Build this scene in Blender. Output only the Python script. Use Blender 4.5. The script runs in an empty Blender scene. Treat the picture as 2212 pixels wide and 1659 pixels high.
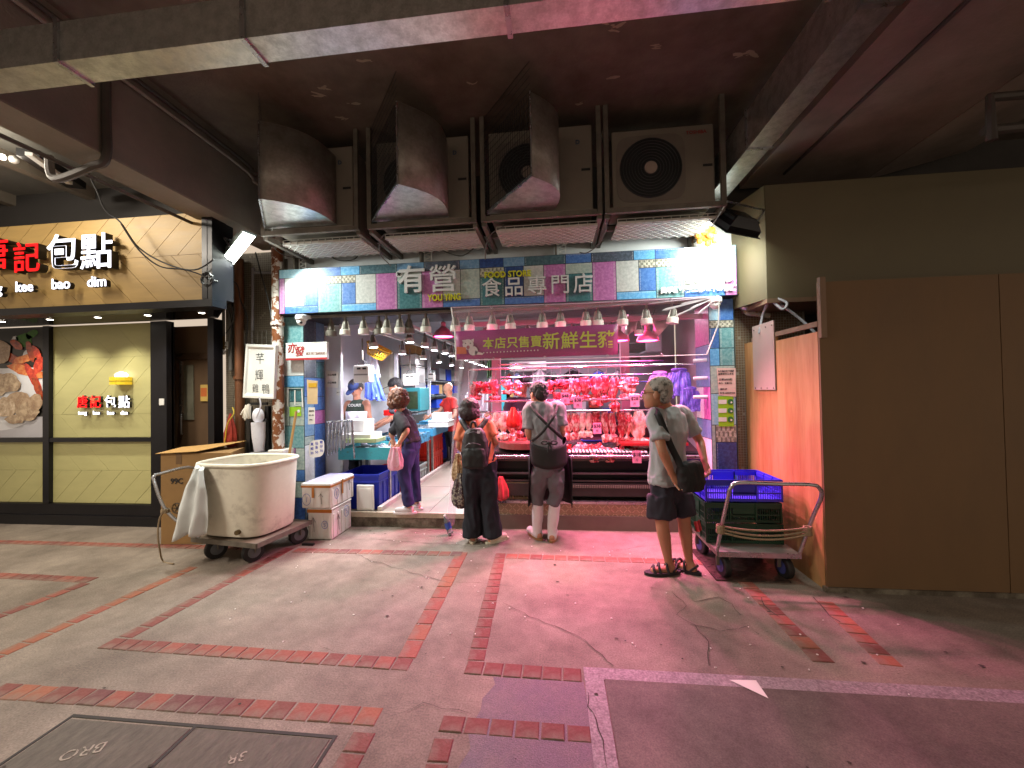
import bpy, bmesh, math, random
from mathutils import Vector, Matrix, noise
random.seed(7)
R = math.radians
scene = bpy.context.scene
C = scene.collection

# ------------------------------------------------------------------ camera, world, exposure
CAM_H = 1.55; FPX = 860.0; PW = 2212.0; PH = 1659.0
YAW = R(6.3); PITCH = R(0.93); ROLL = R(1.05)
cam_d = bpy.data.cameras.new('camera'); cam = bpy.data.objects.new('camera', cam_d); C.objects.link(cam)
cam_d.sensor_width = 36; cam_d.lens = 36 * FPX / PW; cam_d.clip_start = 0.05; cam_d.clip_end = 200
CAM_ROT = Matrix.Rotation(YAW, 3, 'Z') @ Matrix.Rotation(R(90) + PITCH, 3, 'X') @ Matrix.Rotation(-ROLL, 3, 'Z')
cam.location = (0, 0, CAM_H); cam.rotation_euler = CAM_ROT.to_euler()
scene.camera = cam

world = bpy.data.worlds.new('World'); scene.world = world; world.use_nodes = True
_bg = world.node_tree.nodes['Background']
_bg.inputs[0].default_value = (1.0, 0.80, 0.62, 1); _bg.inputs[1].default_value = 0.40   # dim glow of a city night
scene.view_settings.view_transform = 'Standard'; scene.view_settings.look = 'None'
scene.view_settings.gamma = 1; scene.view_settings.use_curve_mapping = False
scene.view_settings.exposure = 0.85
scene.cycles.max_bounces = 6; scene.cycles.diffuse_bounces = 3; scene.cycles.glossy_bounces = 3
scene.cycles.transparent_max_bounces = 12; scene.cycles.use_denoising = True
scene.cycles.sample_clamp_indirect = 4; scene.cycles.caustics_reflective = False; scene.cycles.caustics_refractive = False

# points set by image pixels: a camera ray met with a chosen plane
def _dir(u, v):
    d = CAM_ROT @ Vector(((u - PW / 2) / FPX, -(v - PH / 2) / FPX, -1.0)); return d
def aY(u, v, Y):
    d = _dir(u, v); t = Y / d.y; return Vector((d.x * t, Y, CAM_H + d.z * t))
def aZ(u, v, Z=0.0):
    d = _dir(u, v); t = (Z - CAM_H) / d.z; return Vector((d.x * t, d.y * t, Z))
def aX(u, v, X):
    d = _dir(u, v); t = X / d.x; return Vector((X, d.y * t, CAM_H + d.z * t))

# ------------------------------------------------------------------ materials
def lin(h):
    if not isinstance(h, str): return tuple(h) + (1,) if len(h) == 3 else tuple(h)
    h = h.lstrip('#'); o = []
    for i in (0, 2, 4):
        c = int(h[i:i + 2], 16) / 255; o.append(c / 12.92 if c < .04045 else ((c + .055) / 1.055) ** 2.4)
    return tuple(o) + (1,)
_mc = {}
def mat(name, col, rough=.6, metal=0., var=.12, vs=6., bump=0., bs=60., col2=None, thr=None, emit=0., alpha=1., trans=0., spec=.5, stretch=(1, 1, 1), coord='Object', ecol=None, sheen=0., sss=0., grit=0., gs=160.):
    """principled material: base colour mottled by two octaves of noise, optional second colour in patches, optional relief"""
    if name in _mc: return _mc[name]
    m = bpy.data.materials.new(name); m.use_nodes = True; nt = m.node_tree; N = nt.nodes; L = nt.links
    b = N['Principled BSDF']; col = lin(col)
    b.inputs['Roughness'].default_value = rough; b.inputs['Metallic'].default_value = metal
    b.inputs['Specular IOR Level'].default_value = spec
    if sheen: b.inputs['Sheen Weight'].default_value = sheen
    if sss: b.inputs['Subsurface Weight'].default_value = sss; b.inputs['Subsurface Scale'].default_value = .02
    tc = N.new('ShaderNodeTexCoord'); mp = N.new('ShaderNodeMapping'); mp.inputs['Scale'].default_value = stretch
    L.new(tc.outputs[coord], mp.inputs[0])
    if var or col2:
        n = N.new('ShaderNodeTexNoise'); n.inputs['Scale'].default_value = vs; n.inputs['Detail'].default_value = 6; n.inputs['Roughness'].default_value = .65
        L.new(mp.outputs[0], n.inputs[0])
        r = N.new('ShaderNodeValToRGB'); e = r.color_ramp.elements
        if col2:
            c2 = lin(col2); t = thr or (.45, .6)
            e[0].position = t[0]; e[0].color = col; e[1].position = t[1]; e[1].color = c2
        else:
            e[0].position = .3; e[1].position = .7
            e[0].color = tuple(max(0, x * (1 - var)) for x in col[:3]) + (1,); e[1].color = tuple(min(1, x * (1 + var)) for x in col[:3]) + (1,)
        L.new(n.outputs[0], r.inputs[0])
        if col2 and var:
            n2 = N.new('ShaderNodeTexNoise'); n2.inputs['Scale'].default_value = vs * 7; n2.inputs['Detail'].default_value = 4
            L.new(mp.outputs[0], n2.inputs[0])
            mr = N.new('ShaderNodeMapRange'); mr.inputs[3].default_value = 1 - var; mr.inputs[4].default_value = 1 + var
            L.new(n2.outputs[0], mr.inputs[0])
            mx = N.new('ShaderNodeVectorMath'); mx.operation = 'SCALE'; L.new(r.outputs[0], mx.inputs[0]); L.new(mr.outputs[0], mx.inputs['Scale'])
            L.new(mx.outputs[0], b.inputs['Base Color'])
        else: L.new(r.outputs[0], b.inputs['Base Color'])
        rr = N.new('ShaderNodeMapRange'); rr.inputs[3].default_value = max(.03, rough - .12); rr.inputs[4].default_value = min(1, rough + .12)
        L.new(n.outputs[0], rr.inputs[0]); L.new(rr.outputs[0], b.inputs['Roughness'])
    else: b.inputs['Base Color'].default_value = col
    if grit:
        ng = N.new('ShaderNodeTexNoise'); ng.inputs['Scale'].default_value = gs; ng.inputs['Detail'].default_value = 3; L.new(mp.outputs[0], ng.inputs[0])
        mg = N.new('ShaderNodeMapRange'); mg.inputs[1].default_value = .3; mg.inputs[2].default_value = .7; mg.inputs[3].default_value = 1 - grit; mg.inputs[4].default_value = 1 + grit; L.new(ng.outputs[0], mg.inputs[0])
        src = b.inputs['Base Color'].links[0].from_socket; sc_ = N.new('ShaderNodeVectorMath'); sc_.operation = 'SCALE'; L.new(src, sc_.inputs[0]); L.new(mg.outputs[0], sc_.inputs['Scale']); L.new(sc_.outputs[0], b.inputs['Base Color'])
    if bump:
        nb = N.new('ShaderNodeTexNoise'); nb.inputs['Scale'].default_value = bs; nb.inputs['Detail'].default_value = 5; L.new(mp.outputs[0], nb.inputs[0])
        bp = N.new('ShaderNodeBump'); bp.inputs['Strength'].default_value = bump; bp.inputs['Distance'].default_value = .01
        L.new(nb.outputs[0], bp.inputs['Height']); L.new(bp.outputs[0], b.inputs['Normal'])
    if emit: b.inputs['Emission Color'].default_value = lin(ecol) if ecol else col; b.inputs['Emission Strength'].default_value = emit
    if trans: b.inputs['Transmission Weight'].default_value = trans
    if alpha < 1: b.inputs['Alpha'].default_value = alpha
    _mc[name] = m; return m

# ------------------------------------------------------------------ mesh builder
class MB:
    def __init__(s): s.v = []; s.f = []; s.m = []; s.mi = 0
    def add(s, vs, fs):
        o = len(s.v); s.v += [tuple(v) for v in vs]; s.f += [tuple(i + o for i in f) for f in fs]; s.m += [s.mi] * len(fs); return s
    def quad(s, a, b, c, d): return s.add([a, b, c, d], [(0, 1, 2, 3)])
    def poly(s, pts): return s.add(pts, [tuple(range(len(pts)))])
    def box(s, x0, x1, y0, y1, z0, z1, M=None):
        v = [Vector((x, y, z)) for z in (z0, z1) for y in (y0, y1) for x in (x0, x1)]
        if M: v = [M @ p for p in v]
        return s.add(v, [(0, 2, 3, 1), (4, 5, 7, 6), (0, 1, 5, 4), (2, 6, 7, 3), (0, 4, 6, 2), (1, 3, 7, 5)])
    def bar(s, p, q, w, h=None, up=(0, 0, 1)):
        p = Vector(p); q = Vector(q); h = h or w; d = (q - p); L = d.length; d.normalize(); up = Vector(up)
        if abs(d.dot(up)) > .98: up = Vector((0, 1, 0))
        x = d.cross(up).normalized(); y = x.cross(d)
        v = [o + x * a * w / 2 + y * b * h / 2 for o in (p, q) for a, b in ((-1, -1), (1, -1), (1, 1), (-1, 1))]
        return s.add(v, [(3, 2, 1, 0), (4, 5, 6, 7), (0, 1, 5, 4), (1, 2, 6, 5), (2, 3, 7, 6), (3, 0, 4, 7)])
    def tube(s, pts, r, n=8, r2=None, caps=True, flat=1.0):
        pts = [Vector(p) for p in pts]; k = len(pts); rs = r if isinstance(r, (list, tuple)) else [r + (r2 - r) * i / (k - 1) if r2 is not None else r for i in range(k)]
        o = len(s.v); prev = None
        for i, p in enumerate(pts):
            t = (pts[min(i + 1, k - 1)] - pts[max(i - 1, 0)]).normalized()
            if prev is None:
                a = Vector((0, 0, 1)) if abs(t.z) < .9 else Vector((1, 0, 0)); x = t.cross(a).normalized()
            else: x = (prev - t * prev.dot(t)).normalized()
            prev = x; y = t.cross(x)
            for j in range(n):
                a = 2 * math.pi * j / n; s.v.append(tuple(p + x * math.cos(a) * rs[i] + y * math.sin(a) * rs[i] * flat))
        for i in range(k - 1):
            for j in range(n):
                a = o + i * n + j; b = o + i * n + (j + 1) % n; s.f.append((a, b, b + n, a + n)); s.m.append(s.mi)
        if caps: s.f.append(tuple(o + j for j in reversed(range(n)))); s.f.append(tuple(o + (k - 1) * n + j for j in range(n))); s.m += [s.mi] * 2
        return s
    def cyl(s, p, q, r, n=16, r2=None): return s.tube([p, q], [r, r if r2 is None else r2], n)
    def loft(s, rings, cap0=True, cap1=True, close=True):
        n = len(rings[0]); o = len(s.v)
        for rg in rings: s.v += [tuple(p) for p in rg]
        for i in range(len(rings) - 1):
            for j in range(n if close else n - 1):
                a = o + i * n + j; b = o + i * n + (j + 1) % n; s.f.append((a, b, b + n, a + n)); s.m.append(s.mi)
        if cap0: s.f.append(tuple(o + j for j in reversed(range(n)))); s.m.append(s.mi)
        if cap1: s.f.append(tuple(o + (len(rings) - 1) * n + j for j in range(n))); s.m.append(s.mi)
        return s
    def lathe(s, c, prof, n=24, sx=1, sy=1, cap0=True, cap1=True):
        return s.loft([[(c[0] + r * math.cos(2 * math.pi * j / n) * sx, c[1] + r * math.sin(2 * math.pi * j / n) * sy, c[2] + z) for j in range(n)] for r, z in prof], cap0, cap1)
    def ball(s, c, r, n=10, m=7):
        c = Vector(c); r = r if isinstance(r, (list, tuple)) else (r, r, r); rings = []
        for i in range(1, m):
            t = math.pi * i / m; rings.append([(c.x + r[0] * math.sin(t) * math.cos(2 * math.pi * j / n), c.y + r[1] * math.sin(t) * math.sin(2 * math.pi * j / n), c.z - r[2] * math.cos(t)) for j in range(n)])
        return s.loft(rings)
    def grid(s, fn, nu, nv):
        o = len(s.v)
        for i in range(nu + 1):
            for j in range(nv + 1): s.v.append(tuple(fn(i / nu, j / nv)))
        for i in range(nu):
            for j in range(nv):
                a = o + i * (nv + 1) + j; s.f.append((a, a + nv + 1, a + nv + 2, a + 1)); s.m.append(s.mi)
        return s
    def build(s, name, m, parent=None, smooth=False, label=None, cat=None, group=None, kind=None, bevel=0, solid=0, local=False):
        me = bpy.data.meshes.new(name); V = s.v
        if parent is not None: off = Vector((0, 0, 0)) if local else world_loc(parent)
        else:
            if local: off = Vector((0, 0, 0))
            else:
                xs = [v[0] for v in V]; ys = [v[1] for v in V]; zs = [v[2] for v in V]
                off = Vector(((min(xs) + max(xs)) / 2, (min(ys) + max(ys)) / 2, min(zs)))
        me.from_pydata([(v[0] - off.x, v[1] - off.y, v[2] - off.z) for v in V], [], s.f)
        ms = m if isinstance(m, (list, tuple)) else [m]
        for x in ms: me.materials.append(x)
        if len(ms) > 1: me.polygons.foreach_set('material_index', s.m)
        if smooth: me.polygons.foreach_set('use_smooth', [True] * len(me.polygons))
        me.update(); me.validate()
        o = bpy.data.objects.new(name, me); C.objects.link(o)
        if parent is not None: o.parent = parent
        elif not local: o.location = off
        if bevel:
            md = o.modifiers.new('bevel', 'BEVEL'); md.width = bevel; md.segments = 2; md.limit_method = 'ANGLE'
        if solid:
            md = o.modifiers.new('solid', 'SOLIDIFY'); md.thickness = solid
        if smooth and not bevel:
            try: me.set_sharp_from_angle(angle=R(32))
            except Exception: pass
        tag(o, label, cat, group, kind); return o

def world_loc(o):
    l = Vector((0, 0, 0))
    while o is not None: l = l + o.location; o = o.parent
    return l
def tag(o, label=None, cat=None, group=None, kind=None):
    if label: o['label'] = label
    if cat: o['category'] = cat
    if group: o['group'] = group
    if kind: o['kind'] = kind
    return o
def thing(name, label, cat, loc=(0, 0, 0), group=None, rz=0.):
    o = bpy.data.objects.new(name, None); C.objects.link(o); o.location = loc; o.rotation_euler.z = rz; o.empty_display_size = .1
    return tag(o, label, cat, group)
def dup(root, loc, label, rz=None):
    r = root.copy(); C.objects.link(r); r.location = loc; r['label'] = label
    if rz is not None: r.rotation_euler.z = rz
    for ch in list(root.children):
        c = ch.copy(); C.objects.link(c); c.parent = r
        for g in list(ch.children): d = g.copy(); C.objects.link(d); d.parent = c
    return r
def share(src, name, parent, loc, rot=None, scl=None):
    """one more alike piece, sharing the mesh"""
    o = bpy.data.objects.new(name, src.data); C.objects.link(o); o.parent = parent; o.location = loc
    if rot: o.rotation_euler = rot
    if scl: o.scale = scl
    return o
def arc(fn, n=12): return [fn(i / n) for i in range(n + 1)]
def sag(p, q, d, n=12):
    p = Vector(p); q = Vector(q); return [p.lerp(q, t / n) + Vector((0, 0, -d * 4 * (t / n) * (1 - t / n))) for t in range(n + 1)]
def smoothpath(pts, k=5):
    pts = [Vector(p) for p in pts]; out = []
    for i in range(len(pts) - 1):
        p0 = pts[max(i - 1, 0)]; p1 = pts[i]; p2 = pts[i + 1]; p3 = pts[min(i + 2, len(pts) - 1)]
        for j in range(k):
            t = j / k
            out.append(.5 * ((2 * p1) + (p2 - p0) * t + (2 * p0 - 5 * p1 + 4 * p2 - p3) * t * t + (3 * p1 - p0 - 3 * p2 + p3) * t ** 3))
    out.append(pts[-1]); return out

def text(s, p, h, m, parent=None, name='lettering', depth=.004, bold=0., width=None, rot=None, align='CENTER', shear=0., label=None):
    """lettering as solid characters standing on a face that looks towards -y; h = height of a full CJK character"""
    cu = bpy.data.curves.new(name, 'FONT'); cu.body = s; cu.size = h * 1.06; cu.align_x = align; cu.align_y = 'CENTER'
    cu.extrude = depth / 2; cu.offset = bold; cu.shear = shear; cu.resolution_u = 3
    o = bpy.data.objects.new(name, cu); C.objects.link(o)
    me = bpy.data.meshes.new_from_object(o.evaluated_get(bpy.context.evaluated_depsgraph_get()))
    C.objects.unlink(o); bpy.data.objects.remove(o)
    me.materials.clear(); me.materials.append(m)
    if width and len(me.vertices):
        xs = [v.co.x for v in me.vertices]; w = max(xs) - min(xs); k = width / max(w, 1e-6)
        for v in me.vertices: v.co.x *= k
    r = bpy.data.objects.new(name, me); C.objects.link(r)
    r.rotation_euler = rot or (R(90), 0, 0)
    if parent is not None: r.parent = parent; r.location = Vector(p) - world_loc(parent)
    else: r.location = p
    if label: r['label'] = label
    return r

# lamps ------------------------------------------------------------
def area(name, loc, target, power, col, sx, sy=None, parent=None, spread=180):
    l = bpy.data.lights.new(name, 'AREA'); l.energy = power; l.color = col; l.size = sx
    if sy: l.shape = 'RECTANGLE'; l.size_y = sy
    l.spread = R(spread)
    o = bpy.data.objects.new(name, l); C.objects.link(o)
    o.rotation_euler = (Vector(target) - Vector(loc)).to_track_quat('-Z', 'Y').to_euler()
    if parent is not None: o.parent = parent; o.location = Vector(loc) - world_loc(parent)
    else: o.location = loc
    return o
def spot(name, loc, target, power, col, ang=60, blend=.5, r=.03, parent=None):
    l = bpy.data.lights.new(name, 'SPOT'); l.energy = power; l.color = col; l.spot_size = R(ang); l.spot_blend = blend; l.shadow_soft_size = r
    o = bpy.data.objects.new(name, l); C.objects.link(o)
    o.rotation_euler = (Vector(target) - Vector(loc)).to_track_quat('-Z', 'Y').to_euler()
    if parent is not None: o.parent = parent; o.location = Vector(loc) - world_loc(parent)
    else: o.location = loc
    return o

# palette ----------------------------------------------------------
M_white = mat('white_paint', '#dcdcd8', .45, var=.06, vs=3)
M_black = mat('black_metal', '#15151a', .35, .3, var=.2)
M_dark = mat('dark_plastic', '#101012', .5, var=.2)
M_steel = mat('stainless_steel', '#b4b6ba', .28, .95, var=.15, vs=9)
M_galv = mat('galvanised_sheet', '#d6d6d2', .32, .9, var=.25, vs=14, bump=.12, bs=10, col2='#b4b5b0', thr=(.4, .62))
M_rust = mat('painted_bracket', '#6b655c', .6, .3, var=.3, vs=10)
M_cable = mat('grey_cable', '#5c5a56', .55)
M_cabled = mat('black_cable', '#1a1818', .55)
M_ink = mat('black_ink', '#1c1c1e', .6, var=0)
M_paper = mat('paper', '#d8d2cc', .8, var=.04)
M_foam = mat('white_foam', '#e2e1dc', .75, var=.06, vs=5, bump=.25, bs=160)
M_rope = mat('rope', '#8d7a60', .9, var=.25, vs=60, bump=.5, bs=200)
M_rubber = mat('black_rubber', '#0d0d0e', .6, var=.2)
# ================================================================== SETTING
# ---- pavement
M_conc = mat('concrete_pavement', '#83776b', .8, var=.26, vs=1.6, bump=.35, bs=90, col2='#62574d', thr=(.38, .68), grit=.26, gs=110)
M_conc_d = mat('concrete_dark_slab', '#665d55', .78, var=.2, vs=2.2, bump=.3, bs=110, col2='#4f4842', thr=(.4, .65), grit=.25, gs=150)
M_conc_p = mat('concrete_smooth_patch', '#5d555c', .6, var=.2, vs=5, col2='#6b5f60', thr=(.4, .65), bump=.4, bs=140, grit=.3)
M_conc_b = mat('concrete_rough_band', '#857c7e', .55, var=.3, vs=26, bump=.6, bs=120, grit=.35, gs=90)
M_brick = [mat('red_paver_%d' % i, c, .8, var=.2, vs=5, bump=.5, bs=80, col2='#74665a', thr=(.44, .72), coord='Generated' if False else 'Object') for i, c in enumerate(['#6f3c34', '#85483b', '#703a33', '#86483a', '#653a38', '#8a523c'])]
ZP = -0.0
pav = MB().quad((-14, -4, ZP), (14, -4, ZP), (14, 16, ZP), (-14, 16, ZP)).build('pavement', M_conc, kind='structure', local=True)

def paver_row(p, q, w, n, off=0., gap=.007, sq=True, mats=None, dark=0.):
    """n pavers laid from p to q, each its own block"""
    p = Vector(p); q = Vector(q); d = (q - p) / n; L = d.length; ang = math.atan2(d.y, d.x)
    for i in range(n):
        c = p + d * (i + .5)
        mi = random.choice(mats or [0, 0, 1, 1, 2, 3, 4])
        hx = (L - gap - random.uniform(0, .006)) / 2; hy = w / 2 - random.uniform(0, .004); t = random.uniform(.003, .0058); ch = .004
        b = MB()
        rings = [[(sx * (hx - e), sy * (hy - e), z) for sx, sy in ((-1, -1), (1, -1), (1, 1), (-1, 1))] for e, z in ((0, -.02), (0, t - .003), (ch, t))]
        b.loft(rings)
        o = b.build('paver', M_brick[mi], pav, local=True)
        o.location = (c.x, c.y, 0); o.rotation_euler = (random.uniform(-.006, .006), random.uniform(-.006, .006), ang + random.uniform(-.012, .012))
def xy(u, v): return aZ(u, v, 0)
BW = .105
# row in front of the shop step, one bay outline, the strips running away from the kerb
paver_row((-2.62, 3.72, 0), (-.92, 3.74, 0), BW, 15)
paver_row((-.5, 3.72, 0), (1.32, 3.70, 0), BW, 16, mats=[0, 3, 3, 1])
paver_row((-2.70, 3.77, 0), (-2.80, 2.30, 0), BW, 12, mats=[0, 0, 1, 2])
paver_row((-.93, 3.78, 0), (-.90, 2.26, 0), .115, 9, mats=[3, 1, 3, 5], gap=.004)
paver_row((-.555, 3.78, 0), (-.49, 2.27, 0), BW, 14, mats=[0, 2, 4, 2])
paver_row((-2.86, 2.24, 0), (-.85, 2.21, 0), BW, 19, mats=[0, 1, 1, 3, 2, 4])
paver_row((-.54, 2.215, 0), (.11, 2.205, 0), BW, 6, mats=[2, 2, 0])
paver_row((-3.02, 1.83, 0), (-.87, 1.845, 0), .11, 19, mats=[0, 1, 1, 2, 0, 4, 5])
paver_row((-.90, 1.76, 0), (-.90, 1.10, 0), .11, 6, mats=[0, 1])
paver_row((-.57, 1.835, 0), (.13, 1.835, 0), .095, 6, mats=[0, 2, 0])
paver_row((-.53, 1.76, 0), (-.50, 1.15, 0), .095, 5, mats=[2, 2, 0])
paver_row((1.455, 3.36, 0), (1.455, 2.42, 0), .115, 8, mats=[3, 3, 5, 0], gap=.005)
paver_row((1.875, 3.10, 0), (1.80, 2.42, 0), .115, 7, mats=[3, 5, 3, 0], gap=.005)
# fainter rows on the left, outside the neighbour shop
paver_row((-6.6, 3.72, 0), (-3.0, 3.74, 0), .1, 32, mats=[1, 1, 0])
paver_row((-3.30, 3.30, 0), (-3.40, 1.98, 0), .1, 12, mats=[5, 3, 5])
paver_row((-5.2, 3.02, 0), (-3.95, 3.00, 0), .1, 11, mats=[1, 0])
paver_row((-3.95, 2.95, 0), (-4.02, 2.25, 0), .1, 6, mats=[1, 0])
# second tone slabs let into the pavement
a = aZ(1306, 1466); 
slab = MB(); pts = [(a.x, 2.185), (6, 2.20), (6, -3), (a.x + .02, -3)]
slab.poly([(x, y, .004) for x, y in reversed(pts)]).build('slab', M_conc_d, pav)
band = MB(); band.poly([(x, y, .0035) for x, y in reversed([(.12, 2.27), (6, 2.30), (6, 2.205), (a.x - .006, 2.18), (a.x + .014, -3), (.15, -3)])]).build('slab', M_conc_b, pav)
pp = MB(); outl = [(-.37, 2.155), (-.35, 2.10), (-.40, 2.0), (-.395, 1.93), (-.43, 1.80), (-.40, 1.72), (-.44, 1.60), (-.36, 1.5), (-.38, 1.2), (-.36, .6), (.145, .6), (.135, 1.7), (.115, 2.155)]
pp.poly([(x, y, .001) for x, y in outl]).build('slab', M_conc_p, pav)
# recessed manhole covers, bottom left
M_cover = mat('cover_infill', '#5b554c', .85, var=.3, vs=30, bump=.7, bs=90, stretch=(1, .35, 1))
for x0, x1, y0, y1 in ((-2.36, -1.725, 1.05, 1.70), (-1.70, -1.04, 1.05, 1.705)):
    MB().box(x0, x1, y0, y1, -.02, .003).build('cover_plate', M_cover, pav)
fr = MB()
for x0, x1, y0, y1 in ((-2.385, -1.015, 1.712, 1.728), (-1.72, -1.705, 1.0, 1.712), (-2.385, -2.37, 1.0, 1.712), (-1.03, -1.015, 1.0, 1.712)): fr.box(x0, x1, y0, y1, -.01, .0025)
fr.build('cover_frame', mat('cover_joint', '#2e2a26', .8), pav)
M_faint = mat('worn_white_paint', '#9a9284', .85, var=.3, vs=40, col2='#5b554c', thr=(.5, .62))
text('BRO', aZ(180, 1622, .0045), .075, M_faint, pav, 'lettering', .001, rot=(0, 0, R(205)))
text('3R', aZ(512, 1636, .0045), .065, M_faint, pav, 'lettering', .001, rot=(0, 0, R(205)))
# cracks, stains of old chewing gum and missing mortar
M_crack = mat('crack', '#3d362f', .95, var=0)
def crack(pts, w=.006, seed=0):
    rnd = random.Random(seed); P = []
    for i in range(len(pts) - 1):
        a_, b_ = Vector(pts[i]).to_3d(), Vector(pts[i + 1]).to_3d(); n = max(2, int((b_ - a_).length / .05))
        for j in range(n): P.append(a_.lerp(b_, j / n) + Vector((rnd.uniform(-.012, .012), rnd.uniform(-.012, .012), 0)))
    P.append(Vector(pts[-1]).to_3d()); m = MB(); o = 0
    for i, p in enumerate(P):
        t = (P[min(i + 1, len(P) - 1)] - P[max(i - 1, 0)]).normalized(); n_ = Vector((-t.y, t.x, 0)); ww = w * rnd.uniform(.15, .75) / 2
        m.v += [(p.x - n_.x * ww, p.y - n_.y * ww, .0055), (p.x + n_.x * ww, p.y + n_.y * ww, .0055)]
    for i in range(len(P) - 1): m.f.append((2 * i, 2 * i + 2, 2 * i + 3, 2 * i + 1)); m.m.append(0)
    m.build('crack', M_crack, pav)
def cz(*uv): return [aZ(u, v).to_2d() for u, v in uv]
crack(cz((1090, 1305), (1130, 1325), (1190, 1352), (1245, 1372), (1290, 1405), (1325, 1440)), .008, 1)
crack(cz((765, 1195), (800, 1212), (860, 1228), (955, 1258), (1060, 1262), (1110, 1268)), .007, 2)
crack(cz((1405, 1270), (1455, 1280), (1480, 1310), (1462, 1330), (1500, 1352), (1530, 1390), (1532, 1440)), .007, 3)
crack(cz((1500, 1300), (1550, 1292), (1580, 1305), (1600, 1330)), .01, 4)
crack(cz((1490, 1352), (1560, 1365), (1620, 1352), (1640, 1372)), .008, 5)
crack(cz((1268, 1500), (1275, 1530), (1290, 1560), (1300, 1600), (1310, 1659)), .008, 6)
crack(cz((850, 1545), (920, 1520), (960, 1530), (1020, 1545)), .004, 7)
crack(cz((690, 1400), (760, 1415), (790, 1412)), .004, 8)
crack(cz((1645, 1290), (1660, 1320), (1685, 1335)), .015, 9); crack(cz((1755, 1290), (1790, 1330), (1815, 1345)), .015, 10)
crack(cz((800, 1165), (900, 1172), (985, 1178), (1060, 1182)), .01, 11); crack(cz((1470, 1175), (1400, 1180), (1330, 1190)), .008, 12)
sp = MB(); rnd = random.Random(3)
for i in range(90):
    x = rnd.uniform(-2.6, 3); y = rnd.uniform(1.3, 4.3); r = rnd.choice([.004, .006, .008, .01, .013]); k = rnd.uniform(.3, 1)
    sp.poly([(x + r * math.cos(t) * (1 + .3 * math.sin(3 * t + i)), y + r * k * math.sin(t), .0058) for t in [j * math.pi / 4 for j in range(8)]])
sp.build('ground_speck', M_crack, pav, kind='stuff')
dr = MB(); rnd = random.Random(5)
for i in range(90):
    x = rnd.uniform(-2.4, 2.2); y = rnd.uniform(2.2, 4.35); dr.ball((x, y, .006), (rnd.uniform(.003, .009), rnd.uniform(.003, .007), .003), 5, 4)
dr.build('litter_crumb', M_paper, pav, kind='stuff')
# white paper triangle on the dark slab
tr = MB(); P3 = [aZ(1576, 1471), aZ(1633, 1472), aZ(1660, 1511)]; P3 = [(p.x, p.y, .0065) for p in P3]
tr.poly(P3[::-1]); tr.build('paper_scrap', mat('scrap_white', '#dad8d2', .5, var=.05), label='white triangular scrap stuck flat on the dark slab', cat='scrap', solid=.001)
# diamond plate drain cover beside the trolley
M_plate = mat('rusty_chequer_plate', '#5b4a42', .5, .4, var=.35, vs=14, col2='#3a302b', thr=(.4, .6))
dp = thing('drain_cover', 'rusty chequer plate drain cover under the platform trolley', 'drain cover', (1.5, 3.4, 0))
c0 = aZ(1520, 1178); c1 = aZ(1585, 1241)
MB().box(1.24, 1.80, 3.36, 3.98, 0.001, .012).build('plate', M_plate, dp)
st = MB()
for i in range(11):
    for j in range(12):
        if (i + j) % 2: continue
        x = 1.27 + i * .05; y = 3.39 + j * .05; st.ball((x, y, .013), (.016, .005, .004), 6, 4)
st.build('stud', M_plate, dp, kind='stuff')

# ---- ceiling, beams
M_ceil = mat('sooty_ceiling', '#776b61', .85, var=.3, vs=1.1, bump=.3, bs=40, col2='#57493f', thr=(.35, .7))
M_ceil2 = mat('pale_ceiling', '#8c8c86', .85, var=.15, vs=2, bump=.2, bs=40)
M_beam = mat('concrete_beam', '#7a7168', .85, var=.2, vs=2.4, bump=.35, bs=60)
M_beam_l = mat('beam_soffit', '#8b8376', .85, var=.15, vs=3, bump=.35, bs=60)
ceil = MB().box(-3.2, 10, .2, 5.2, 4.10, 4.4).build('ceiling', M_ceil, kind='structure')
MB().box(-12, -3.5, .2, 5.2, 3.9, 4.4).build('ceiling', M_ceil2, kind='structure')
MB().box(-12, 10, -2.5, .2, 4.10, 4.4).build('ceiling', M_ceil, kind='structure')
# flaked paint spots on the ceiling
fl = MB(); rnd = random.Random(11)
spots_px = [(790, 130), (760, 225), (745, 255), (1025, 180), (1320, 165), (1600, 120), (700, 190), (685, 205), (545, 10), (620, 20), (450, 70), (1310, 50), (1620, 118), (1330, 60), (880, 85), (1245, 225), (1425, 100)]
for (u, v) in spots_px:
    p = aZ(u, v, 4.097)
    for k in range(3):
        cx = p.x + rnd.uniform(-.05, .05); cy = p.y + rnd.uniform(-.02, .02); r = rnd.uniform(.01, .035); an = rnd.uniform(-.6, .6)
        pts = []
        for j in range(9):
            t = 2 * math.pi * j / 9; rr = r * rnd.uniform(.5, 1.3); dx = rr * math.cos(t) * 1.6; dy = rr * math.sin(t) * .5
            pts.append((cx + dx * math.cos(an) - dy * math.sin(an), cy + dx * math.sin(an) + dy * math.cos(an), 4.0965 - k * .0006))
        fl.poly(pts)
fl.build('flaked_paint', mat('bare_plaster', '#a09582', .9), ceil, kind='stuff')

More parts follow.
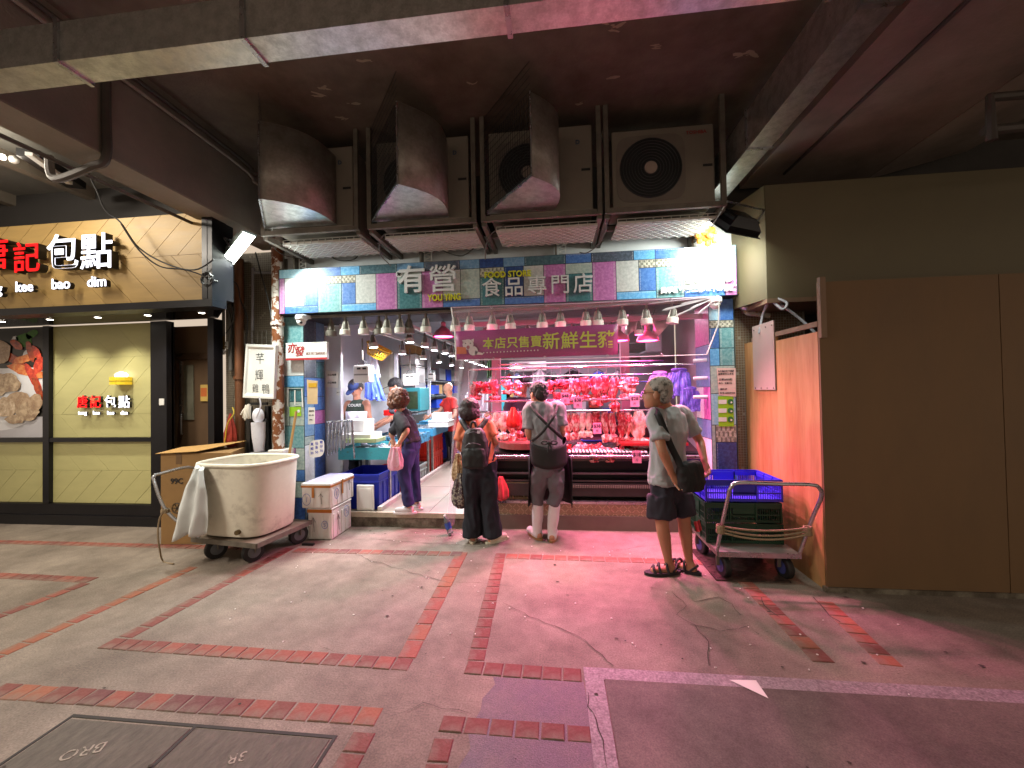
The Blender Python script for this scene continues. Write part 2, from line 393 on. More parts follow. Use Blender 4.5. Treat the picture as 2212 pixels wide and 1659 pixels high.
b1 = thing('ceiling_beam', 'deep concrete beam with pale underside running over the gap between both shops', 'beam', (-3.33, 2.2, 3.3))
MB().box(-3.5, -3.2, .2, 4.44, 3.315, 4.11).build('beam_web', M_beam, b1); MB().box(-3.5, -3.2, .2, 4.44, 3.30, 3.313).build('beam_soffit', M_beam_l, b1)
M_wood_dk = mat('brown_concrete', '#8a7b70', .85, var=.35, vs=1.5, bump=.3, bs=40)
b2 = thing('ceiling_beam', 'wide brown concrete beam beside the right hand galvanised duct', 'beam', (2.5, 2, 3.7))
MB().box(2.05, 3.3, .2, 4.6, 3.72, 4.11).build('beam_web', M_wood_dk, b2)
b3 = thing('ceiling_beam', 'dim slanting concrete haunch at the upper right edge', 'beam', (4, 2, 3.5))
q = MB(); q.loft([[(3.31, y, 3.72), (4.3, y, 3.95), (4.3, y, 4.11), (3.31, y, 4.11)] for y in (.2, 4.6)]); q.build('beam_web', M_wood_dk, b3)

# ---- galvanised ducts
def duct(name, label, x0, x1, y0, y1, z0, z1, seams, axis):
    t = thing(name, label, 'duct', ((x0 + x1) / 2, (y0 + y1) / 2, z0))
    ss = [x0 if axis == 'x' else y0] + seams + [x1 if axis == 'x' else y1]
    for a_, b_ in zip(ss[:-1], ss[1:]):
        g = .003
        if axis == 'x': MB().box(a_ + g, b_ - g, y0, y1, z0, z1).build('duct_section', M_galv, t)
        else: MB().box(x0, x1, a_ + g, b_ - g, z0, z1).build('duct_section', M_galv, t)
    for s_ in seams:
        f = MB()
        if axis == 'x': f.box(s_ - .012, s_ + .012, y0 - .012, y1 + .012, z0 - .012, z1 + .012)
        else: f.box(x0 - .012, x1 + .012, s_ - .012, s_ + .012, z0 - .012, z1 + .012)
        f.build('duct_flange', M_steel, t)
    return t
duct('air_duct', 'long galvanised duct crossing the ceiling in front of the air conditioners', -8, 5, 1.69, 1.83, 3.22, 3.42, [-3.8, -2.42, -1.42, -.18, 1.2, 2.6], 'x')
duct('air_duct', 'narrow galvanised duct running back towards the black floodlight', 1.56, 1.74, 1.2, 4.35, 3.45, 3.75, [2.15, 3.35], 'y')
# conduit under right beam, hanger rods
def pipe_thing(name, label, cat, pts, r, m, n=8, group=None):
    return MB().tube(pts, r, n).build(name, m, smooth=True, label=label, cat=cat, group=group)
M_pipe_dk = mat('dark_pipe', '#4a433e', .6, .2, var=.2)
M_pipe_lt = mat('pale_pipe', '#8a7f76', .55, .1, var=.2)
pipe_thing('conduit', 'straight dark conduit under the wide right beam', 'conduit', [(2.35, .8, 3.70), (2.35, 4.3, 3.70)], .014, M_pipe_dk)
pipe_thing('conduit', 'outer of two pale bent conduits at the upper right corner', 'conduit', smoothpath([(3.0, .9, 3.66), (3.0, 2.4, 3.66), (3.02, 2.62, 3.66), (3.12, 2.7, 3.66), (4.6, 2.75, 3.66)]), .014, M_pipe_lt)
pipe_thing('conduit', 'inner of two pale bent conduits at the upper right corner', 'conduit', smoothpath([(3.1, .9, 3.64), (3.1, 2.3, 3.64), (3.12, 2.5, 3.64), (3.22, 2.58, 3.64), (4.6, 2.62, 3.64)]), .014, M_pipe_lt)
pipe_thing('pipe', 'dark pipe with square bend below the right ceiling', 'pipe', [(3.0, 3.05, 3.2), (3.0, 3.05, 3.5), (3.6, 3.05, 3.5), (5, 3.2, 3.5)], .03, M_pipe_dk)
pipe_thing('pipe', 'second dark pipe crossing under the right ceiling', 'pipe', [(3.1, 3.2, 3.36), (4.0, 3.25, 3.4), (5.2, 3.4, 3.42)], .035, M_pipe_dk)
pipe_thing('hanger_rod', 'dark rod hanging from the beam at upper right', 'rod', [(2.62, 2.2, 3.75), (2.6, 2.2, 3.25)], .014, M_pipe_dk)
pipe_thing('hanger_rod', 'dark rod hanging beside the front duct at top centre', 'rod', [(.35,1.95,4.09),(.35,1.95,3.45)], .012, M_pipe_dk)
# pipes along the left beam
pipe_thing('pipe', 'brown pipe that drops and bends under the left beam', 'pipe', smoothpath([(-3.18, 2.5, 4.0), (-3.18, 2.5, 3.6), (-3.18, 2.5, 3.28), (-3.3, 2.5, 3.22), (-3.75, 2.6, 3.22), (-3.8, 2.6, 3.4)]), .028, M_pipe_dk)
pipe_thing('pipe', 'thin dark pipe running back along the pale beam underside', 'pipe', [(-3.56, 2.0, 3.27), (-3.56, 4.2, 3.27)], .016, M_pipe_dk)
pipe_thing('conduit', 'upper conduit of the pair fixed to the side of the left beam', 'conduit', smoothpath([(-3.16, 1.2, 4.02), (-3.16, 3.6, 3.98), (-3.12, 3.9, 3.9), (-2.8, 4.2, 3.86)]), .016, M_pipe_dk)
pipe_thing('conduit', 'lower conduit of the pair fixed to the side of the left beam', 'conduit', smoothpath([(-3.16, 1.2, 3.94), (-3.16, 3.6, 3.90), (-3.12, 3.9, 3.8), (-2.8, 4.2, 3.78)]), .014, M_pipe_lt)
# secondary members in the left bay
for i, (lab, u0, v0, u1, v1, w_) in enumerate((('pale cable trunking nearest the left beam', 160, 395, 300, 470, .10), ('pale cable trunking at the left photo edge', -40, 395, 110, 470, .10))):
    p = aZ(u0, v0, 3.80); q_ = aZ(u1, v1, 3.80)
    MB().bar((q_.x, 1.6, 3.84), (q_.x, 3.9, 3.84), w_, .12).build('cable_trunking', M_beam_l, label=lab, cat='trunking')
t = thing('ceiling_lamp', 'dark batten lamp with a lit end under the left ceiling bay', 'lamp', (-4.6, 3.0, 3.7))
MB().bar(aZ(60, 330, 3.75), aZ(165, 400, 3.75), .16, .07).build('lamp_body', M_dark, t)
MB().bar(aZ(62, 332, 3.70), aZ(150, 395, 3.70), .05, .03).build('tube', M_white, t)
MB().ball(aZ(30, 345, 3.72), .035).build('holder', M_white, t, smooth=True)
q_ = aZ(10, 340, 3.66); MB().cyl(q_ + Vector((-.35, -.25, 0)), q_, .022, 10).build('lit_tube', mat('lit_tube', '#ffffff', .3, var=0, emit=14, ecol='#fff2dc'), t)
area('beam', q_ + Vector((-.2, -.3, -.05)), (-1.5, 2.2, 0), 14, (1, .90, .74), .9, .3, t, 180)
t = thing('ceiling_lamp', 'assumed lit batten lamp out of view further left under the ceiling bay', 'lamp', (-5.2, .9, 3.75))  # lamp added out of view, assumed from the shadows of the sign letters
MB().box(-5.9, -4.5, .82, .98, 3.72, 3.78).build('lamp_body', M_white, t); MB().tube([(-5.85, .9, 3.70), (-4.55, .9, 3.70)], .018, 10).build('lit_tube', mat('lit_tube', '#ffffff', .3, var=0, emit=14, ecol='#fff2dc'), t)
area('beam', (-5.2, .9, 3.67), (-3.2, 2.6, 0), 80, (1, .90, .76), 1.3, .25, t, 180)
MB().box(-12, -3.5, 3.9, 4.3, 3.45, 3.94).build('lintel', mat('dark_soffit', '#2b2826', .8), label='dark lintel above the wood panelled neighbour sign', cat='lintel')

# ---- building walls
M_wall_dk = mat('grimy_wall', '#3c3834', .85, var=.25, vs=3, bump=.3, bs=50)
MB().box(-2.9, 1.95, 4.62, 4.8, 3.0, 4.11).build('upper_wall', M_wall_dk, label='grimy dark wall behind the air conditioners', cat='wall')
MB().box(-3.2, 1.98, 4.42, 4.46, 2.97, 3.30).build('fascia_board', mat('white_fascia', '#cfd2d4', .6, var=.06, vs=3, col2='#b5b5b2', thr=(.5, .8)), label='white painted fascia board above the denim patchwork sign', cat='board')
# mosaic tile wall between shops (small tiles past the limit: joined)
M_mos_b = mat('mosaic_grout', '#8d8779', .8, var=.2, vs=8)
M_mos = mat('mosaic_tile', '#5f5648', .45, var=.35, vs=60, col2='#6f6658', thr=(.4, .6))
M_mos_r = mat('brown_mosaic_tile', '#6a5540', .5, var=.35, vs=60)
def mosaic(name, label, x0, x1, y, z0, z1, mt, skip=.03, sz=.022, pitch=.027):
    t = thing(name, label, 'wall', ((x0 + x1) / 2, y, z0))
    MB().box(x0, x1, y, y + .2, z0, z1).build('backing', M_mos_b, t)
    g = MB(); rr = random.Random(4); nx = int((x1 - x0) / pitch); nz = int((z1 - z0) / pitch)
    for i in range(nx):
        for j in range(nz):
            if rr.random() < skip: continue
            x = x0 + (i + .5) * pitch; z = z0 + (j + .5) * pitch; d = .003 + rr.random() * .0015; h_ = sz / 2
            g.add([(x - h_, y - d, z - h_), (x + h_, y - d, z - h_), (x + h_, y - d, z + h_), (x - h_, y - d, z + h_)], [(0, 1, 2, 3)])
    g.build('mosaic_tile', mt, t, kind='stuff'); return t
mosaic('tiled_wall', 'grey mosaic tiled wall with pipes between the two shops', -4.05, -3.28, 4.50, 0, 3.3, M_mos)
mosaic('tiled_wall', 'brown mosaic tiled wall strip right of the patchwork pillar', 1.905, 2.6, 4.47, 0, 3.3, M_mos_r, .04)
MB().box(-3.5, -2.95, 4.62, 4.8, 3.3, 4.11).build('upper_wall', M_wall_dk, label='dark wall above the tiled gap between the shops', cat='wall')
MB().box(1.95, 10, 4.72, 4.9, 0, 4.11).build('rear_wall', M_wall_dk, label='dark wall far right behind the plywood hoarding', cat='wall')

# ================================================================== NEIGHBOUR SHOP (left)
M_lwood = mat('oak_panel', '#ab8d55', .5, var=.10, vs=3, bump=.08, bs=50, stretch=(1, 1, 7))
M_lglass = mat('green_veneer_panel', '#b3ae78', .45, var=.07, vs=2, stretch=(1, 1, 4))
ns = thing('neighbour_shopfront', 'black framed bun shop front with oak sign board and pale green panels', 'shopfront', (-6, 4.3, 0))
FY = 3.55
# sign board: diagonal planks
def clip_plank(x0, x1, z0, z1, off, w, slope):
    # plank between two parallel diagonal lines, clipped to the rectangle
    poly = [(x0, z0), (x1, z0), (x1, z1), (x0, z1)]
    def clip(poly, a, b, c):
        out = []
        for i in range(len(poly)):
            p, q_ = poly[i], poly[(i + 1) % len(poly)]; dp_ = a * p[0] + b * p[1] - c; dq = a * q_[0] + b * q_[1] - c
            if dp_ >= 0: out.append(p)
            if dp_ * dq < 0: t_ = dp_ / (dp_ - dq); out.append((p[0] + (q_[0] - p[0]) * t_, p[1] + (q_[1] - p[1]) * t_))
        return out
    n = math.hypot(slope, 1); a_, b_ = slope / n, 1 / n
    poly = clip(poly, a_, b_, off)
    if len(poly) > 2: poly = clip(poly, -a_, -b_, -(off + w))
    return poly
def planks(parent, name, x0, x1, y, z0, z1, w, slope, m, gap=.005, d=.006):
    n = math.hypot(slope, 1); vals = [(slope * x + z) / n for x in (x0, x1) for z in (z0, z1)]; o = min(vals)
    while o < max(vals):
        pl = clip_plank(x0, x1, z0, z1, o + gap / 2, w - gap, slope)
        if len(pl) > 2:
            b_ = MB(); dd = d + random.uniform(0, .0012); b_.loft([[(x, y, z) for x, z in pl], [(x, y - dd, z) for x, z in pl]]); b_.build(name, m, parent)
        o += w
sx0, sx1, sz0, sz1 = -9.6, -3.42, 2.50, 3.37
MB().box(sx0, sx1, FY + .01, FY + .12, sz0, sz1).build('sign_board', mat('oak_dark_joint', '#8a6c40', .7), ns)
planks(ns, 'plank', -6.6, sx1, FY + .01, sz0, (sz0 + sz1) / 2 + .02, .21, 1.0, M_lwood, .004, .005)
planks(ns, 'plank', -6.6, sx1, FY + .01, (sz0 + sz1) / 2 + .024, sz1, .21, -1.0, M_lwood, .004, .005)
fb = MB(); fb.box(sx0, sx1 + .11, FY - .03, FY + .14, sz0 - .075, sz0 - .004); fb.box(sx1 + .002, sx1 + .11, FY - .03, FY + .14, sz0 - .003, sz1); fb.build('sign_frame', M_black, ns)
MB().box(sx1 + .004, sx1 + .06, FY - .034, FY - .031, sz0, sz1).build('sign_trim', M_black, ns)
MB().loft([[(sx0, FY + .15, z), (sx1 + .1, FY + .15, z), (-3.97, 4.30, z), (sx0, 4.30, z)] for z in (sz0 - .03, sz0 + .02)]).build('soffit', mat('glossy_black_soffit', '#0c0b0b', .12, .2, var=0), ns)
MB().box(sx1 + .03, sx1 + .1, FY + .141, FY + .24, sz0 + .021, sz1).build('sign_return', M_black, ns)
GY = 4.33
# frame of the glazed panels
def fbox(x0, x1, z0, z1, d=.05, nm='frame_member', mm=None): return MB().box(x0, x1, GY - d, GY + .04, z0, z1).build(nm, mm or M_black, ns)
gx = lambda u: aY(u, 850, GY).x
xa, xb, xc = gx(103), gx(116), gx(336)
fbox(-9.5, gx(465), 0, .12, .06, 'plinth'); fbox(-9.5, xc, .123, .255, .04, 'plinth')
fbox(xa, xb, .26, 2.46, .05, 'mullion'); fbox(xc, gx(370), .126, 2.46, .06, 'mullion'); fbox(gx(463), gx(476), 0.123, 2.46, .09, 'mullion')
fbox(-9.5, xa - .003, 1.015, 1.065, .045, 'transom'); fbox(xb + .003, xc - .003, 1.015, 1.065, .045, 'transom')
for x0, x1 in ((-7.6, xa), (xb, xc)):
    planks(ns, 'panel_strip', x0, x1, GY, .262, .66, .20, -1.0, M_lglass, .003, .004); planks(ns, 'panel_strip', x0, x1, GY, .663, 1.012, .28, 1.0, M_lglass, .0015, .003)
planks(ns, 'panel_strip', xb, xc, GY, 1.068, 1.35, .26, 1.0, M_lglass, .0015, .003); planks(ns, 'panel_strip', xb, xc, GY, 1.353, 2.05, .23, -1.0, M_lglass, .003, .004)
planks(ns, 'panel_strip', xb, xc, GY, 2.053, 2.455, .3, 1.0, M_lglass, .0015, .003)
MB().box(-9.5, gx(370), GY + .006, GY + .03, .25, 2.46).build('backing', mat('panel_joint', '#a09a66', .7, var=.03), ns)
# food poster
M_bowl = mat('bowl_print', '#d9d9dc', .4, var=.03)
po = thing('food_poster', 'large food photograph of dumplings and red chicken feet in a white bowl', 'poster', (-6.9, GY - .02, 1.07))
MB().box(-7.9, xa - .004, GY - .012, GY - .004, 1.07, 2.46).build('print_ground', mat('print_dark', '#16140f', .3, var=.3, vs=3), po)
b_ = MB(); b_.poly([(-7.05 + .66 * math.cos(t), GY - .0135, 1.62 + .46 * math.sin(t)) for t in [R(180) + j * R(180) / 20 for j in range(21)]] + [(-6.39, GY - .0135, 1.95), (-7.71, GY - .0135, 1.95)])
b_.build('bowl', M_bowl, po)
b_ = MB(); b_.poly([(-7.6, GY - .013, 1.071), (xa - .006, GY - .013, 1.071), (xa - .006, GY - .013, 1.33), (-7.6, GY - .013, 1.33)]); b_.build('print_ground', mat('print_cloth', '#b5b3b8', .5, var=.05), po)
rr = random.Random(8)
def blob(u, v, w_, h_, m, name, an=0., k=0):
    c_ = aY(u, v, GY); pts = []
    for j in range(14):
        t_ = 2 * math.pi * j / 14; q_ = 1 + rr.uniform(-.13, .13); x = w_ * math.cos(t_) * q_; z = h_ * math.sin(t_) * q_
        pts.append((min(c_.x + x * math.cos(an) - z * math.sin(an), xa - .006), GY - .0145 - k * .0008, c_.z + x * math.sin(an) + z * math.cos(an)))
    MB().poly(pts[::-1]).build(name, m, po)
M_dump = [mat('dumpling_print_%d' % i, c_, .25, var=.25, vs=14, col2=c2, thr=(.4, .65)) for i, (c_, c2) in enumerate((('#b59a7c', '#8a6c50'), ('#a88b6c', '#d9c4a8'), ('#c3ab8b', '#7e6148')))]
M_foot = [mat('glaze_print_%d' % i, c_, .2, var=.3, vs=18, col2=c2, thr=(.42, .62)) for i, (c_, c2) in enumerate((('#b3481c', '#7b2410'), ('#c8602a', '#e09452'), ('#a3281a', '#d84a2c')))]
M_leaf = mat('herb_print', '#3c6a22', .5, var=.4, vs=20)
blob(55, 735, .12, .09, M_leaf, 'print_herb'); blob(72, 722, .1, .05, M_leaf, 'print_herb', .4)
blob(70, 765, .13, .06, M_bowl, 'print_cup'); blob(36, 733, .05, .04, M_bowl, 'print_cup')
for i, (u, v, w_, h_, an) in enumerate(((30, 775, .22, .055, -.5), (55, 800, .25, .06, -.25), (75, 815, .24, .055, -1.0), (88, 845, .2, .05, -1.1), (58, 775, .18, .05, .2), (88, 790, .12, .07, 1.2), (70, 760, .14, .05, -1.2), (97, 810, .1, .04, .1), (84, 762, .1, .045, -1.0), (40, 745, .1, .05, -.6))):
    blob(u, v, w_, h_, M_foot[i % 3], 'print_foot', an, i + 1)
for i, (u, v, w_, h_) in enumerate(((10, 760, .13, .14), (5, 830, .16, .14), (25, 828, .17, .12), (45, 868, .2, .12), (18, 880, .16, .13), (66, 890, .16, .12), (84, 868, .1, .1), (-10, 875, .15, .12), (40, 905, .15, .06))):
    blob(u, v, w_, h_, M_dump[i % 3], 'print_dumpling', 0, 12 + i)
# sign lettering: lit face letters
M_ltw = mat('lit_white_letter', '#f2f2ff', .4, var=0, emit=1.15, ecol='#eef0ff')
M_ltr = mat('lit_red_letter', '#d00c10', .4, var=0, emit=.9, ecol='#e00810')
M_ret = mat('letter_return', '#171311', .5, var=0)
def sign_letter(s_, u, v, h_, face, Y0, bold, parent, width=None, back=.07, name='letter'):
    p = aY(u, v, Y0)
    text(s_, (p.x, Y0 + back / 2 + .003, p.z), h_, M_ret, parent, name + '_return', back, bold * .9, width)
    return text(s_, (p.x, Y0, p.z), h_, face, parent, name, .006, bold, width)
SY = FY - .10
for s_, u, v, h_, f in (('唐', -12, 553, .33, M_ltr), ('記', 57, 561, .31, M_ltr), ('包', 135, 550, .36, M_ltw), ('點', 208, 548, .36, M_ltw)):
    sign_letter(s_, u, v, h_, f, SY, .0018, ns)
for s_, u, v in (('tong', -20, 625), ('kee', 52, 620), ('bao', 131, 614), ('dim', 209, 609)):
    sign_letter(s_, u, v, .14, M_ltw, SY, .0012, ns, None, .04)
# window logo: steamer basket and lettering (the cartoon cook is left out)
lg = thing('window_logo', 'lit shop logo lettering with yellow steamer basket on the pale green panel', 'sign', (-5.6, GY - .03, 1.3))
LY = GY - .055
for s_, u, f in (('唐', 178, M_ltr), ('記', 206, M_ltr), ('包', 238, M_ltw), ('點', 268, M_ltw)):
    sign_letter(s_, u, 870, .15, f, LY, .001, lg, None, .03)
for s_, u in (('tong', 178), ('kee', 208), ('bao', 239), ('dim', 268)): sign_letter(s_, u, 892, .062, M_ltw, LY, .0003, lg, None, .02)
c_ = aY(262, 822, LY); 
b_ = MB(); b_.cyl((c_.x, LY, c_.z - .05), (c_.x, LY, c_.z + .04), .105, 16); b_.build('steamer_basket', mat('steamer_yellow', '#cfae22', .4, var=.05, emit=.35), lg)
for dx, dz in ((-.04, .06), (.04, .062), (0, .075)):
    MB().ball((c_.x + dx, LY, c_.z + dz), (.045, .03, .035)).build('bun', M_ltw, lg, smooth=True)
MB().cyl((c_.x, LY, c_.z - .012), (c_.x, LY, c_.z - .006), .107, 16).build('basket_band', M_ret, lg)
# downlights in the soffit
M_led = mat('led_disc', '#fff4e0', .4, var=0, emit=14)
for i, u in enumerate((-30, 82, 192, 306, 430)):
    p = aZ(u, 690 - i * 4, sz0 - .035); p = Vector((p.x, 3.95, sz0 - .032))
    l = MB().lathe((p.x, p.y, p.z - .008), [(.036, 0), (.04, .004), (.04, .0075)], 14).build('downlight', M_steel, ns)
    MB().lathe((p.x, p.y, p.z - .0095), [(.026, 0), (.028, .001)], 12).build('led_disc', M_led, l)
    spot('downlight_beam', (p.x, p.y, p.z - .03), (p.x, p.y + .12, 0), 26, (1, .93, .80), 110, .9, .03)
# door recess
dr_ = thing('shop_door', 'brown steel door with narrow glazed slot beside the green panels', 'door', (-4.4, 4.6, 0))
M_door = mat('bronze_door', '#6a5440', .4, .3, var=.15, vs=3, stretch=(1, 1, .3))
dx0, dx1 = aY(372, 850, 4.62).x, aY(474, 850, 4.62).x
MB().box(dx0, dx1, 4.62, 4.66, 0.12, 2.45).build('door_leaf', M_door, dr_)
MB().box(dx0 - .02, dx1 + .02, 4.56, 4.615, 2.02, 2.10).build('door_head', mat('bronze_head', '#5a4636', .3, .6), dr_)
MB().box(dx0 - .01, dx0 + .05, 4.4, 4.615, .12, 2.45).build('door_jamb', mat('bronze_jamb', '#4a382c', .3, .6), dr_)
pg = aY(408, 870, 4.61); MB().box(pg.x - .07, pg.x + .07, 4.606, 4.618, 1.25, 1.95).build('glazed_slot', mat('slot_glass', '#6d6a5c', .15, var=.3, vs=3), dr_)
ph = aY(396, 930, 4.6)
MB().tube(smoothpath([(ph.x - .03, 4.61, 1.32), (ph.x + .02, 4.55, 1.30), (ph.x + .02, 4.55, 1.10), (ph.x - .03, 4.61, 1.07)], 6), .012, 8).build('handle', M_steel, dr_, smooth=True)
MB().box(ph.x - .05, ph.x - .03, 4.595, 4.618, 1.3, 2.0).build('push_rail', M_steel, dr_)
ps = aY(369, 855, 4.38); MB().box(ps.x - .03, ps.x + .035, 4.26, 4.268, 1.45, 1.53).build('light_switch', M_white, label='white light switch on the black shop mullion', cat='switch', bevel=.003)
pn = aY(442, 848, 4.6); n_ = thing('notice', 'small yellow notice on the brown steel door', 'notice', (pn.x, 4.6, pn.z))
MB().box(pn.x - .06, pn.x + .04, 4.602, 4.605, pn.z - .11, pn.z + .1).build('sheet', mat('yellow_paper', '#b89a50', .7), n_)
MB().box(pn.x - .055, pn.x + .03, 4.6, 4.6015, pn.z - .05, pn.z + .06).build('print_block', mat('orange_print', '#b05c28', .7), n_)
# ================================================================== MEAT AND FISH SHOP FRONT
DEN = {'lb': ('#7fb0c8', '#9cc4d4'), 'bl': ('#365f9e', '#5079b2'), 'sk': ('#4e90c0', '#6fabd4'), 'dt': ('#33505c', '#4f6e76'), 'dg': ('#3a4450', '#556070'), 'st': ('#5880a4', '#7498b4'),
       'db': ('#1c3568', '#30508a'), 'pk': ('#9c5a92', '#b878ac'), 'wh': ('#c9cfd0', '#dde0de'), 'gr': ('#a4a8a6', '#bcbebb'), 'te': ('#54868a', '#769ea0'), 'ck': ('#c3c0b0', '#7d7b70'), 'td': ('#2c5f66', '#477a80'), 'gn': ('#8fa09a', '#a9b6ae')}
DK = list(DEN); M_den = [mat('denim_' + k, a_, .32, var=.1, vs=34, col2=b_, thr=(.4, .62)) for k, (a_, b_) in DEN.items()]
M_stitch = mat('stitch_print', '#d5d8d4', .4, var=0); M_seam = mat('seam_print', '#1d2630', .4, var=.2)
def denim(parent, face, rects, seam=.006):
    """printed patchwork: rects (a0,a1,z0,z1,key); face(a,z,lift) -> point"""
    g = MB(); sm = MB(); stt = MB(); ck = MB()
    for a0, a1, z0, z1, k in rects:
        e = seam / 2; g.mi = DK.index(k)
        g.quad(face(a0 + e, z0 + e, .0015), face(a1 - e, z0 + e, .0015), face(a1 - e, z1 - e, .0015), face(a0 + e, z1 - e, .0015))
        w_, h_ = a1 - a0, z1 - z0; vert = h_ > w_
        def dash(x0, y0, x1, y1):
            L_ = math.hypot(x1 - x0, y1 - y0); n = max(1, int(L_ / .016))
            for i in range(n):
                s0, s1 = i / n, (i + .6) / n; ax, az = x0 + (x1 - x0) * s0, y0 + (y1 - y0) * s0; bx, bz = x0 + (x1 - x0) * s1, y0 + (y1 - y0) * s1; t_ = .0012
                if abs(x1 - x0) > abs(y1 - y0): stt.quad(face(ax, az - t_, .0025), face(bx, az - t_, .0025), face(bx, az + t_, .0025), face(ax, az + t_, .0025))
                else: stt.quad(face(ax - t_, az, .0025), face(ax + t_, az, .0025), face(ax + t_, bz, .0025), face(ax - t_, bz, .0025))
        if k in ('pk', 'te', 'td', 'dt', 'dg', 'lb'):
            if vert:
                for d_ in (.012, .022): dash(a0 + d_, z0 + .01, a0 + d_, z1 - .01); dash(a1 - d_, z0 + .01, a1 - d_, z1 - .01)
            else: dash(a0 + .012, z0 + .01, a0 + .012, z1 - .01); dash(a1 - .012, z0 + .01, a1 - .012, z1 - .01)
        elif k in ('wh', 'gr', 'gn'): dash(a0 + .01, z1 - .012, a1 - .01, z1 - .012)
        elif k in ('bl', 'db') and vert: dash(a0 + .014, z0 + .01, a0 + .014, z1 - .01)
        elif k in ('bl', 'sk') and h_ < .12: dash(a0 + .01, z1 - .012, a1 - .01, z1 - .012)
        if k == 'ck':
            n = max(2, int(w_ / .022))
            for i in range(n):
                for j in range(3):
                    if (i + j) % 2: continue
                    x0 = a0 + e + (w_ - seam) * i / n; x1 = a0 + e + (w_ - seam) * (i + .8) / n; zz0 = z0 + e + (h_ - seam) * j / 3; zz1 = zz0 + h_ * .26
                    ck.quad(face(x0, zz0, .0024), face(x1, zz0, .0024), face(x1, zz1, .0024), face(x0, zz1, .0024))
    g.build('patch_print', M_den, parent); stt.build('stitch_print', M_stitch, parent)
    if ck.v: ck.build('check_print', mat('check_dark', '#6f6e62', .4, var=0), parent, kind='stuff')
SGY = 4.25; SZ0, SZ1 = 2.477, 2.988; SH = SZ1 - SZ0
sign = thing('shop_sign', 'long denim patchwork sign board with white characters above the meat shop', 'sign', (-.65, SGY, SZ0))
MB().box(-3.155, 1.85, SGY, SGY + .16, SZ0, SZ1).build('sign_box', M_seam, sign)
c3 = lambda x: aY((800 + x * .4521) / 1.8228, 620, SGY).x
c4 = lambda x: aY((1700 + x * .5651) / 1.8228, 600, SGY).x
f = lambda t_: SZ1 - SH * t_
rc = []
for a_, b_, k in ((663, 1003, 'lb'), (1003, 1197, 'bl'), (1197, 1365, 'sk'), (1365, 1690, 'dt'), (1690, 1925, 'st')): rc.append((c3(a_), c3(b_), f(.2), f(0), k))
for a_, b_, k in ((c3(1925), c4(195), 'dg'), (c4(195), c4(335), 'st'), (c4(335), c4(500), 'db'), (c4(500), c4(650), 'st'), (c4(650), c4(935), 'dt'), (c4(935), c4(1115), 'bl'), (c4(1115), c4(1410), 'dg'), (c4(1410), c4(1560), 'sk'), (c4(1560), c4(1760), 'bl'), (c4(1760), c4(1900), 'wh'), (c4(1900), c4(2124), 'te')): rc.append((a_, b_, f(.2), f(0), k))
rc += [(c3(663), c3(710), f(1), f(.2), 'pk'), (c3(710), c3(880), f(.84), f(.2), 'wh'), (c3(710), c3(1000), f(1), f(.84), 'bl'), (c3(880), c3(1000), f(.37), f(.2), 'ck'), (c3(880), c3(1000), f(.84), f(.37), 'bl'),
       (c3(1000), c3(1205), f(.37), f(.2), 'ck'), (c3(1000), c3(1205), f(1), f(.37), 'te'), (c3(1205), c3(1328), f(.37), f(.2), 'ck'), (c3(1205), c3(1328), f(.84), f(.37), 'bl'), (c3(1328), c3(1505), f(.84), f(.2), 'gr'), (c3(1205), c3(1505), f(1), f(.84), 'sk'),
       (c3(1505), c3(1690), f(1), f(.2), 'pk'), (c3(1690), c3(1905), f(.4), f(.2), 'gn'), (c3(1690), c3(1905), f(1), f(.4), 'td'), (c3(1905), c3(2088), f(1), f(.2), 'pk'), (c3(2088), c4(200), f(.84), f(.2), 'gr'), (c3(2088), c4(335), f(1), f(.84), 'bl'), (c4(200), c4(335), f(.84), f(.2), 'gn'),
       (c4(335), c4(505), f(.4), f(.2), 'ck'), (c4(335), c4(505), f(1), f(.4), 'td'), (c4(505), c4(640), f(.84), f(.2), 'db'), (c4(640), c4(780), f(.84), f(.2), 'gr'), (c4(505), c4(780), f(1), f(.84), 'bl'), (c4(780), c4(933), f(1), f(.2), 'pk'),
       (c4(933), c4(1120), f(.42), f(.2), 'gn'), (c4(933), c4(1120), f(1), f(.42), 'td'), (c4(1120), c4(1285), f(1), f(.2), 'pk'), (c4(1285), c4(1443), f(.84), f(.2), 'gr'), (c4(1443), c4(1562), f(.37), f(.2), 'ck'), (c4(1443), c4(1562), f(.84), f(.37), 'bl'), (c4(1285), c4(1562), f(1), f(.84), 'sk'),
       (c4(1562), c4(1757), f(.37), f(.2), 'ck'), (c4(1562), c4(1757), f(1), f(.37), 'te'), (c4(1757), c4(2043), f(.86), f(.2), 'wh'), (c4(1757), c4(2043), f(1), f(.86), 'bl'), (c4(2043), c4(2124), f(1), f(.2), 'pk')]
denim(sign, lambda a_, z, l: (a_, SGY - l, z), rc)
M_chr = mat('silver_letter', '#c9cbcb', .35, .1, var=0); M_yel = mat('yellow_letter', '#c2c320', .4, var=0)
def stext(s_, u, v, h_, m, depth=.02, bold=.0, width=None, name='letter'):
    p = aY(u, v, SGY - .02); return text(s_, p, h_, m, sign, name, depth, bold, width)
stext('有', 890, 608, .30, M_chr, .03, .004, .30); stext('營', 957, 606, .30, M_chr, .03, .002, .30)
stext('好', 862, 592, .04, M_ret, .012, .001)
p = aY(862, 592, SGY - .012); MB().cyl((p.x, SGY - .014, p.z), (p.x, SGY - .003, p.z), .038, 20).build('letter_disc', M_chr, sign)
for s_, u, v in (('食', 1062, 624), ('品', 1110, 622), ('專', 1160, 619), ('門', 1210, 617), ('店', 1260, 615)): stext(s_, u, v, .205, M_chr, .025, .001)
